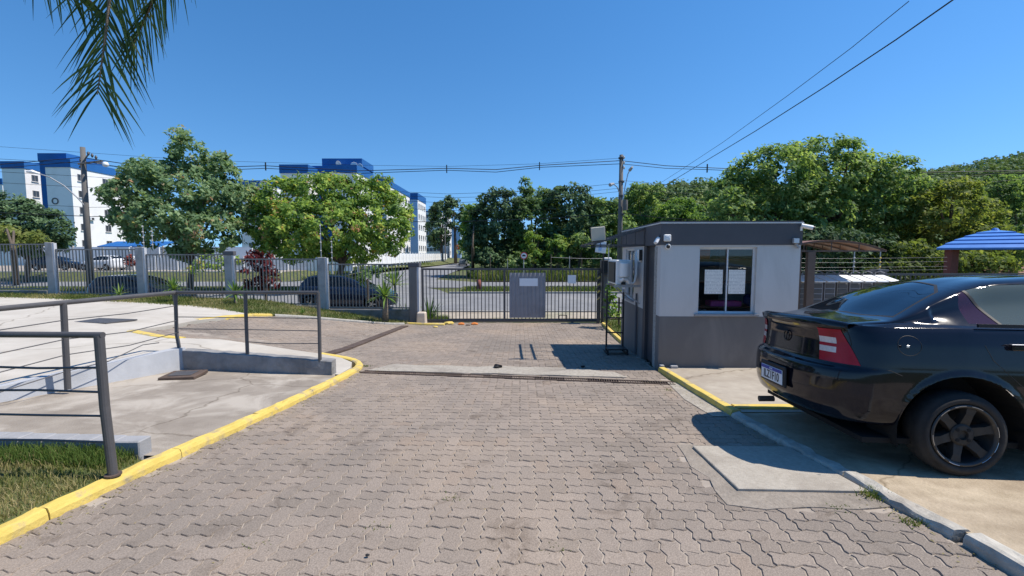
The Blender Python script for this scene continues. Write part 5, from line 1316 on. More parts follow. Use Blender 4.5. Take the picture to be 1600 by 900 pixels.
# bits on the tail: plate, emblem, exhaust, handle, trims
def rear_x(y, z): 
    zz_ = np.array(sedan['rows_z'])[::-1]; rr_ = np.array(sedan['rows_r'])[::-1]
    yf = min(1, abs(y) / (.86 * .94)); c = (1 - yf ** 3.0) ** (1 / 3.0) if yf < 1 else 0
    ph_c = c; return .46 * (1 - ph_c) + float(np.interp(z, zz_, rr_)) * c
pz, ph_, pw = .555, .13, .40
mb = MB(); mb.box(-.052, -.030, -pw / 2 - .035, pw / 2 + .035, pz - .085, pz + .10, .008); pr = mb.build('plate_recess', M['trim'], car)
pl_ = MB(); pl_.box(-.060, -.053, -pw / 2, pw / 2, pz - ph_ / 2, pz + ph_ / 2, .002); plate = pl_.build('number_plate', M['plate_white'], car)
mb = MB(); mb.box(-.0622, -.0602, -pw / 2 + .003, pw / 2 - .003, pz + ph_ / 2 - .032, pz + ph_ / 2 - .003); mb.build('plate_band', M['plate_blue'], plate)
def text_mesh(name, body, size, mat, parent, M4, extrude=.0008, align='CENTER', wid=1.0):
    cu = bpy.data.curves.new(name, 'FONT'); cu.body = body; cu.size = size; cu.align_x = align; cu.align_y = 'CENTER'; cu.extrude = extrude; cu.offset = size * .012
    to = bpy.data.objects.new(name, cu); COL.objects.link(to); dg = bpy.context.evaluated_depsgraph_get(); me = bpy.data.meshes.new_from_object(to.evaluated_get(dg))
    COL.objects.unlink(to); bpy.data.objects.remove(to); me.transform(Matrix.Diagonal((wid, 1, 1, 1))); me.transform(M4)
    me.materials.clear(); me.materials.append(mat); o = bpy.data.objects.new(name, me); link(o, parent); return o
# facing -x (seen from behind): text x axis -> -y
Mt = Matrix(((0, 0, -1, -.0615), (-1, 0, 0, 0), (0, 1, 0, pz - .016), (0, 0, 0, 1)))
text_mesh('plate_lettering', 'ILZ1F10', .105, M['black_plastic'], plate, Mt, .0008, wid=.84)
text_mesh('plate_country', 'BRASIL', .020, M['plate_white'], plate, Matrix(((0, 0, -1, -.0626), (-1, 0, 0, 0), (0, 1, 0, pz + ph_ / 2 - .0175), (0, 0, 0, 1))), .0004)
ez = .915; ex = rear_x(0, ez)
mb = MB(); n = 28
vs = []; 
ring = [(math.cos(2 * PI * k / n), math.sin(2 * PI * k / n)) for k in range(n + 1)]
mb.tube([(ex - .010, .044 * c_, ez + .044 * s_) for c_, s_ in ring], .005, 8, cap=False); mb.build('emblem_ring', M['rim_worn'], car, smooth=True)
mb = MB(); mb.add([(ex - .013, -.046, ez + .002), (ex - .013, .012, ez + .012), (ex - .013, .004, ez - .001), (ex - .013, .046, ez - .002), (ex - .013, -.012, ez - .012), (ex - .013, -.004, ez + .001)], [(0, 1, 2, 5), (5, 2, 3, 4)]); mb.build('emblem_bolt', M['rim_worn'], car)
mb = MB(); mb.tube([(-.02, .34, .235), (.12, .34, .24)], .028, 14, cap=False); mb.tube([(-.019, .34, .235), (.12, .34, .24)], .024, 14, cap=True); mb.build('exhaust_pipe', M['rust'], car)
# spoiler lip over the trunk edge
rows = []
for i in range(41):
    y = -.70 + 1.40 * i / 40; e = 1 - abs(y / .72) ** 5; xb = rear_x(y, 1.05)
    rows.append([(xb - .014 * e - .002, -y, 1.048), (xb - .022 * e - .003, -y, 1.070 + .03 * e), (xb + .012, -y, 1.082 + .036 * e), (xb + .10, -y, 1.074 + .030 * e), (xb + .13, -y, 1.045)])
mb = MB(); mb.add([p for r_ in rows for p in r_], [(i * 5 + k, (i + 1) * 5 + k, (i + 1) * 5 + k + 1, i * 5 + k + 1) for i in range(40) for k in range(4)]); mb.build('spoiler_lip', M['paint_black'], car, smooth=True)
# door handle with chrome edge, belt trim, bumper trim line
for sy in (-1, 1):
    mb = MB(); mb.box(1.16, 1.34, sy * .868 - .012, sy * .868 + .012, .925, .962, .008); h = mb.build('door_handle', M['paint_black'], car); mb = MB(); mb.box(1.15, 1.30, sy * .868 - .014, sy * .868 + .014, .965, .972, .002); mb.build('chrome_edge', M['chrome'], h)
    mb = MB(); mb.bar((1.0, sy * .797, 1.094), (2.05, sy * .797, 1.088), .018, .024); mb.bar((2.05, sy * .797, 1.088), (3.15, sy * .79, 1.045), .018, .024); mb.build('belt_trim', M['trim'], car)
    mb = MB(); mb.box(.48, .50, sy * .862 - .004, sy * .862 + .004, .93, .95, .003); mb.build('fuel_flap_notch', M['chrome'], car)
mb = MB(); mb.box(.62, .66, -.58, -.36, 1.03, 1.06); mb.build('sticker', M['paper'], car)

# cars in the street (seen through the fence): hatchbacks and far cars
hatch = dict(L=3.95, W=.84, xr=.68, wb=2.5, Rw=.30, Ra=.36, Rr=.19, n=3.0, lip=0,
    shoulder=([0, .3, 1, 2, 2.9, 3.5, 3.95], [.98, .98, .97, .93, .88, .80, .66]),
    top=([0, .08, .25, .45, .8, 1.4, 1.9, 2.3, 2.9, 3.05, 3.6, 3.95], [.99, 1.10, 1.32, 1.41, 1.45, 1.46, 1.43, 1.32, .99, .95, .85, .70]),
    wtop=([0, .3, .8, 1.9, 2.3, 2.9, 3.1, 3.9], [.60, .56, .54, .54, .56, .66, .66, .58]),
    edge=([0, .5, 2, 3, 3.9], [.04, .07, .07, .03, .02]),
    rows_f=[0, .1, .3, .5, .7, .85, 1.0], rows_z=[.97, .92, .75, .58, .42, .30, .22], rows_w=[.77, .80, .835, .84, .835, .82, .72], rows_r=[.03, .03, .02, -.01, -.01, .02, .12],
    rear_glass=(.10, .42), front_glass=(1.98, 2.82),
    side=[('side_glass', [(.55, 1.02), (.62, 1.34), (1.15, 1.38), (1.15, 1.0)]), ('side_glass', [(1.22, 1.0), (1.22, 1.38), (1.85, 1.36), (2.5, .99)])])
make_car('parked_car', 'dark blue hatchback parked outside behind the fence pillar beside the yucca', hatch, M['paint_blue'], (-8.75, 18.75, -.70), R(-2), 0, .45, 'cars parked in the street', False)
make_car('parked_car', 'navy hatchback parked outside the fence on the left before the utility pole', hatch, M['paint_navy'], (-17.5, 18.9, -.72), R(-1), 0, .45, 'cars parked in the street', False)
make_car('parked_car', 'small grey car parked far away at the end of the side street', hatch, M['paint_grey'], (-9.6, 88, -.66), R(98), 0, .25, 'cars parked in the street', False)
make_car('parked_car', 'white car standing in the raised car park beside the red bush on the left', hatch, M['paint_white'], (-38.0, 43.5, .02), R(172), 0, .3, 'cars parked in the street', False)
make_car('parked_car', 'dark car in the raised car park left of the white car', hatch, M['paint_navy'], (-46.5, 43.8, .02), R(6), 0, .3, 'cars parked in the street', False)

# ================================================================== TREES AND PLANTS
def clump_cloud(blobs, per_m2, rc, flat=.8):
    """clump centres over the surface (and some inside) of the blobs, drop those deep inside another blob"""
    C_ = []; 
    for bi, (c, r) in enumerate(blobs):
        c = np.array(c); r = np.array(r); area = 4 * PI * ((r[0] * r[1]) ** 1.6 / 3 + (r[0] * r[2]) ** 1.6 / 3 + (r[1] * r[2]) ** 1.6 / 3) ** (1 / 1.6)
        n = max(4, int(area * per_m2))
        d = RNG.normal(size=(n, 3)); d /= np.linalg.norm(d, axis=1)[:, None]
        k = RNG.uniform(.55, 1.04, size=(n, 1)) ** .6
        p = c + d * r * k
        keep = np.ones(n, bool)
        for bj, (c2, r2) in enumerate(blobs):
            if bj == bi: continue
            q = ((p - np.array(c2)) / (np.array(r2) * .72)); keep &= (q ** 2).sum(1) > 1
        low = (d[:, 2] < -.55) & (RNG.random(n) < .5)
        C_.append(np.hstack([p, d])[keep & ~low])
    return np.vstack(C_)
def leaf_mesh(name, clumps, per, rc, size, mat, parent, org, tone_c=.45, tone_s=.16, droop=.25, aspect=.5, kind=None, clump_s=.18):
    n = len(clumps) * per; cl = np.repeat(clumps, per, axis=0)
    off = RNG.normal(size=(n, 3)); off /= np.maximum(1e-6, np.linalg.norm(off, axis=1))[:, None]; off *= (RNG.random((n, 1)) ** .5) * rc * np.array([1, 1, .7])
    p = cl[:, :3] + off
    nrm = cl[:, 3:] * .6 + np.array([.35, -.15, .65]) + RNG.normal(size=(n, 3)) * .55; nrm /= np.linalg.norm(nrm, axis=1)[:, None]
    t = RNG.normal(size=(n, 3)) + np.array([0, 0, -droop]) + off / max(rc, 1e-3) * .6; t -= nrm * (t * nrm).sum(1)[:, None]; t /= np.maximum(1e-6, np.linalg.norm(t, axis=1))[:, None]
    b = np.cross(nrm, t); s = size * RNG.uniform(.65, 1.3, size=(n, 1))
    V = np.empty((n, 4, 3)); V[:, 0] = p - t * s * .5; V[:, 1] = p + b * s * aspect * .5 - t * s * .05; V[:, 2] = p + t * s * .5 - nrm * s * .12; V[:, 3] = p - b * s * aspect * .5 - t * s * .05
    ct = np.repeat(RNG.normal(tone_c, clump_s, size=len(clumps)), per)
    tone = np.clip(ct + RNG.normal(0, tone_s, n), 0, 1)
    o = raw_mesh(name, V.reshape(-1, 3), np.arange(n * 4).reshape(-1, 4), mat, parent, org, tone)
    if kind: o['kind'] = kind
    return o
def px_blob(u, v, ru, rv, Y, dy=0.0, ry=None):
    c = at(u, v, Y + dy); k = (Y + dy) / F
    return (tuple(c), (ru * k, (ry if ry is not None else (ru + rv) / 2) * k, rv * k))
def tree(name, label, base, blobs, mat, per_m2=2.2, per=26, rc=.42, size=.2, trunk_r=.18, bark='bark', group=None, tone=.45, limbs=True, droop=.25, aspect=.5, cs=.18):
    base = Vector(base); t = thing(name, label, 'tree', base, 0, group)
    cl = clump_cloud(blobs, per_m2, rc)
    leaf_mesh('crown', cl, per, rc, size, M[mat], t, base, tone, .16, droop, aspect, None, cs)
    mb = MB(); big = sorted(blobs, key=lambda b: -b[1][0] * b[1][2])
    cx = sum(b[0][0] for b in big[:3]) / 3; cy = sum(b[0][1] for b in big[:3]) / 3; zm = min(b[0][2] for b in blobs)
    fork = Vector((base.x * .6 + cx * .4, base.y * .6 + cy * .4, max(base.z + .8, base.z + (zm - base.z) * .75)))
    mb.tube([(0, 0, -.2), tuple((fork - base) * .5 + Vector((.05, 0, 0))), tuple(fork - base)], [trunk_r * 1.25, trunk_r, trunk_r * .85], 10)
    mb.build('trunk', M[bark], t, smooth=True)
    if limbs:
        for b in big[:7]:
            c = Vector(b[0]); m = fork.lerp(c, .5) + Vector((0, 0, .12 * (c - fork).length)); mb = MB()
            mb.tube([tuple(fork - base), tuple(m - base), tuple(c - base), tuple(c + (c - m) * .15 - base)], [trunk_r * .6, trunk_r * .4, trunk_r * .22, trunk_r * .08], 7); mb.build('limb', M[bark], t, smooth=True)
    return t

Y1 = 27.0
B = [px_blob(u, v, a, b, Y1, dy) for u, v, a, b, dy in ((298, 238, 26, 26, 0), (282, 213, 13, 12, 0), (338, 268, 34, 28, .5), (240, 272, 48, 22, -.5), (205, 300, 42, 24, -1), (290, 305, 78, 42, 0), (352, 318, 42, 40, .5), (255, 340, 62, 30, -1.5), (325, 362, 55, 30, -1), (205, 338, 34, 18, -1), (385, 315, 16, 34, .5), (240, 365, 40, 20, -.6), (300, 392, 34, 14, 0))]
tree('street_tree', 'tall grey green tree with an airy top twig standing left behind the fence', (-19.2, 26.6, -.66), B, 'leaf_grey', 4.2, 26, .38, .27, .16, tone=.46, droop=.5)
Y2 = 28.4
B = [px_blob(u, v, a, b, Y2, dy) for u, v, a, b, dy in ((500, 302, 58, 28, 0), (562, 312, 58, 34, .5), (450, 318, 48, 38, -.5), (418, 350, 32, 36, -.5), (500, 355, 88, 42, -1.5), (595, 350, 48, 48, 0), (622, 330, 18, 34, .5), (460, 386, 52, 24, -1), (565, 384, 56, 26, -.5), (596, 286, 15, 14, 0), (515, 285, 30, 12, 0), (545, 398, 40, 16, 0))]
tree('street_tree', 'broad yellow green tree with brownish seed clusters before the white apartment blocks', (-11.2, 28.2, -.62), B, 'leaf_yellow', 4.4, 28, .38, .25, .20, tone=.48, droop=.5)
# thicket across the road, each tree of it
TH_ = [((780, 350), [(783, 322, 34, 26), (775, 352, 42, 40), (760, 385, 36, 30)], 'leaf_dark', 45, .5, 'dark green tree at the left end of the thicket across the road'),
       ((835, 350), [(838, 318, 34, 24), (830, 350, 42, 42), (845, 388, 46, 28), (822, 292, 7, 14)], 'leaf_mid', 46, .30, 'mid green tree with one twig sticking out of its top in the thicket'),
       ((890, 345), [(890, 315, 42, 26), (900, 350, 40, 40), (885, 385, 44, 30)], 'leaf_dark', 45, .55, 'dark rounded tree in the middle of the thicket left of the light pole'),
       ((945, 350), [(945, 338, 34, 30), (955, 365, 40, 34), (940, 392, 40, 24)], 'leaf_mid', 44, .42, 'green tree of the thicket directly left of the light pole'),
       ((738, 360), [(742, 345, 18, 26), (738, 375, 20, 24)], 'leaf_bright', 47, .35, 'slim yellow green tree at the corner of the side street'),
       ((1000, 320), [(998, 312, 24, 24), (1012, 300, 22, 14), (1005, 340, 34, 30), (1030, 372, 40, 28)], 'leaf_mid', 52, .5, 'green tree with a thin top right of the light pole'),
       ((1065, 340), [(1060, 340, 38, 28), (1085, 365, 40, 30), (1050, 385, 40, 24)], 'leaf_bright', 50, .28, 'pale green tree behind the guardhouse roof')]
for (bu, bv), bl, mt, Y, tn, lb in TH_:
    B = [px_blob(u, v, a, b, Y, random.uniform(-1, 1)) for u, v, a, b in bl]
    p = at(bu, 437, Y); tree('thicket_tree', lb, (p.x, Y, -.6), B, mt, 2.4, 30, .5, .36, .15, tone=tn, group='trees of the thicket across the road')
SH_ = [((832, 385), 15, 24, 'leaf_bright', 41.5, 'light green broad leaved shrub in front of the dark thicket'), ((872, 388), 19, 20, 'leaf_bright', 42, 'yellow green shrub in the thicket right of the round street sign'),
       ((905, 380), 15, 20, 'leaf_mid', 42, 'green shrub before the thicket left of the guardhouse awning'), ((810, 408), 22, 14, 'leaf_mid', 41, 'low green bush around the post of the round street sign'), ((765, 405), 24, 18, 'leaf_dark', 43, 'dark low bush at the left foot of the thicket')]
for (u, v), a, b, mt, Y, lb in SH_:
    p = at(u, v, Y); t = thing('shrub', lb, 'shrub', (p.x, Y, -.6), 0, 'shrubs in front of the thicket')
    leaf_mesh('foliage', clump_cloud([px_blob(u, v, a, b, Y)], 2.2, .4), 22, .38, .36, M[mt], t, (p.x, Y, -.6), .55)
    mb = MB(); mb.tube([(0, 0, 0), (.05, 0, (p.z + .6) * .7)], .05, 6); mb.build('stem', M['bark'], t)
    for k in range(4):
        mb = MB(); mb.tube([(0, 0, .3), (random.uniform(-.7, .7), random.uniform(-.4, .4), (p.z + .6) * random.uniform(.8, 1.2))], .025, 5); mb.build('stem', M['bark'], t)
# right hand trees
RT = [('large spreading green tree right behind the guardhouse', 1215, 24.5, [(1205, 268, 62, 36), (1165, 300, 52, 40), (1230, 310, 70, 46), (1140, 335, 36, 40), (1190, 355, 70, 42), (1120, 300, 18, 18)], 'leaf_mid', .46),
      ('tall rounded green tree, highest of the trees on the right', 1310, 26, [(1285, 245, 52, 30), (1325, 240, 26, 22), (1310, 285, 70, 44), (1270, 330, 66, 46), (1345, 330, 60, 46), (1240, 235, 14, 12)], 'leaf_mid', .52),
      ('dense green tree right of the tallest tree, sloping down to the right', 1390, 26, [(1380, 285, 50, 40), (1415, 300, 46, 34), (1390, 335, 60, 46), (1370, 375, 66, 34)], 'leaf_mid', .42),
      ('olive yellow feathery tree behind the blue roofed gazebo', 1480, 25, [(1470, 330, 60, 34), (1515, 340, 46, 34), (1455, 370, 56, 34), (1520, 375, 56, 30), (1490, 300, 34, 18)], 'leaf_olive', .5),
      ('dark green tree at the right edge above the gazebo', 1590, 32, [(1585, 320, 44, 40), (1600, 360, 50, 40), (1560, 300, 36, 24), (1570, 380, 44, 26)], 'leaf_mid', .3),
      ('shady dark tree behind the brown canopy', 1300, 22, [(1290, 385, 60, 30), (1340, 392, 60, 30), (1240, 385, 50, 34), (1290, 420, 90, 20)], 'leaf_dark', .4),
      ('dark bush behind the mailbox row under the olive tree', 1430, 21, [(1420, 400, 52, 24), (1470, 410, 50, 20), (1520, 412, 60, 18), (1400, 425, 60, 16)], 'leaf_olive', .25)]
for lb, bu, Y, bl, mt, tn in RT:
    B = [px_blob(u, v, a, b, Y, random.uniform(-1.2, 1.2)) for u, v, a, b in bl]
    p = at(bu, 437, Y); tree('garden_tree', lb, (p.x, Y, -.65), B, mt, 3.6, 28, .40, .25, .2, tone=tn, group='trees behind the yard on the right')
# far left trees
LT = [('dark green bushy tree at the far left edge in front of the white blocks', 40, 36, [(30, 345, 50, 34), (75, 355, 32, 26), (5, 325, 30, 24), (50, 380, 50, 22)], 'leaf_dark', .5),
      ('small yellow green tree under the dark tree at the far left', 25, 33, [(25, 372, 34, 16), (5, 365, 20, 14)], 'leaf_olive', .5)]
for lb, bu, Y, bl, mt, tn in LT:
    B = [px_blob(u, v, a, b, Y, random.uniform(-.8, .8)) for u, v, a, b in bl]; p = at(bu, 430, Y)
    tree('garden_tree', lb, (p.x, Y, -.6), B, mt, 3, 28, .45, .30, .15, tone=tn, group='trees at the far left')
# slim far trees at the end of the side street
for lb, bu, bl in (('far dark tree left of the end of the side street', 690, [(688, 335, 16, 22), (684, 365, 18, 24), (695, 320, 12, 10)]), ('far dark tree with a bare trunk before the grey block', 712, [(710, 330, 18, 18), (715, 350, 14, 16), (703, 318, 8, 10)])):
    Y = 105; B = [px_blob(u, v, a, b, Y) for u, v, a, b in bl]; p = at(bu, 412, Y)
    tree('far_tree', lb, (p.x, Y, -.66), B, 'leaf_far', .5, 24, .9, .8, .35, tone=.25, group='far trees at the end of the street')
p = at(722, 385, 100); t = thing('shrub', 'orange leaved bush far off at the end of the side street', 'shrub', (p.x, 100, -.6))
leaf_mesh('foliage', clump_cloud([px_blob(722, 386, 7, 6, 100)], 1.2, .7), 16, .6, .7, M['flower_orange'], t, (p.x, 100, -.6)); mb = MB(); mb.tube([(0, 0, 0), (0, 0, 3)], .12, 6); mb.build('stem', M['bark'], t)
p = at(735, 388, 96); t = thing('shrub', 'green bush beside the orange bush at the end of the side street', 'shrub', (p.x, 96, -.6))
leaf_mesh('foliage', clump_cloud([px_blob(735, 385, 16, 22, 96)], .8, .8), 22, .8, .7, M['leaf_mid'], t, (p.x, 96, -.6), .4); mb = MB(); mb.tube([(0, 0, 0), (0, 0, 3)], .12, 6); mb.build('stem', M['bark'], t)

# forest on the hills: one mass nobody could count
cl = []
for _ in range(5200):
    y = RNG.uniform(76, 215); x = RNG.uniform(-8, 1.25 * y); z = hill_z(x, y)
    if z < .2 and y > 90: continue
    hgt = RNG.uniform(1.0, 4.6); cl.append((x, y, z + hgt, 0, -.35, .6))
leaf_mesh('hill_forest', np.array(cl), 26, 2.2, 1.15, M['leaf_far'], None, None, .42, .15, .2, .6, 'stuff', .2)

# red leaved plant, yuccas and small plants by the fence
def strap_plant(name, label, loc, n, length, width, mat, trunk=0.0, trunk_r=.06, up=.6, group=None, tone=.5, leafname='leaf', spread=1.0):
    loc = Vector(loc); t = thing(name, label, 'plant', loc, 0, group)
    if trunk > 0:
        mb = MB(); mb.tube([(0, 0, -.05), (.01, 0, trunk * .5), (0, 0, trunk)], [trunk_r * 1.2, trunk_r, trunk_r * .9], 9); mb.build('trunk', M['bark_palm'], t, smooth=True)
    for i in range(n):
        a = 2.39996 * i + random.uniform(-.2, .2); f = i / n; el = (1.35 - 1.5 * f * spread) + random.uniform(-.12, .12); Lf = length * random.uniform(.8, 1.1)
        d = Vector((math.cos(a) * math.cos(el), math.sin(a) * math.cos(el), math.sin(el))); side = Vector((-math.sin(a), math.cos(a), 0))
        vs = []; k = 4
        for j in range(k + 1):
            q = j / k; p = Vector((0, 0, trunk)) + d * Lf * q + Vector((0, 0, -.30 * Lf * q * q * (1.2 - math.sin(el)))); wd = width * (.55 + .9 * q if q < .4 else .91 * (1 - (q - .4) / .6) ** .8 + .02)
            cu = Vector((0, 0, .15 * wd)); vs += [tuple(p - side * wd / 2 + cu), tuple(p), tuple(p + side * wd / 2 + cu)]
        fs = []
        for j in range(k): fs += [(3 * j, 3 * j + 1, 3 * j + 4, 3 * j + 3), (3 * j + 1, 3 * j + 2, 3 * j + 5, 3 * j + 4)]
        me = bpy.data.meshes.new(leafname); me.from_pydata(vs, [], fs); me.materials.append(M[mat]); at_ = me.attributes.new('tone', 'FLOAT', 'FACE'); tv = min(1, max(0, random.gauss(tone, .2))); at_.data.foreach_set('value', [tv] * len(fs))
        o = bpy.data.objects.new(leafname, me); link(o, t)
    return t
def fence_pt(u, vbase, Y): p = at(u, vbase, Y); return (p.x, Y, p.z)
strap_plant('yucca', 'largest yucca, on a thick trunk left of the gate pillar', fence_pt(602, 501, 13.75), 46, .62, .075, 'leaf_yucca', .74, .085, tone=.55)
strap_plant('yucca', 'yucca with a slim trunk behind the corner post of the far railing', fence_pt(273, 484, 13.6), 34, .48, .06, 'leaf_yucca', .62, .05, tone=.55)
strap_plant('yucca', 'yucca between the corner post and the middle post of the far railing', fence_pt(369, 492, 13.4), 34, .50, .06, 'leaf_yucca', .62, .05, tone=.5)
strap_plant('small_plant', 'small bright green rosette plant in the grass strip beside the end post of the railing', fence_pt(473, 492, 13.2), 18, .26, .045, 'leaf_yucca', .02, .02, tone=.5)
strap_plant('small_plant', 'young thin yellow green plant in the grass before the parked navy car', fence_pt(187, 471, 14.2), 16, .42, .045, 'leaf_yucca', .22, .015, tone=.6)
for i, (u, v, lb) in enumerate(((397, 448, 'dark red leaved plant behind the fence, left stem'), (416, 452, 'dark red leaved plant behind the fence, right stem'))):
    Y = 15.7; p = at(u, v + 28, Y); t = thing('red_plant', lb, 'plant', (p.x, Y, -.3), 0, 'red leaved plants behind the fence')
    bl = [px_blob(u, 418, 13, 22, Y), px_blob(u + 4, 438, 13, 16, Y, .2), px_blob(u - 3, 400, 10, 10, Y)]
    leaf_mesh('foliage', clump_cloud(bl, 9, .14), 11, .16, .26, M['leaf_red'], t, (p.x, Y, -.3), .42, .2, .9, .28); mb = MB(); mb.tube([(0, 0, 0), (0, 0, 1.4)], .03, 6); mb.build('stem', M['bark'], t)
strap_plant('gate_plant', 'tall green strap leaved clump behind the left end of the gate', fence_pt(671, 503, 15.2), 60, .95, .05, 'leaf_yucca', 0, 0, tone=.12, spread=.75)
strap_plant('gate_plant', 'green strap leaved clump between the big yucca and the gate pillar', fence_pt(636, 500, 15.3), 36, .75, .05, 'leaf_yucca', 0, 0, tone=.15, spread=.75)
strap_plant('gate_plant', 'yellowish leafy plant behind the fence above the big yucca', fence_pt(617, 470, 16.2), 34, .85, .08, 'leaf_yucca', .55, .03, tone=.7, spread=.8)
t = thing('shrub', 'dark green shrub behind the fence between the cars and the big yucca', 'shrub', fence_pt(575, 470, 16.0))
leaf_mesh('foliage', clump_cloud([px_blob(575, 436, 16, 16, 16.0), px_blob(592, 430, 18, 14, 16.2)], 7, .15), 12, .17, .17, M['leaf_mid'], t, tuple(t.location), .35); mb = MB(); mb.tube([(0, 0, 0), (0, 0, .8)], .03, 6); mb.build('stem', M['bark'], t)
t = thing('shrub', 'light green hedge shrub seen through the fence beside the first tree', 'shrub', (at(345, 415, 24).x, 24, -.66))
leaf_mesh('foliage', clump_cloud([px_blob(335, 412, 26, 16, 24), px_blob(310, 420, 16, 10, 24), px_blob(360, 410, 16, 14, 24)], 3.5, .25), 16, .26, .2, M['leaf_yellow'], t, tuple(t.location), .6); mb = MB(); mb.tube([(0, 0, 0), (0, 0, .8)], .04, 6); mb.build('stem', M['bark'], t)
t = thing('shrub', 'red flowering bush beside the white car in the car park', 'shrub', (at(202, 410, 40.5).x, 40.5, .02))
leaf_mesh('foliage', clump_cloud([px_blob(202, 408, 10, 9, 40.5)], 3, .3), 20, .3, .28, M['leaf_red'], t, tuple(t.location), .85); mb = MB(); mb.tube([(0, 0, 0), (0, 0, .6)], .05, 6); mb.build('stem', M['bark'], t)
t = thing('shrub', 'green shrub growing beside the guardhouse behind the black ladder rack', 'shrub', (3.1, 12.9, -.55))
leaf_mesh('foliage', clump_cloud([((3.0, 12.9, .05), (.35, .4, .5)), ((3.25, 12.6, -.3), (.35, .35, .3)), ((3.05, 13.1, .6), (.25, .3, .35))], 9, .13), 13, .15, .14, M['leaf_bright'], t, tuple(t.location), .5); mb = MB(); mb.tube([(0, 0, 0), (0, 0, .9)], .03, 6); mb.build('stem', M['bark'], t)
# stump in the median
p = at(748, 442, 27.5); mb = MB(); mb.tube([(0, 0, -.1), (.03, 0, .35), (-.02, 0, .62)], [.2, .16, .13], 10); o = mb.build('stump', M['redbrick'], smooth=True); o.location = (p.x, 27.5, -.6); props(o, 'short reddish brown tree stump in the grass strip beyond the gate', 'stump')
# weeds along the right kerb and joints
for i, (u, v, n_, h_, lb) in enumerate(((1392, 788, 150, .07, 'biggest weed tuft growing along the right kerb'), (1452, 831, 80, .035, 'yellowish weed at the joint of the two right kerb stones'), (1308, 739, 50, .04, 'small weed at the edge of the shadow by the right kerb'), (1335, 808, 40, .02, 'flat weed in the paving below the concrete slab'), (566, 574, 70, .04, 'weed tuft at the tip of the yellow kerb nose by the drain'), (1048, 612, 40, .025, 'weed tuft at the right end of the drain'), (700, 791, 26, .018, 'tiny weed in a paving joint left of the middle of the drive'), (575, 837, 30, .018, 'tiny yellowish weed in a paving joint near the bottom left'), (380, 868, 24, .016, 'tiny weed in a paving joint at the lower left near the yellow kerb'), (868, 876, 22, .016, 'tiny weed in a paving joint at the bottom right of the middle'))):
    Y = 3.0
    for _ in range(20): Y = (CAMZ - g(Y) - .01) * F / (v - 397)
    X = (u - 800) / F * Y; t = thing('weed', lb, 'weed', (X, Y, g(Y)), 0, 'weeds along the kerbs')
    ph = random.uniform(0, 6)
    blades('blade', n_, lambda: (X + RNG.normal(0, .045), Y + RNG.normal(0, .03)), h_ * .4, h_, .008, M['grass'], lambda x, y: g(y) - .005, 1.4, lambda x, y: .55, (X, Y, g(Y)), t, 'stuff')
# grass growing through the gate end
blades('verge_grass', 2500, lambda: (RNG.uniform(-3.0, -2.2), RNG.uniform(14.75, 15.5)), .05, .22, .014, M['grass'], lambda x, y: -.69, .8, lambda x, y: .5)
blades('verge_grass', 5000, lambda: (RNG.uniform(-20, -3.2), RNG.uniform(15.0, 15.55)), .05, .28, .014, M['grass'], lambda x, y: -.69, .8, lambda x, y: .45)

# ---------------------------------------------------------------- palm at the left, one frond hanging into view
palm = thing('palm_tree', 'palm whose drooping frond hangs into view at the top left', 'palm', (-5.35, 2.25, .05))
P0_ = palm.location
mb = MB(); mb.tube([(0, 0, -.1), (.05, .05, 2), (.08, .12, 4.6)], [.17, .14, .12], 14); mb.build('trunk', M['bark_palm'], palm, smooth=True)
head = Vector((.08, .12, 4.6))
def frond(path, nl, lmax, single, wd, gaps, wh, down=0.0):
    fr = thing('frond', None, None); fr.parent = palm
    mb = MB(); mb.tube([tuple(p) for p in path], [.022 - .019 * i / (len(path) - 1) for i in range(len(path))], 7); mb.build('rachis', M['leaf_palm'] if False else M['bark_palm'], fr)
    seg = np.array([p[:] for p in path]); dl = np.r_[0, np.cumsum(np.linalg.norm(np.diff(seg, axis=0), axis=1))]
    allV = []; allF = []; allT = []
    for i in range(nl):
        s = gaps + (dl[-1] - gaps) * (i / nl) ** .92
        p = Vector([float(np.interp(s, dl, seg[:, c])) for c in range(3)]); p2 = Vector([float(np.interp(min(s + .05, dl[-1]), dl, seg[:, c])) for c in range(3)]); tg = (p2 - p).normalized() if (p2 - p).length > 1e-5 else tg
        sd = tg.cross(Vector((0, 1, 0)) if wh is None else wh).normalized()
        for sg in (-1, 1):
            Lf = lmax * (1 - .45 * (i / nl) ** 2) * random.uniform(.82, 1.08); out_ = (sd * sg * random.uniform(.55, .85) + tg * random.uniform(.55, .9) + Vector((0, random.uniform(-.35, .35), -down))).normalized()
            vs = []; k = 5; wv = out_.cross(Vector((random.uniform(-.4, .4), 1, random.uniform(-.3, .3)))).normalized()
            for j in range(k + 1):
                q = j / k; c = p + out_ * Lf * q + Vector((0, 0, -.30 * Lf * q ** 1.8)); wd_ = wd * (1 - q ** 2.2) * (.6 + q if q < .4 else 1) + .001
                vs += [tuple(c - wv * wd_ / 2), tuple(c + wv * wd_ / 2)]
            fs = [(2 * j, 2 * j + 1, 2 * j + 3, 2 * j + 2) for j in range(k)]; tv = min(1, max(0, random.gauss(.35, .25)))
            if single:
                me = bpy.data.meshes.new('leaflet'); me.from_pydata(vs, [], fs); me.materials.append(M['leaf_palm']); a_ = me.attributes.new('tone', 'FLOAT', 'FACE'); a_.data.foreach_set('value', [tv] * k)
                o = bpy.data.objects.new('leaflet', me); link(o, fr)
            else:
                n0 = len(allV); allV += vs; allF += [tuple(q + n0 for q in f) for f in fs]; allT += [tv] * k
    if not single:
        o = raw_mesh('leaflet', allV, allF, M['leaf_palm'], fr, None, allT); o['kind'] = 'stuff'
YF = 3.3
def fp(u, v, Y=YF): return at(u, v, Y) - P0_
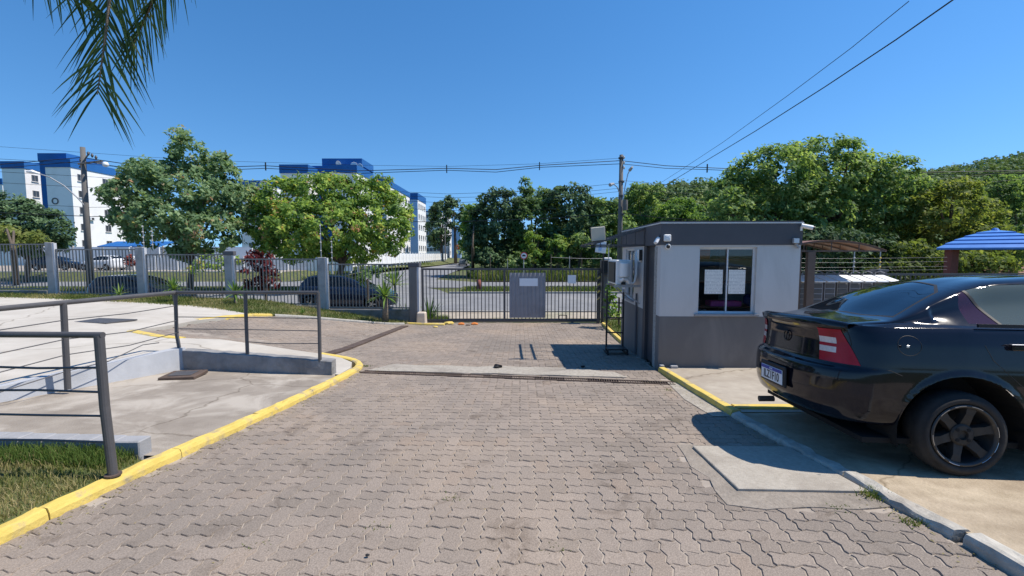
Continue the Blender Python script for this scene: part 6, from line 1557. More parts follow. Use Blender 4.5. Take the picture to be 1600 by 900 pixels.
path = [head, head + Vector((.7, .35, .35)), fp(206, -190, 3.1), fp(186, -90, 3.2), fp(172, -10), fp(165, 55), fp(158, 105), fp(152, 148)]
frond(path, 116, .66, True, .0165, 1.2, None, .12)
path = [head, head + Vector((.9, .2, .45)), fp(300, -210, 3.0), fp(272, -95, 3.1), fp(246, -15, 3.25), fp(222, 40, 3.35), fp(202, 80, 3.4)]
frond(path, 84, .50, True, .015, 1.3, None, .8)
path = [head, head + Vector((.3, .4, .3)), fp(20, -150, 3.1), fp(55, -62, 3.2), fp(95, -28, 3.3), fp(135, -5, 3.4), fp(165, 25, 3.45)]
frond(path, 74, .44, True, .016, .9, None, 1.0)
for k in range(9):
    a = .9 + k * .66
    if -.2 < math.sin(a) < .9 and math.cos(a) > .2: continue
    d_ = Vector((math.cos(a), math.sin(a), 0)); path = [head, head + d_ * .8 + Vector((0, 0, .6)), head + d_ * 1.6 + Vector((0, 0, .5)), head + d_ * 2.2 + Vector((0, 0, -.2)), head + d_ * 2.4 + Vector((0, 0, -.9))]
    if (P0_ + path[-1]).x / max(.1, (P0_ + path[-1]).y) > -1.25 and (P0_ + path[-1]).y > 1.5: continue
    frond(path, 44, .6, False, .022, .6, Vector((-d_.y, d_.x, 0)).cross(Vector((0, 0, 1))))

# dry leaf litter and grit blown against the kerbs: nobody could count it
V_ = []; F_ = []; T_ = []
def litter(x, y, z, s_):
    a = RNG.uniform(0, 2 * PI); c, s0 = math.cos(a) * s_, math.sin(a) * s_; k = len(V_); h = RNG.uniform(.002, .010)
    V_.extend([(x - c, y - s0, z + .002), (x + s0 * .4, y - c * .4, z + h), (x + c, y + s0, z + .003), (x - s0 * .4, y + c * .4, z + h * .5)]); F_.append((k, k + 1, k + 2, k + 3)); T_.append(RNG.uniform(.6, 1))
for _ in range(420):
    y = RNG.uniform(2.0, 7.0); x = kerb_left(y) + abs(RNG.normal(0, .10)) + .01; litter(x, y, g(y) + .001, RNG.uniform(.004, .013))
for _ in range(300):
    y = RNG.uniform(2.0, 6.2); x = kerb_right(y) - abs(RNG.normal(0, .10)) - .01; litter(x, y, g(y) + .003, RNG.uniform(.004, .012))
for _ in range(260):
    y = RNG.uniform(2.1, 14); x = RNG.uniform(-2.3, 2.2); litter(x, y, g(y) + .001, RNG.uniform(.003, .009))
for _ in range(160):
    x = RNG.uniform(-2.3, 2.2); y = grate_y(x) + RNG.normal(.12, .12); litter(x, y, g(y) + .012, RNG.uniform(.004, .012))
o = raw_mesh('leaf_litter', V_, F_, M['grass_dry'], None, None, T_); o['kind'] = 'stuff'

# ================================================================== APARTMENT BLOCKS BEHIND
WINME = {}
def window_meshes(wd, ht):
    k = (round(wd, 2), round(ht, 2))
    if k not in WINME:
        a = MB(); frame_rect(a, -wd / 2, wd / 2, -ht / 2, ht / 2, -.05, .05, .06); a.box(-.03, .03, -.04, .04, -ht / 2 + .06, ht / 2 - .06)
        b = MB(); b.box(-wd / 2 + .06, wd / 2 - .06, -.01, .01, -ht / 2 + .06, ht / 2 - .06)
        c = MB(); c.box(-wd / 2 - .08, wd / 2 + .08, -.16, .0, -ht / 2 - .08, -ht / 2)
        r = []
        for nm, m_, mt in (('window', a, M['kerb_block']), ('pane', b, M['bld_glass']), ('sill', c, M['bld_white'])):
            me = bpy.data.meshes.new(nm); me.from_pydata(m_.v, [], m_.f); me.materials.append(mt); r.append(me)
        WINME[k] = r
    return WINME[k]
def put_window(root, x, y, z, rz, wd=1.1, ht=1.15):
    a, b, c = window_meshes(wd, ht)
    o = bpy.data.objects.new('window', a); link(o, root); o.location = (x, y, z); o.rotation_euler = (0, 0, rz)
    for nm, me in (('pane', b), ('sill', c)):
        q = bpy.data.objects.new(nm, me); link(q, o)
def apartment(label, wings, z0=-.62, group='white and blue apartment blocks'):
    """wings: (x0, x1, y0, y1, z wall top, z band top, wall material, right windows [y], front windows [x])"""
    X0 = min(w_[0] for w_ in wings); Y0 = min(w_[2] for w_ in wings)
    t = thing('apartment_block', label, 'building', (X0, Y0, z0), 0, group)
    for (x0, x1, y0, y1, zw_, zb_, mt, rw, fw) in wings:
        MB().box(x0 - X0, x1 - X0, y0 - Y0, y1 - Y0, -.3, zw_ - z0).build('wall', M[mt], t)
        if zb_ > zw_: MB().box(x0 - X0 - .12, x1 - X0 + .12, y0 - Y0 - .12, y1 - Y0 + .12, zw_ - z0, zb_ - z0).build('parapet', M['bld_blue'], t)
        for y in rw:
            for k in range(5):
                z = zw_ - z0 - 1.45 - 2.75 * k
                if z > .8: put_window(t, x1 - X0 + .01, y - Y0, z, PI / 2)
        for x in fw:
            for k in range(5):
                z = zw_ - z0 - 1.45 - 2.75 * k
                if z > .8: put_window(t, x - X0, y0 - Y0 - .01, z, 0)
    return t
def uz(v, Y): return CAMZ + (397 - v) / F * Y
def ux(u, Y): return (u - 800) / F * Y
Yc = 75
tC = apartment('nearest white block on the left with a dark round mark on its shaded wall', [
    (ux(83, Yc), ux(122, Yc), Yc, 86, uz(264, Yc), uz(252, Yc), 'bld_white', [76.6, 81.2, 84.6], []),
    (ux(122, 77) - 5.2, ux(122, 77) - .6, 77, 84, uz(252, Yc), uz(243, 77), 'bld_blue', [], [])])
text_mesh('wall_mark', 'O', 1.5, M['metal_dark'], tC, Matrix.Translation(Vector((ux(95, Yc), Yc - .06, uz(316, Yc))) - Vector(tC.location)) @ Matrix.Rotation(PI / 2, 4, 'X'), .02)
apartment('white block left of the marked block, with a lower blue parapet', [
    (ux(16, 80), ux(51, 80), 80, 83.2, uz(266, 80), uz(255, 80), 'bld_white', [81.6], []),
    (ux(51, 83.2) - 1, ux(80, 83.2), 83.2, 90, uz(270, 84), uz(259, 84), 'bld_paleblue', [], [])])
apartment('white block cut by the left edge of the view', [(ux(-70, 92), ux(15, 92), 92, 99, uz(290, 92), uz(281, 92), 'bld_white', [], [])])
apartment('white block with two roof boxes in the middle, nearest of the central blocks', [
    (ux(444, 72), ux(486, 72), 72, 80, uz(273, 72), uz(260, 72), 'bld_white', [74], []),
    (ux(486, 75.5) - .4, ux(522, 75.5) - .05, 75.5, 80, uz(273, 75.5), uz(262, 75.5), 'bld_blue', [], []),
    (ux(522, 72), ux(561, 72), 72, 80.5, uz(272, 72), uz(260.5, 72), 'bld_white', [73.6, 76.2, 78.8], []),
    (ux(510, 76), ux(569, 76), 76, 82, uz(262, 76), uz(251, 76), 'bld_blue', [], [])])
apartment('long white block behind the central one with rows of windows', [
    (ux(580, 88.8), ux(606, 88.8), 88.8, 109, uz(290, 88.8), uz(281, 88.8), 'bld_white', [90.5, 93.5, 96.5, 99.5, 102.5, 105.5, 108], []),
    (ux(606, 92) - 2.2, ux(606, 92) - .4, 93, 99, uz(282, 93), uz(278, 93), 'bld_blue', [], [])])
apartment('narrow white block with a pale blue end wall in the centre', [
    (ux(640, 118), ux(654, 118), 118, 129, uz(313, 118), uz(303, 118), 'bld_paleblue', [], []),
    (ux(654, 118) - .5, ux(654, 118) + .03, 118.3, 129.1, uz(313, 118), uz(313, 118) , 'bld_white', [119.6, 122.2, 124.8, 127.4], [])])
apartment('white block whose blue parapet shows between the two big trees', [(ux(380, 95), ux(429, 95), 95, 104, uz(292, 95), uz(284, 95), 'bld_white', [97, 100], [ux(395, 95), ux(415, 95)])])
apartment('far greyish block behind the dark trees at the end of the street', [
    (ux(664, 150), ux(690, 150), 150, 160, uz(332, 150), uz(330, 150), 'bld_white', [], [ux(668, 150), ux(674, 150), ux(680, 150), ux(686, 150)]),
    (ux(692, 155), ux(700, 155), 155, 165, uz(338, 155), uz(336, 155), 'bld_white', [158, 162], [])])
apartment('small pale house end at the end of the side street', [(ux(706, 150), ux(720, 150), 150, 160, uz(356, 150), uz(354, 150), 'bld_paleblue', [], [])])
# pale boundary wall and blue carport at the left
t = thing('boundary_wall', 'pale painted wall at the back of the car park on the far left', 'wall', (-60, 63, 0))
for k in range(9): MB().box(-14 + k * 4.2, -14 + k * 4.2 + 4.05, -.1, .1, -.7, 2.6).build('panel', M['bld_white'], t); MB().box(-14 + k * 4.2 - .15, -14 + k * 4.2, -.14, .14, -.7, 2.75).build('post', M['concrete_light'], t)
t = thing('carport', 'blue roofed carport standing before the white blocks left of the first tree', 'carport', (-52, 58, .02))
for x0, x1 in ((-1.5, 2.6), (3.0, 6.5)):
    mb = MB(); mb.add([(x0, 0, 2.6), (x1, 0, 2.6), (x1, 3, 3.3), (x0, 3, 3.3), (x0, 0, 2.5), (x1, 0, 2.5), (x1, 3, 3.2), (x0, 3, 3.2)], [(0, 1, 2, 3), (7, 6, 5, 4), (0, 4, 5, 1), (1, 5, 6, 2), (2, 6, 7, 3), (3, 7, 4, 0)]); mb.build('roof_sheet', M['bld_blue'], t)
    for x in (x0 + .1, x1 - .1):
        for y in (.1, 2.9): MB().box(x - .06, x + .06, y - .06, y + .06, 0, 2.5 + y * .23).build('post', M['white_paint'], t)
# white palisade along the side street
t = thing('palisade_fence', 'white concrete palisade fence along the left of the side street', 'fence', (-16.2, 45, .3))
pm1 = bpy.data.meshes.new('panel'); a = MB(); a.box(-.03, .03, .10, 2.1, .02, 1.35); pm1.from_pydata(a.v, [], a.f); pm1.materials.append(M['white_paint'])
pm2 = bpy.data.meshes.new('post'); a = MB(); a.box(-.09, .09, -.09, .09, -.6, 1.5, .01); pm2.from_pydata(a.v, [], a.f); pm2.materials.append(M['white_paint'])
for k in range(31):
    for nm, me in (('panel', pm1), ('post', pm2)):
        o = bpy.data.objects.new(nm, me); link(o, t); o.location = (-.006 * k, 2.2 * k, 0)
t = thing('palisade_fence', 'white concrete fence under the big trees facing the road', 'fence', (-40, 44.8, -.1))
for k in range(11):
    for nm, me in (('panel', pm1), ('post', pm2)):
        o = bpy.data.objects.new(nm, me); link(o, t); o.location = (2.2 * k, 0, 0); o.rotation_euler = (0, 0, -PI / 2)

# ================================================================== POLES, LAMPS, CABLES
Yp = 30.0
p = at(971, 242, Yp); px_ = p.x
pole = thing('utility_pole', 'tall grey utility pole with two street lamps right of the gate', 'pole', (px_, Yp, -.6))
h = p.z + .6
mb = MB(); mb.tube([(0, 0, -.2), (0, 0, h * .5), (0, 0, h)], [.19, .16, .125], 12); mb.build('shaft', M['pole'], pole, smooth=True)
def rel(u, v, Y, o): q = at(u, v, Y); return (q.x - o.location.x, q.y - o.location.y, q.z - o.location.z)
mb = MB(); mb.tube([rel(973, 312, 29.8, pole), rel(977, 290, 29.6, pole), rel(981, 272, 29.3, pole), rel(985, 264, 29.0, pole)], .035, 8); mb.build('lamp_arm', M['bld_paleblue'], pole)
mb = MB(); mb.tube([rel(984, 266, 29.05, pole), rel(988, 261, 28.7, pole)], [.10, .07], 8); mb.build('lamp_head', M['grey_plastic'], pole)
mb = MB(); mb.tube([rel(969, 304, 29.8, pole), rel(964, 292, 29.6, pole), rel(958, 287, 29.4, pole)], .03, 8); mb.build('lamp_arm', M['steel'], pole)
mb = MB(); mb.tube([rel(959, 287, 29.4, pole), rel(953, 289, 29.2, pole)], [.07, .12], 8); mb.build('lamp_head', M['grey_plastic'], pole)
mb = MB(); mb.lathe([(.0, -.42), (.15, -.40), (.17, .0), (.15, .28), (.0, .3)], rel(977, 319, 29.7, pole), n=12); mb.build('transformer', M['pole'], pole)
for v in (247, 284, 306, 335): mb = MB(); mb.lathe([(.20, -.05), (.20, .05)], rel(971, v, Yp, pole), n=12); mb.build('band', M['metal_dark'], pole)
for k in range(3): mb = MB(); mb.lathe([(.03, -.1), (.07, 0), (.03, .1)], rel(975, 246 + 8 * k, 29.8, pole), n=8); mb.build('insulator', M['ceramic'], pole)

Yl = 28.0; pt = at(129, 230, Yl); pb = at(141, 450, Yl)
pole2 = thing('utility_pole', 'brownish utility pole at the left with a long curved lamp arm', 'pole', (pb.x, Yl, -.62))
mb = MB(); mb.tube([(0, 0, -.2), rel(135, 340, Yl, pole2), rel(129, 230, Yl, pole2)], [.19, .165, .13], 12); mb.build('shaft', M['pole'], pole2, smooth=True)
mb = MB(); mb.tube([rel(133, 322, 27.9, pole2), rel(120, 308, 27.7, pole2), rel(100, 290, 27.4, pole2), rel(78, 277, 27.0, pole2), rel(60, 271, 26.8, pole2)], .035, 8); mb.build('lamp_arm', M['steel'], pole2)
mb = MB(); mb.tube([rel(62, 271.5, 26.8, pole2), rel(50, 268, 26.6, pole2), rel(41, 268, 26.5, pole2)], [.05, .11, .06], 8); mb.build('lamp_head', M['white_plastic'], pole2)
mb = MB(); mb.bar(rel(122, 256, 27.8, pole2), rel(160, 252, 28.1, pole2), .1); mb.build('crossarm', M['pole'], pole2)
mb = MB(); mb.bar(rel(124, 262, 27.9, pole2), rel(140, 238, 28.0, pole2), .06); mb.build('crossarm', M['pole'], pole2)
for u, v in ((138, 240), (144, 243), (150, 246), (126, 250)): mb = MB(); mb.lathe([(.03, -.12), (.075, 0), (.03, .12)], rel(u, v, 27.9, pole2), n=8); mb.build('insulator', M['metal_dark'], pole2)
mb = MB(); mb.lathe([(0, -.16), (.14, -.1), (.17, 0), (.12, .13), (0, .16)], rel(165, 257, 28.0, pole2), n=14); mb.build('round_lamp', M['white_plastic'], pole2, smooth=True)
mb = MB(); mb.tube([rel(152, 255, 28.0, pole2), rel(165, 255, 28.0, pole2)], .03, 6); mb.build('lamp_arm', M['steel'], pole2)

def cable(label, pts, r, group='overhead cables', sag=0.0):
    """pts: (u, v, Y)"""
    P_ = [at(*q) for q in pts]; out = []
    for i in range(len(P_) - 1):
        for k in range(6):
            t_ = k / 6; q = P_[i].lerp(P_[i + 1], t_); q = q - Vector((0, 0, sag * 4 * t_ * (1 - t_))); out.append(q)
    out.append(P_[-1]); c = out[len(out) // 2]
    mb = MB(); mb.tube(out, r, 5); o = mb.build('power_cable', M['cable'], loc=tuple(c)); props(o, label, 'cable', group); return o
cable('upper line of the main overhead cable with spacers, left of the light pole', [(-60, 262, 27), (128, 246, 28), (250, 264, 28.5), (415, 259, 29), (560, 267, 29.4), (698, 263, 29.6), (775, 265, 29.8), (843, 258.5, 29.9), (970, 251, 30)], .024)
cable('lower line of the main overhead cable with spacers, left of the light pole', [(-60, 268, 27), (128, 252, 28), (250, 270, 28.5), (415, 263, 29), (560, 271, 29.4), (698, 266, 29.6), (775, 269, 29.8), (843, 261.5, 29.9), (970, 256, 30)], .020)
cable('upper line of the main overhead cable running right from the light pole', [(970, 251, 30), (1040, 259, 29), (1105, 262, 28), (1240, 268, 27), (1400, 270, 26), (1640, 266, 25)], .022)
cable('lower line of the main overhead cable running right from the light pole', [(970, 256, 30), (1040, 263, 29), (1105, 265, 28), (1240, 271, 27), (1400, 274, 26), (1640, 270, 25)], .018)
for i, (u, v, Y) in enumerate(((415, 260, 29), (698, 264, 29.6), (843, 259.5, 29.9), (1105, 263, 28))):
    c = at(u, v, Y); mb = MB(); mb.box(-.03, .03, -.04, .04, -.26, .26, .01); o = mb.build('cable_spacer', M['cable']); o.location = c
    props(o, ('cable spacer on the main cable above the leftmost gap between the trees', 'cable spacer on the main cable in the middle of the sky', 'cable spacer on the main cable nearest left of the light pole', 'cable spacer on the main cable above the guardhouse roof')[i], 'spacer')
cable('faint thin wire from the light pole to the left, highest of the faint ones', [(970, 247, 30), (840, 256, 31), (700, 260, 32), (560, 258, 33), (300, 250, 33), (-60, 225, 32)], .010)
for i, (a, b) in enumerate(((286, 300), (294, 306), (299, 314), (318, 326))):
    cable(('thin wire over the thicket, top of the four', 'thin wire over the thicket, second of the four', 'thin wire over the thicket, third of the four', 'lowest thin wire over the thicket')[i], [(970, a, 30), (850, (a + b) / 2 + 5, 30), (700, b + 3, 30), (500, b - 6, 30), (138, a - 30 + 12 * i, 28), (-80, a - 42 + 12 * i, 27)], .011)
cable('thick low telephone cable crossing in front of the thicket', [(970, 333, 30), (860, 341, 30), (700, 347, 30), (520, 345, 29.5), (330, 340, 29), (136, 338, 28), (-60, 330, 27)], .022)
cable('thick low telephone cable right of the light pole behind the guardhouse roof', [(972, 333, 30), (1030, 340, 28), (1110, 345, 26), (1300, 345, 25)], .022)
cable('heavy cable coming down from the top right corner to the light pole', [(1500, -8, 8), (1400, 62, 9.6), (1290, 135, 12), (1180, 205, 16.5), (1100, 253, 22), (1020, 301, 29.5), (972, 330, 30)], .014, sag=.0)
cable('thinner cable coming down from the top right beside the heavy one', [(1420, 2, 9), (1330, 75, 10.8), (1230, 150, 13.5), (1130, 222, 18.5), (1060, 268, 24), (1010, 300, 29.5), (972, 322, 30)], .008)
for i, v in enumerate((282, 294)):
    cable(('upper thin wire right of the light pole', 'lower thin wire right of the light pole')[i], [(972, v, 30), (1050, v + 7, 29.6), (1130, v + 10, 29), (1400, v + 4, 28), (1660, v - 20, 27)], .010)
# round street sign
p = at(818.5, 399.5, 33); t = thing('street_sign', 'round white street sign with a red rim and black bar on a thin post', 'sign', (p.x, 33, -.62))
zs = p.z + .62
mb = MB(); mb.tube([(0, .03, 0), (0, .03, zs + .2)], .03, 8); mb.build('post', M['steel'], t)
mb = MB(); mb.lathe([(.27, 0), (.27, -.02), (0, -.021)], (0, 0, zs), 'y', 24); mb.build('rim', M['red_sign'], t)
mb = MB(); mb.lathe([(.205, -.022), (.205, -.028), (0, -.029)], (0, 0, zs), 'y', 24); mb.build('face', M['white_paint'], t)
mb = MB(); mb.box(-.13, .13, -.036, -.030, zs - .05, zs + .03, .0); mb.box(-.08, .08, -.036, -.030, zs + .031, zs + .07); mb.build('symbol', M['black_plastic'], t)
for i, (u, v0, v1, Y, lb) in enumerate(((766, 398, 425, 38, 'leftmost thin post in front of the thicket'), (793, 404, 425, 38.5, 'short pale post left of the round sign'), (861, 397, 425, 38, 'thin post right of the round sign'), (890, 400, 425, 38.4, 'pale thin post further right of the round sign'), (909, 402, 425, 38.2, 'thin post nearest the guardhouse before the thicket'))):
    q = at(u, v0, Y); t = thing('fence_post', lb, 'post', (q.x, Y, -.6), 0, 'thin posts before the thicket'); mb = MB(); mb.tube([(0, 0, 0), (0, 0, q.z + .6)], .035, 6); mb.build('shaft', M['steel'] if i % 2 else M['bark'], t)
q = at(1, 1, 1); c0 = at(861, 402, 38); c1 = at(955, 404, 38.2); mb = MB(); mb.tube([tuple(c0), tuple(c0.lerp(c1, .5) - Vector((0, 0, .05))), tuple(c1)], .012, 5); o = mb.build('fence_wire', M['steel'], loc=tuple(c0)); props(o, 'single wire strung between the thin posts before the thicket', 'wire')
q = at(696, 413, 95); t = thing('lamp_post', 'thin dark post standing beside the white fence in the side street', 'post', (q.x, 95, .2)); mb = MB(); mb.tube([(0, 0, 0), (0, 0, 7.6)], .11, 8); mb.build('shaft', M['pole'], t); mb = MB(); mb.bar((0, 0, 7.5), (.9, -.3, 7.8), .1); mb.build('lamp_arm', M['pole'], t)

# ================================================================== RIGHT YARD: mailboxes, fence, canopy, gazebo
dm = bpy.data.meshes.new('mailbox_door'); a = MB(); a.box(-.105, .105, -.012, 0, .006, .112, .004); a.box(-.05, .05, -.016, -.0125, .08, .09); dm.from_pydata(a.v, [], a.f); dm.materials.append(M['metal_dark'])
cab = None
for k in range(8):
    X = ux(1259 + 19.6 * k, 11.0); z0 = zpad(0, 11.0) - .02
    lb = ['mailbox column half hidden by the guardhouse corner', 'mailbox column behind the brown canopy post', 'mailbox column just right of the canopy post', 'second mailbox column right of the canopy post', 'mailbox column left of the thin fence pillar', 'mailbox column at the thin fence pillar', 'mailbox column under the thick fence pillar', 'mailbox column right of the thick fence pillar', 'mailbox column above the sedan rear window', 'mailbox column above the sedan roof edge', 'last mailbox column on the right behind the sedan'][k]
    t = thing('mailbox_column', lb, 'mailbox', (X, 11.0, z0), R(-4), 'row of mailbox columns')
    MB().box(-.125, .125, 0, .30, .12, 1.36).build('cabinet', M['sheet_metal'] if k % 3 else M['metal_fence'], t)
    for r_ in range(9):
        o = bpy.data.objects.new('mailbox_door', dm); link(o, t); o.location = (0, -.001, .16 + r_ * .13)
    mb = MB(); mb.add([(-.12, -.10, 1.375), (.13, -.10, 1.375), (.03, .36, 1.51), (-.22, .36, 1.51), (-.12, -.10, 1.355), (.13, -.10, 1.355), (.03, .36, 1.49), (-.22, .36, 1.49)], [(0, 1, 2, 3), (7, 6, 5, 4), (0, 4, 5, 1), (1, 5, 6, 2), (2, 6, 7, 3), (3, 7, 4, 0)]); mb.build('lid', M['white_paint'], t)
    mb = MB(); mb.tube([(-.20, .33, 1.50), (-.20, .30, 1.58), (-.15, .22, 1.61), (-.10, .14, 1.57)], .011, 8); mb.build('lid_arm', M['sheet_metal'], t)
    for x in (-.1, .1): MB().box(x - .02, x + .02, .05, .25, 0, .12).build('leg', M['metal_dark'], t)
Yf = 12.5; zr = uz(427, Yf)
t = thing('yard_fence', 'dark barred fence behind the row of mailboxes on the right', 'fence', (9.5, Yf, zpad(0, 12) - .02))
zt_ = zr - t.location.z
MB().box(-3.9, 4.6, -.025, .025, zt_ - .06, zt_).build('rail', M['metal_dark'], t); MB().box(-3.9, 4.6, -.02, .02, .1, .15).build('rail', M['metal_dark'], t)
bm_ = bpy.data.meshes.new('bar'); a = MB(); a.box(-.012, .012, -.012, .012, .15, zt_ - .06); bm_.from_pydata(a.v, [], a.f); bm_.materials.append(M['metal_dark'])
for k in range(62): o = bpy.data.objects.new('bar', bm_); link(o, t); o.location = (-3.85 + k * .137, 0, 0)
for u, wd, vt, lb in ((1361.5, .13, 424, 'slim grey pillar of the yard fence behind the mailboxes'), (1374, .24, 424, 'thick grey pillar of the yard fence behind the mailboxes')):
    Y = 12.2; zt2 = uz(vt, Y) + (.06 if wd > .2 else .04); p0 = (ux(u, Y), Y, zpad(0, 12) - .02); t = thing('yard_pillar', lb, 'pillar', p0); h_ = zt2 - p0[2]
    MB().box(-wd / 2, wd / 2, -wd / 2, wd / 2, 0, h_ - .06, .008).build('shaft', M['wall_dark'], t); MB().box(-wd / 2 - .02, wd / 2 + .02, -wd / 2 - .02, wd / 2 + .02, h_ - .06, h_).build('cap', M['wall_dark'], t)
# electric strands over the yard fence
for i, v in enumerate((403, 409.5, 417, 422)):
    c0 = at(1252, v + 1, 12.5); c1 = at(1480, v - 1, 12.6); mb = MB(); mb.tube([tuple(c0 - c0), tuple((c1 - c0) * .5 - Vector((0, 0, .01))), tuple(c1 - c0)], .0018, 5); o = mb.build('fence_wire', M['steel']); o.location = c0
    props(o, ('top electric strand over the yard fence', 'second electric strand from the top over the yard fence', 'third electric strand from the top over the yard fence', 'lowest electric strand over the yard fence')[i], 'wire')
for u, lb in ((1333.5, 'thin rod holding the electric strands above the slim pillar'), (1374, 'rod with yellow insulators above the thick pillar')):
    c = at(u, 424, 12.5); t = thing('strand_rod', lb, 'rod', c); mb = MB(); mb.tube([(0, 0, -.05), (0, 0, .62)], .012, 6); mb.build('rod', M['steel'], t)
    for k, v in enumerate((403, 409.5, 417)): z = at(u, v, 12.5).z - c.z; mb = MB(); mb.lathe([(.015, -.03), (.032, 0), (.015, .03)], (0, 0, z), n=8); mb.build('insulator', M['yellow'] if u > 1360 else M['ceramic'], t)
# brown vaulted canopy on posts
Yk = 10.4; zE = uz(391.5, Yk); xL, xR = ux(1212, Yk), ux(1384, Yk); zg = zpad(0, Yk) - .02
t = thing('canopy', 'brown vaulted polycarbonate canopy on dark posts right of the guardhouse', 'canopy', ((xL + xR) / 2, Yk, zg))
hw_ = (xR - xL) / 2; hz = zE - zg; rise = .235; n = 18
def arch(x): return hz + rise * (1 - (x / hw_) ** 2)
vs = []; fs = []
for y in (0, 1.9):
    for i in range(n + 1): x = -hw_ + 2 * hw_ * i / n; vs += [(x, y, arch(x)), (x, y, arch(x) + .012)]
m_ = 2 * (n + 1)
for i in range(n): fs += [(2 * i, 2 * i + 2, m_ + 2 * i + 2, m_ + 2 * i), (2 * i + 1, m_ + 2 * i + 1, m_ + 2 * i + 3, 2 * i + 3), (2 * i, 2 * i + 1, 2 * i + 3, 2 * i + 2), (m_ + 2 * i, m_ + 2 * i + 2, m_ + 2 * i + 3, m_ + 2 * i + 1)]
mb = MB(); mb.add(vs, fs); mb.build('roof_sheet', M['brown_poly'], t)
for y in (.02, .62, 1.25, 1.88):
    mb = MB(); mb.tube([(-hw_ + 2 * hw_ * i / n, y, arch(-hw_ + 2 * hw_ * i / n) - .02) for i in range(n + 1)], .018, 6); mb.build('rib', M['brown_steel'], t)
    mb = MB(); mb.bar((-hw_, y, hz - .01), (hw_, y, hz - .01), .03); mb.build('tie_bar', M['brown_steel'], t)
    for x in (-.5, .0, .5): mb = MB(); mb.bar((x * hw_, y, hz), (x * hw_, y, arch(x * hw_) - .02), .016); mb.build('strut', M['brown_steel'], t)
for x in (-hw_ * .55, -.10 * hw_ - .32, ):
    for y in (.1, 1.8): MB().box(x - .05, x + .05, y - .05, y + .05, 0, hz - .02).build('post', M['brown_steel'], t)
x = ux(1265.5, Yk) - t.location.x; MB().box(x - .085, x + .085, -.05, .05, 0, hz - .03).build('post', M['brown_steel'], t)
# blue roofed gazebo
Yg = 16.5; cx = ux(1550, Yg); zE = uz(387, Yg); zT = uz(358, Yg); rE = (1550 - 1462) / F * Yg
t = thing('gazebo', 'gazebo with a stepped bright blue roof on thick reddish columns at the right', 'gazebo', (cx, Yg, -.62))
nc = 5; zb = zE + .62
for k in range(nc):
    f0, f1 = k / nc, (k + 1) / nc; prof = lambda f: (1 - f) ** .72
    r0 = rE * prof(f0); r1 = rE * prof(f1) * (1.0 if k < nc - 1 else .0) + (.10 if k == nc - 1 else .05); z0 = zb + (zT - zE) * (f0 ** .9); z1 = zb + (zT - zE) * (f1 ** .9) - .02
    vs = []
    for rr, zz in ((r0 + .02, z0 - .075), (r0 + .04, z0 - .01), (r1 + .0, z1 - .03), (r1 - .06 if r1 > .12 else r1, z1 - .05)):
        for q in range(4): a_ = -PI / 2 + q * PI / 2; vs.append((rr * math.cos(a_), rr * math.sin(a_), zz))
    fs = [(i * 4 + q, i * 4 + (q + 1) % 4, (i + 1) * 4 + (q + 1) % 4, (i + 1) * 4 + q) for i in range(3) for q in range(4)] + [(8, 9, 10, 11)] * (k == nc - 1)
    mb = MB(); mb.add(vs, fs); mb.build('roof_course', M['blue_tile'], t)
mb = MB(); mb.lathe([(.12, zb + zT - zE - .05), (.07, zb + zT - zE + .02), (0, zb + zT - zE + .04)], n=10); mb.build('finial', M['blue_tile'], t)
cc = rE * .76
for q, (dx, dy, wd) in enumerate(((-cc + .05, 0.0, .28), (-.12, -cc, .34), (cc, 0, .3), (0, cc, .3))):
    MB().box(dx - wd / 2, dx + wd / 2, dy - wd / 2, dy + wd / 2, 0, zb - .02, .01).build('column', M['redbrick'], t)
mb = MB(); mb.prism([(rE * .86 * math.cos(-PI / 2 + q * PI / 2), rE * .86 * math.sin(-PI / 2 + q * PI / 2)) for q in range(4)], zb - .05, zb - .03); mb.build('ceiling', M['brown_steel'], t)
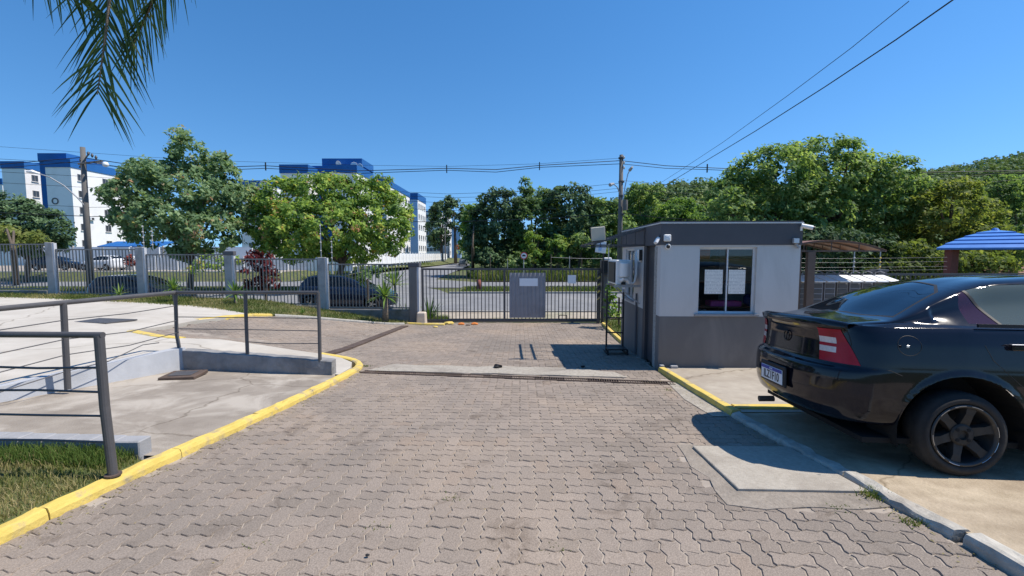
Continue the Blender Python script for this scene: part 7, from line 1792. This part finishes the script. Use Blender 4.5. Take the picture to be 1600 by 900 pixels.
# low brown roofed hut at the right edge
Yh = 20; x0 = ux(1558, Yh); t = thing('hut', 'low hut with a brown tiled roof at the right edge behind the gazebo', 'hut', (x0, Yh, -.65))
zE = uz(427, Yh) + .65; zR = uz(413, Yh) + .65
MB().box(.4, 5.2, .4, 3.6, 0, zE).build('wall', M['cream'], t)
for k in range(7):
    f0, f1 = k / 7, (k + 1) / 7; mb = MB(); ya, yb2 = 2 * f0, 2 * f1 + .05; za, zb2 = zE + (zR - zE) * f0 + .03, zE + (zR - zE) * f1
    mb.add([(0, ya, za), (5.6, ya, za), (5.6, yb2, zb2), (0, yb2, zb2), (0, ya, za - .05), (5.6, ya, za - .05)], [(0, 1, 2, 3), (0, 4, 5, 1)]); mb.build('tile_course', M['roof_brown'], t)
mb = MB(); mb.add([(0, 2, zR), (5.6, 2, zR), (5.6, 4, zE), (0, 4, zE)], [(0, 1, 2, 3)]); mb.build('roof_back', M['roof_brown'], t)

# roof dishes and wall units of the far blocks
for i, (u, v, Y, lb) in enumerate(((530, 256, 75.8, 'leftmost white satellite dish on the blue roof box in the middle'), (553, 258, 75.8, 'middle white satellite dish on the blue roof box'), (564, 260, 75.8, 'rightmost white satellite dish on the blue roof box'), (410, 286, 94.6, 'white satellite dish on the blue parapet between the big trees'))):
    c = at(u, v, Y - .3); t = thing('satellite_dish', lb, 'dish', c, 0, 'satellite dishes on the blocks'); mb = MB(); mb.lathe([(0, 0), (.30, -.05), (.55, -.18), (.56, -.16), (.30, -.02), (0, .03)], axis='y', n=18, cap=False)
    o = mb.build('dish', M['white_paint'], t); o.rotation_euler = (R(25), 0, R(25 * (1 if i % 2 else -1))); mb = MB(); mb.bar((0, .05, 0), (0, .35, -.5), .07); mb.build('mount', M['steel'], t); mb = MB(); mb.bar((0, 0, 0), (.1, -.5, .1), .04); mb.build('feed_arm', M['steel'], t)
for i, (y, z, lb) in enumerate(((78.2, 2.0, 'lowest wall air conditioner on the sunny side of the marked block'), (78.0, 7.4, 'wall air conditioner high on the sunny side of the marked block'))):
    X = ux(122, 75); t = thing('wall_unit', lb, 'air conditioner', (X + .02, y, z), 0, 'air conditioners on the far blocks'); MB().box(0, .35, -.4, .4, 0, .55, .02).build('casing', M['white_plastic'], t); MB().box(.352, .37, -.28, .18, .08, .47).build('fan_grille', M['metal_dark'], t)
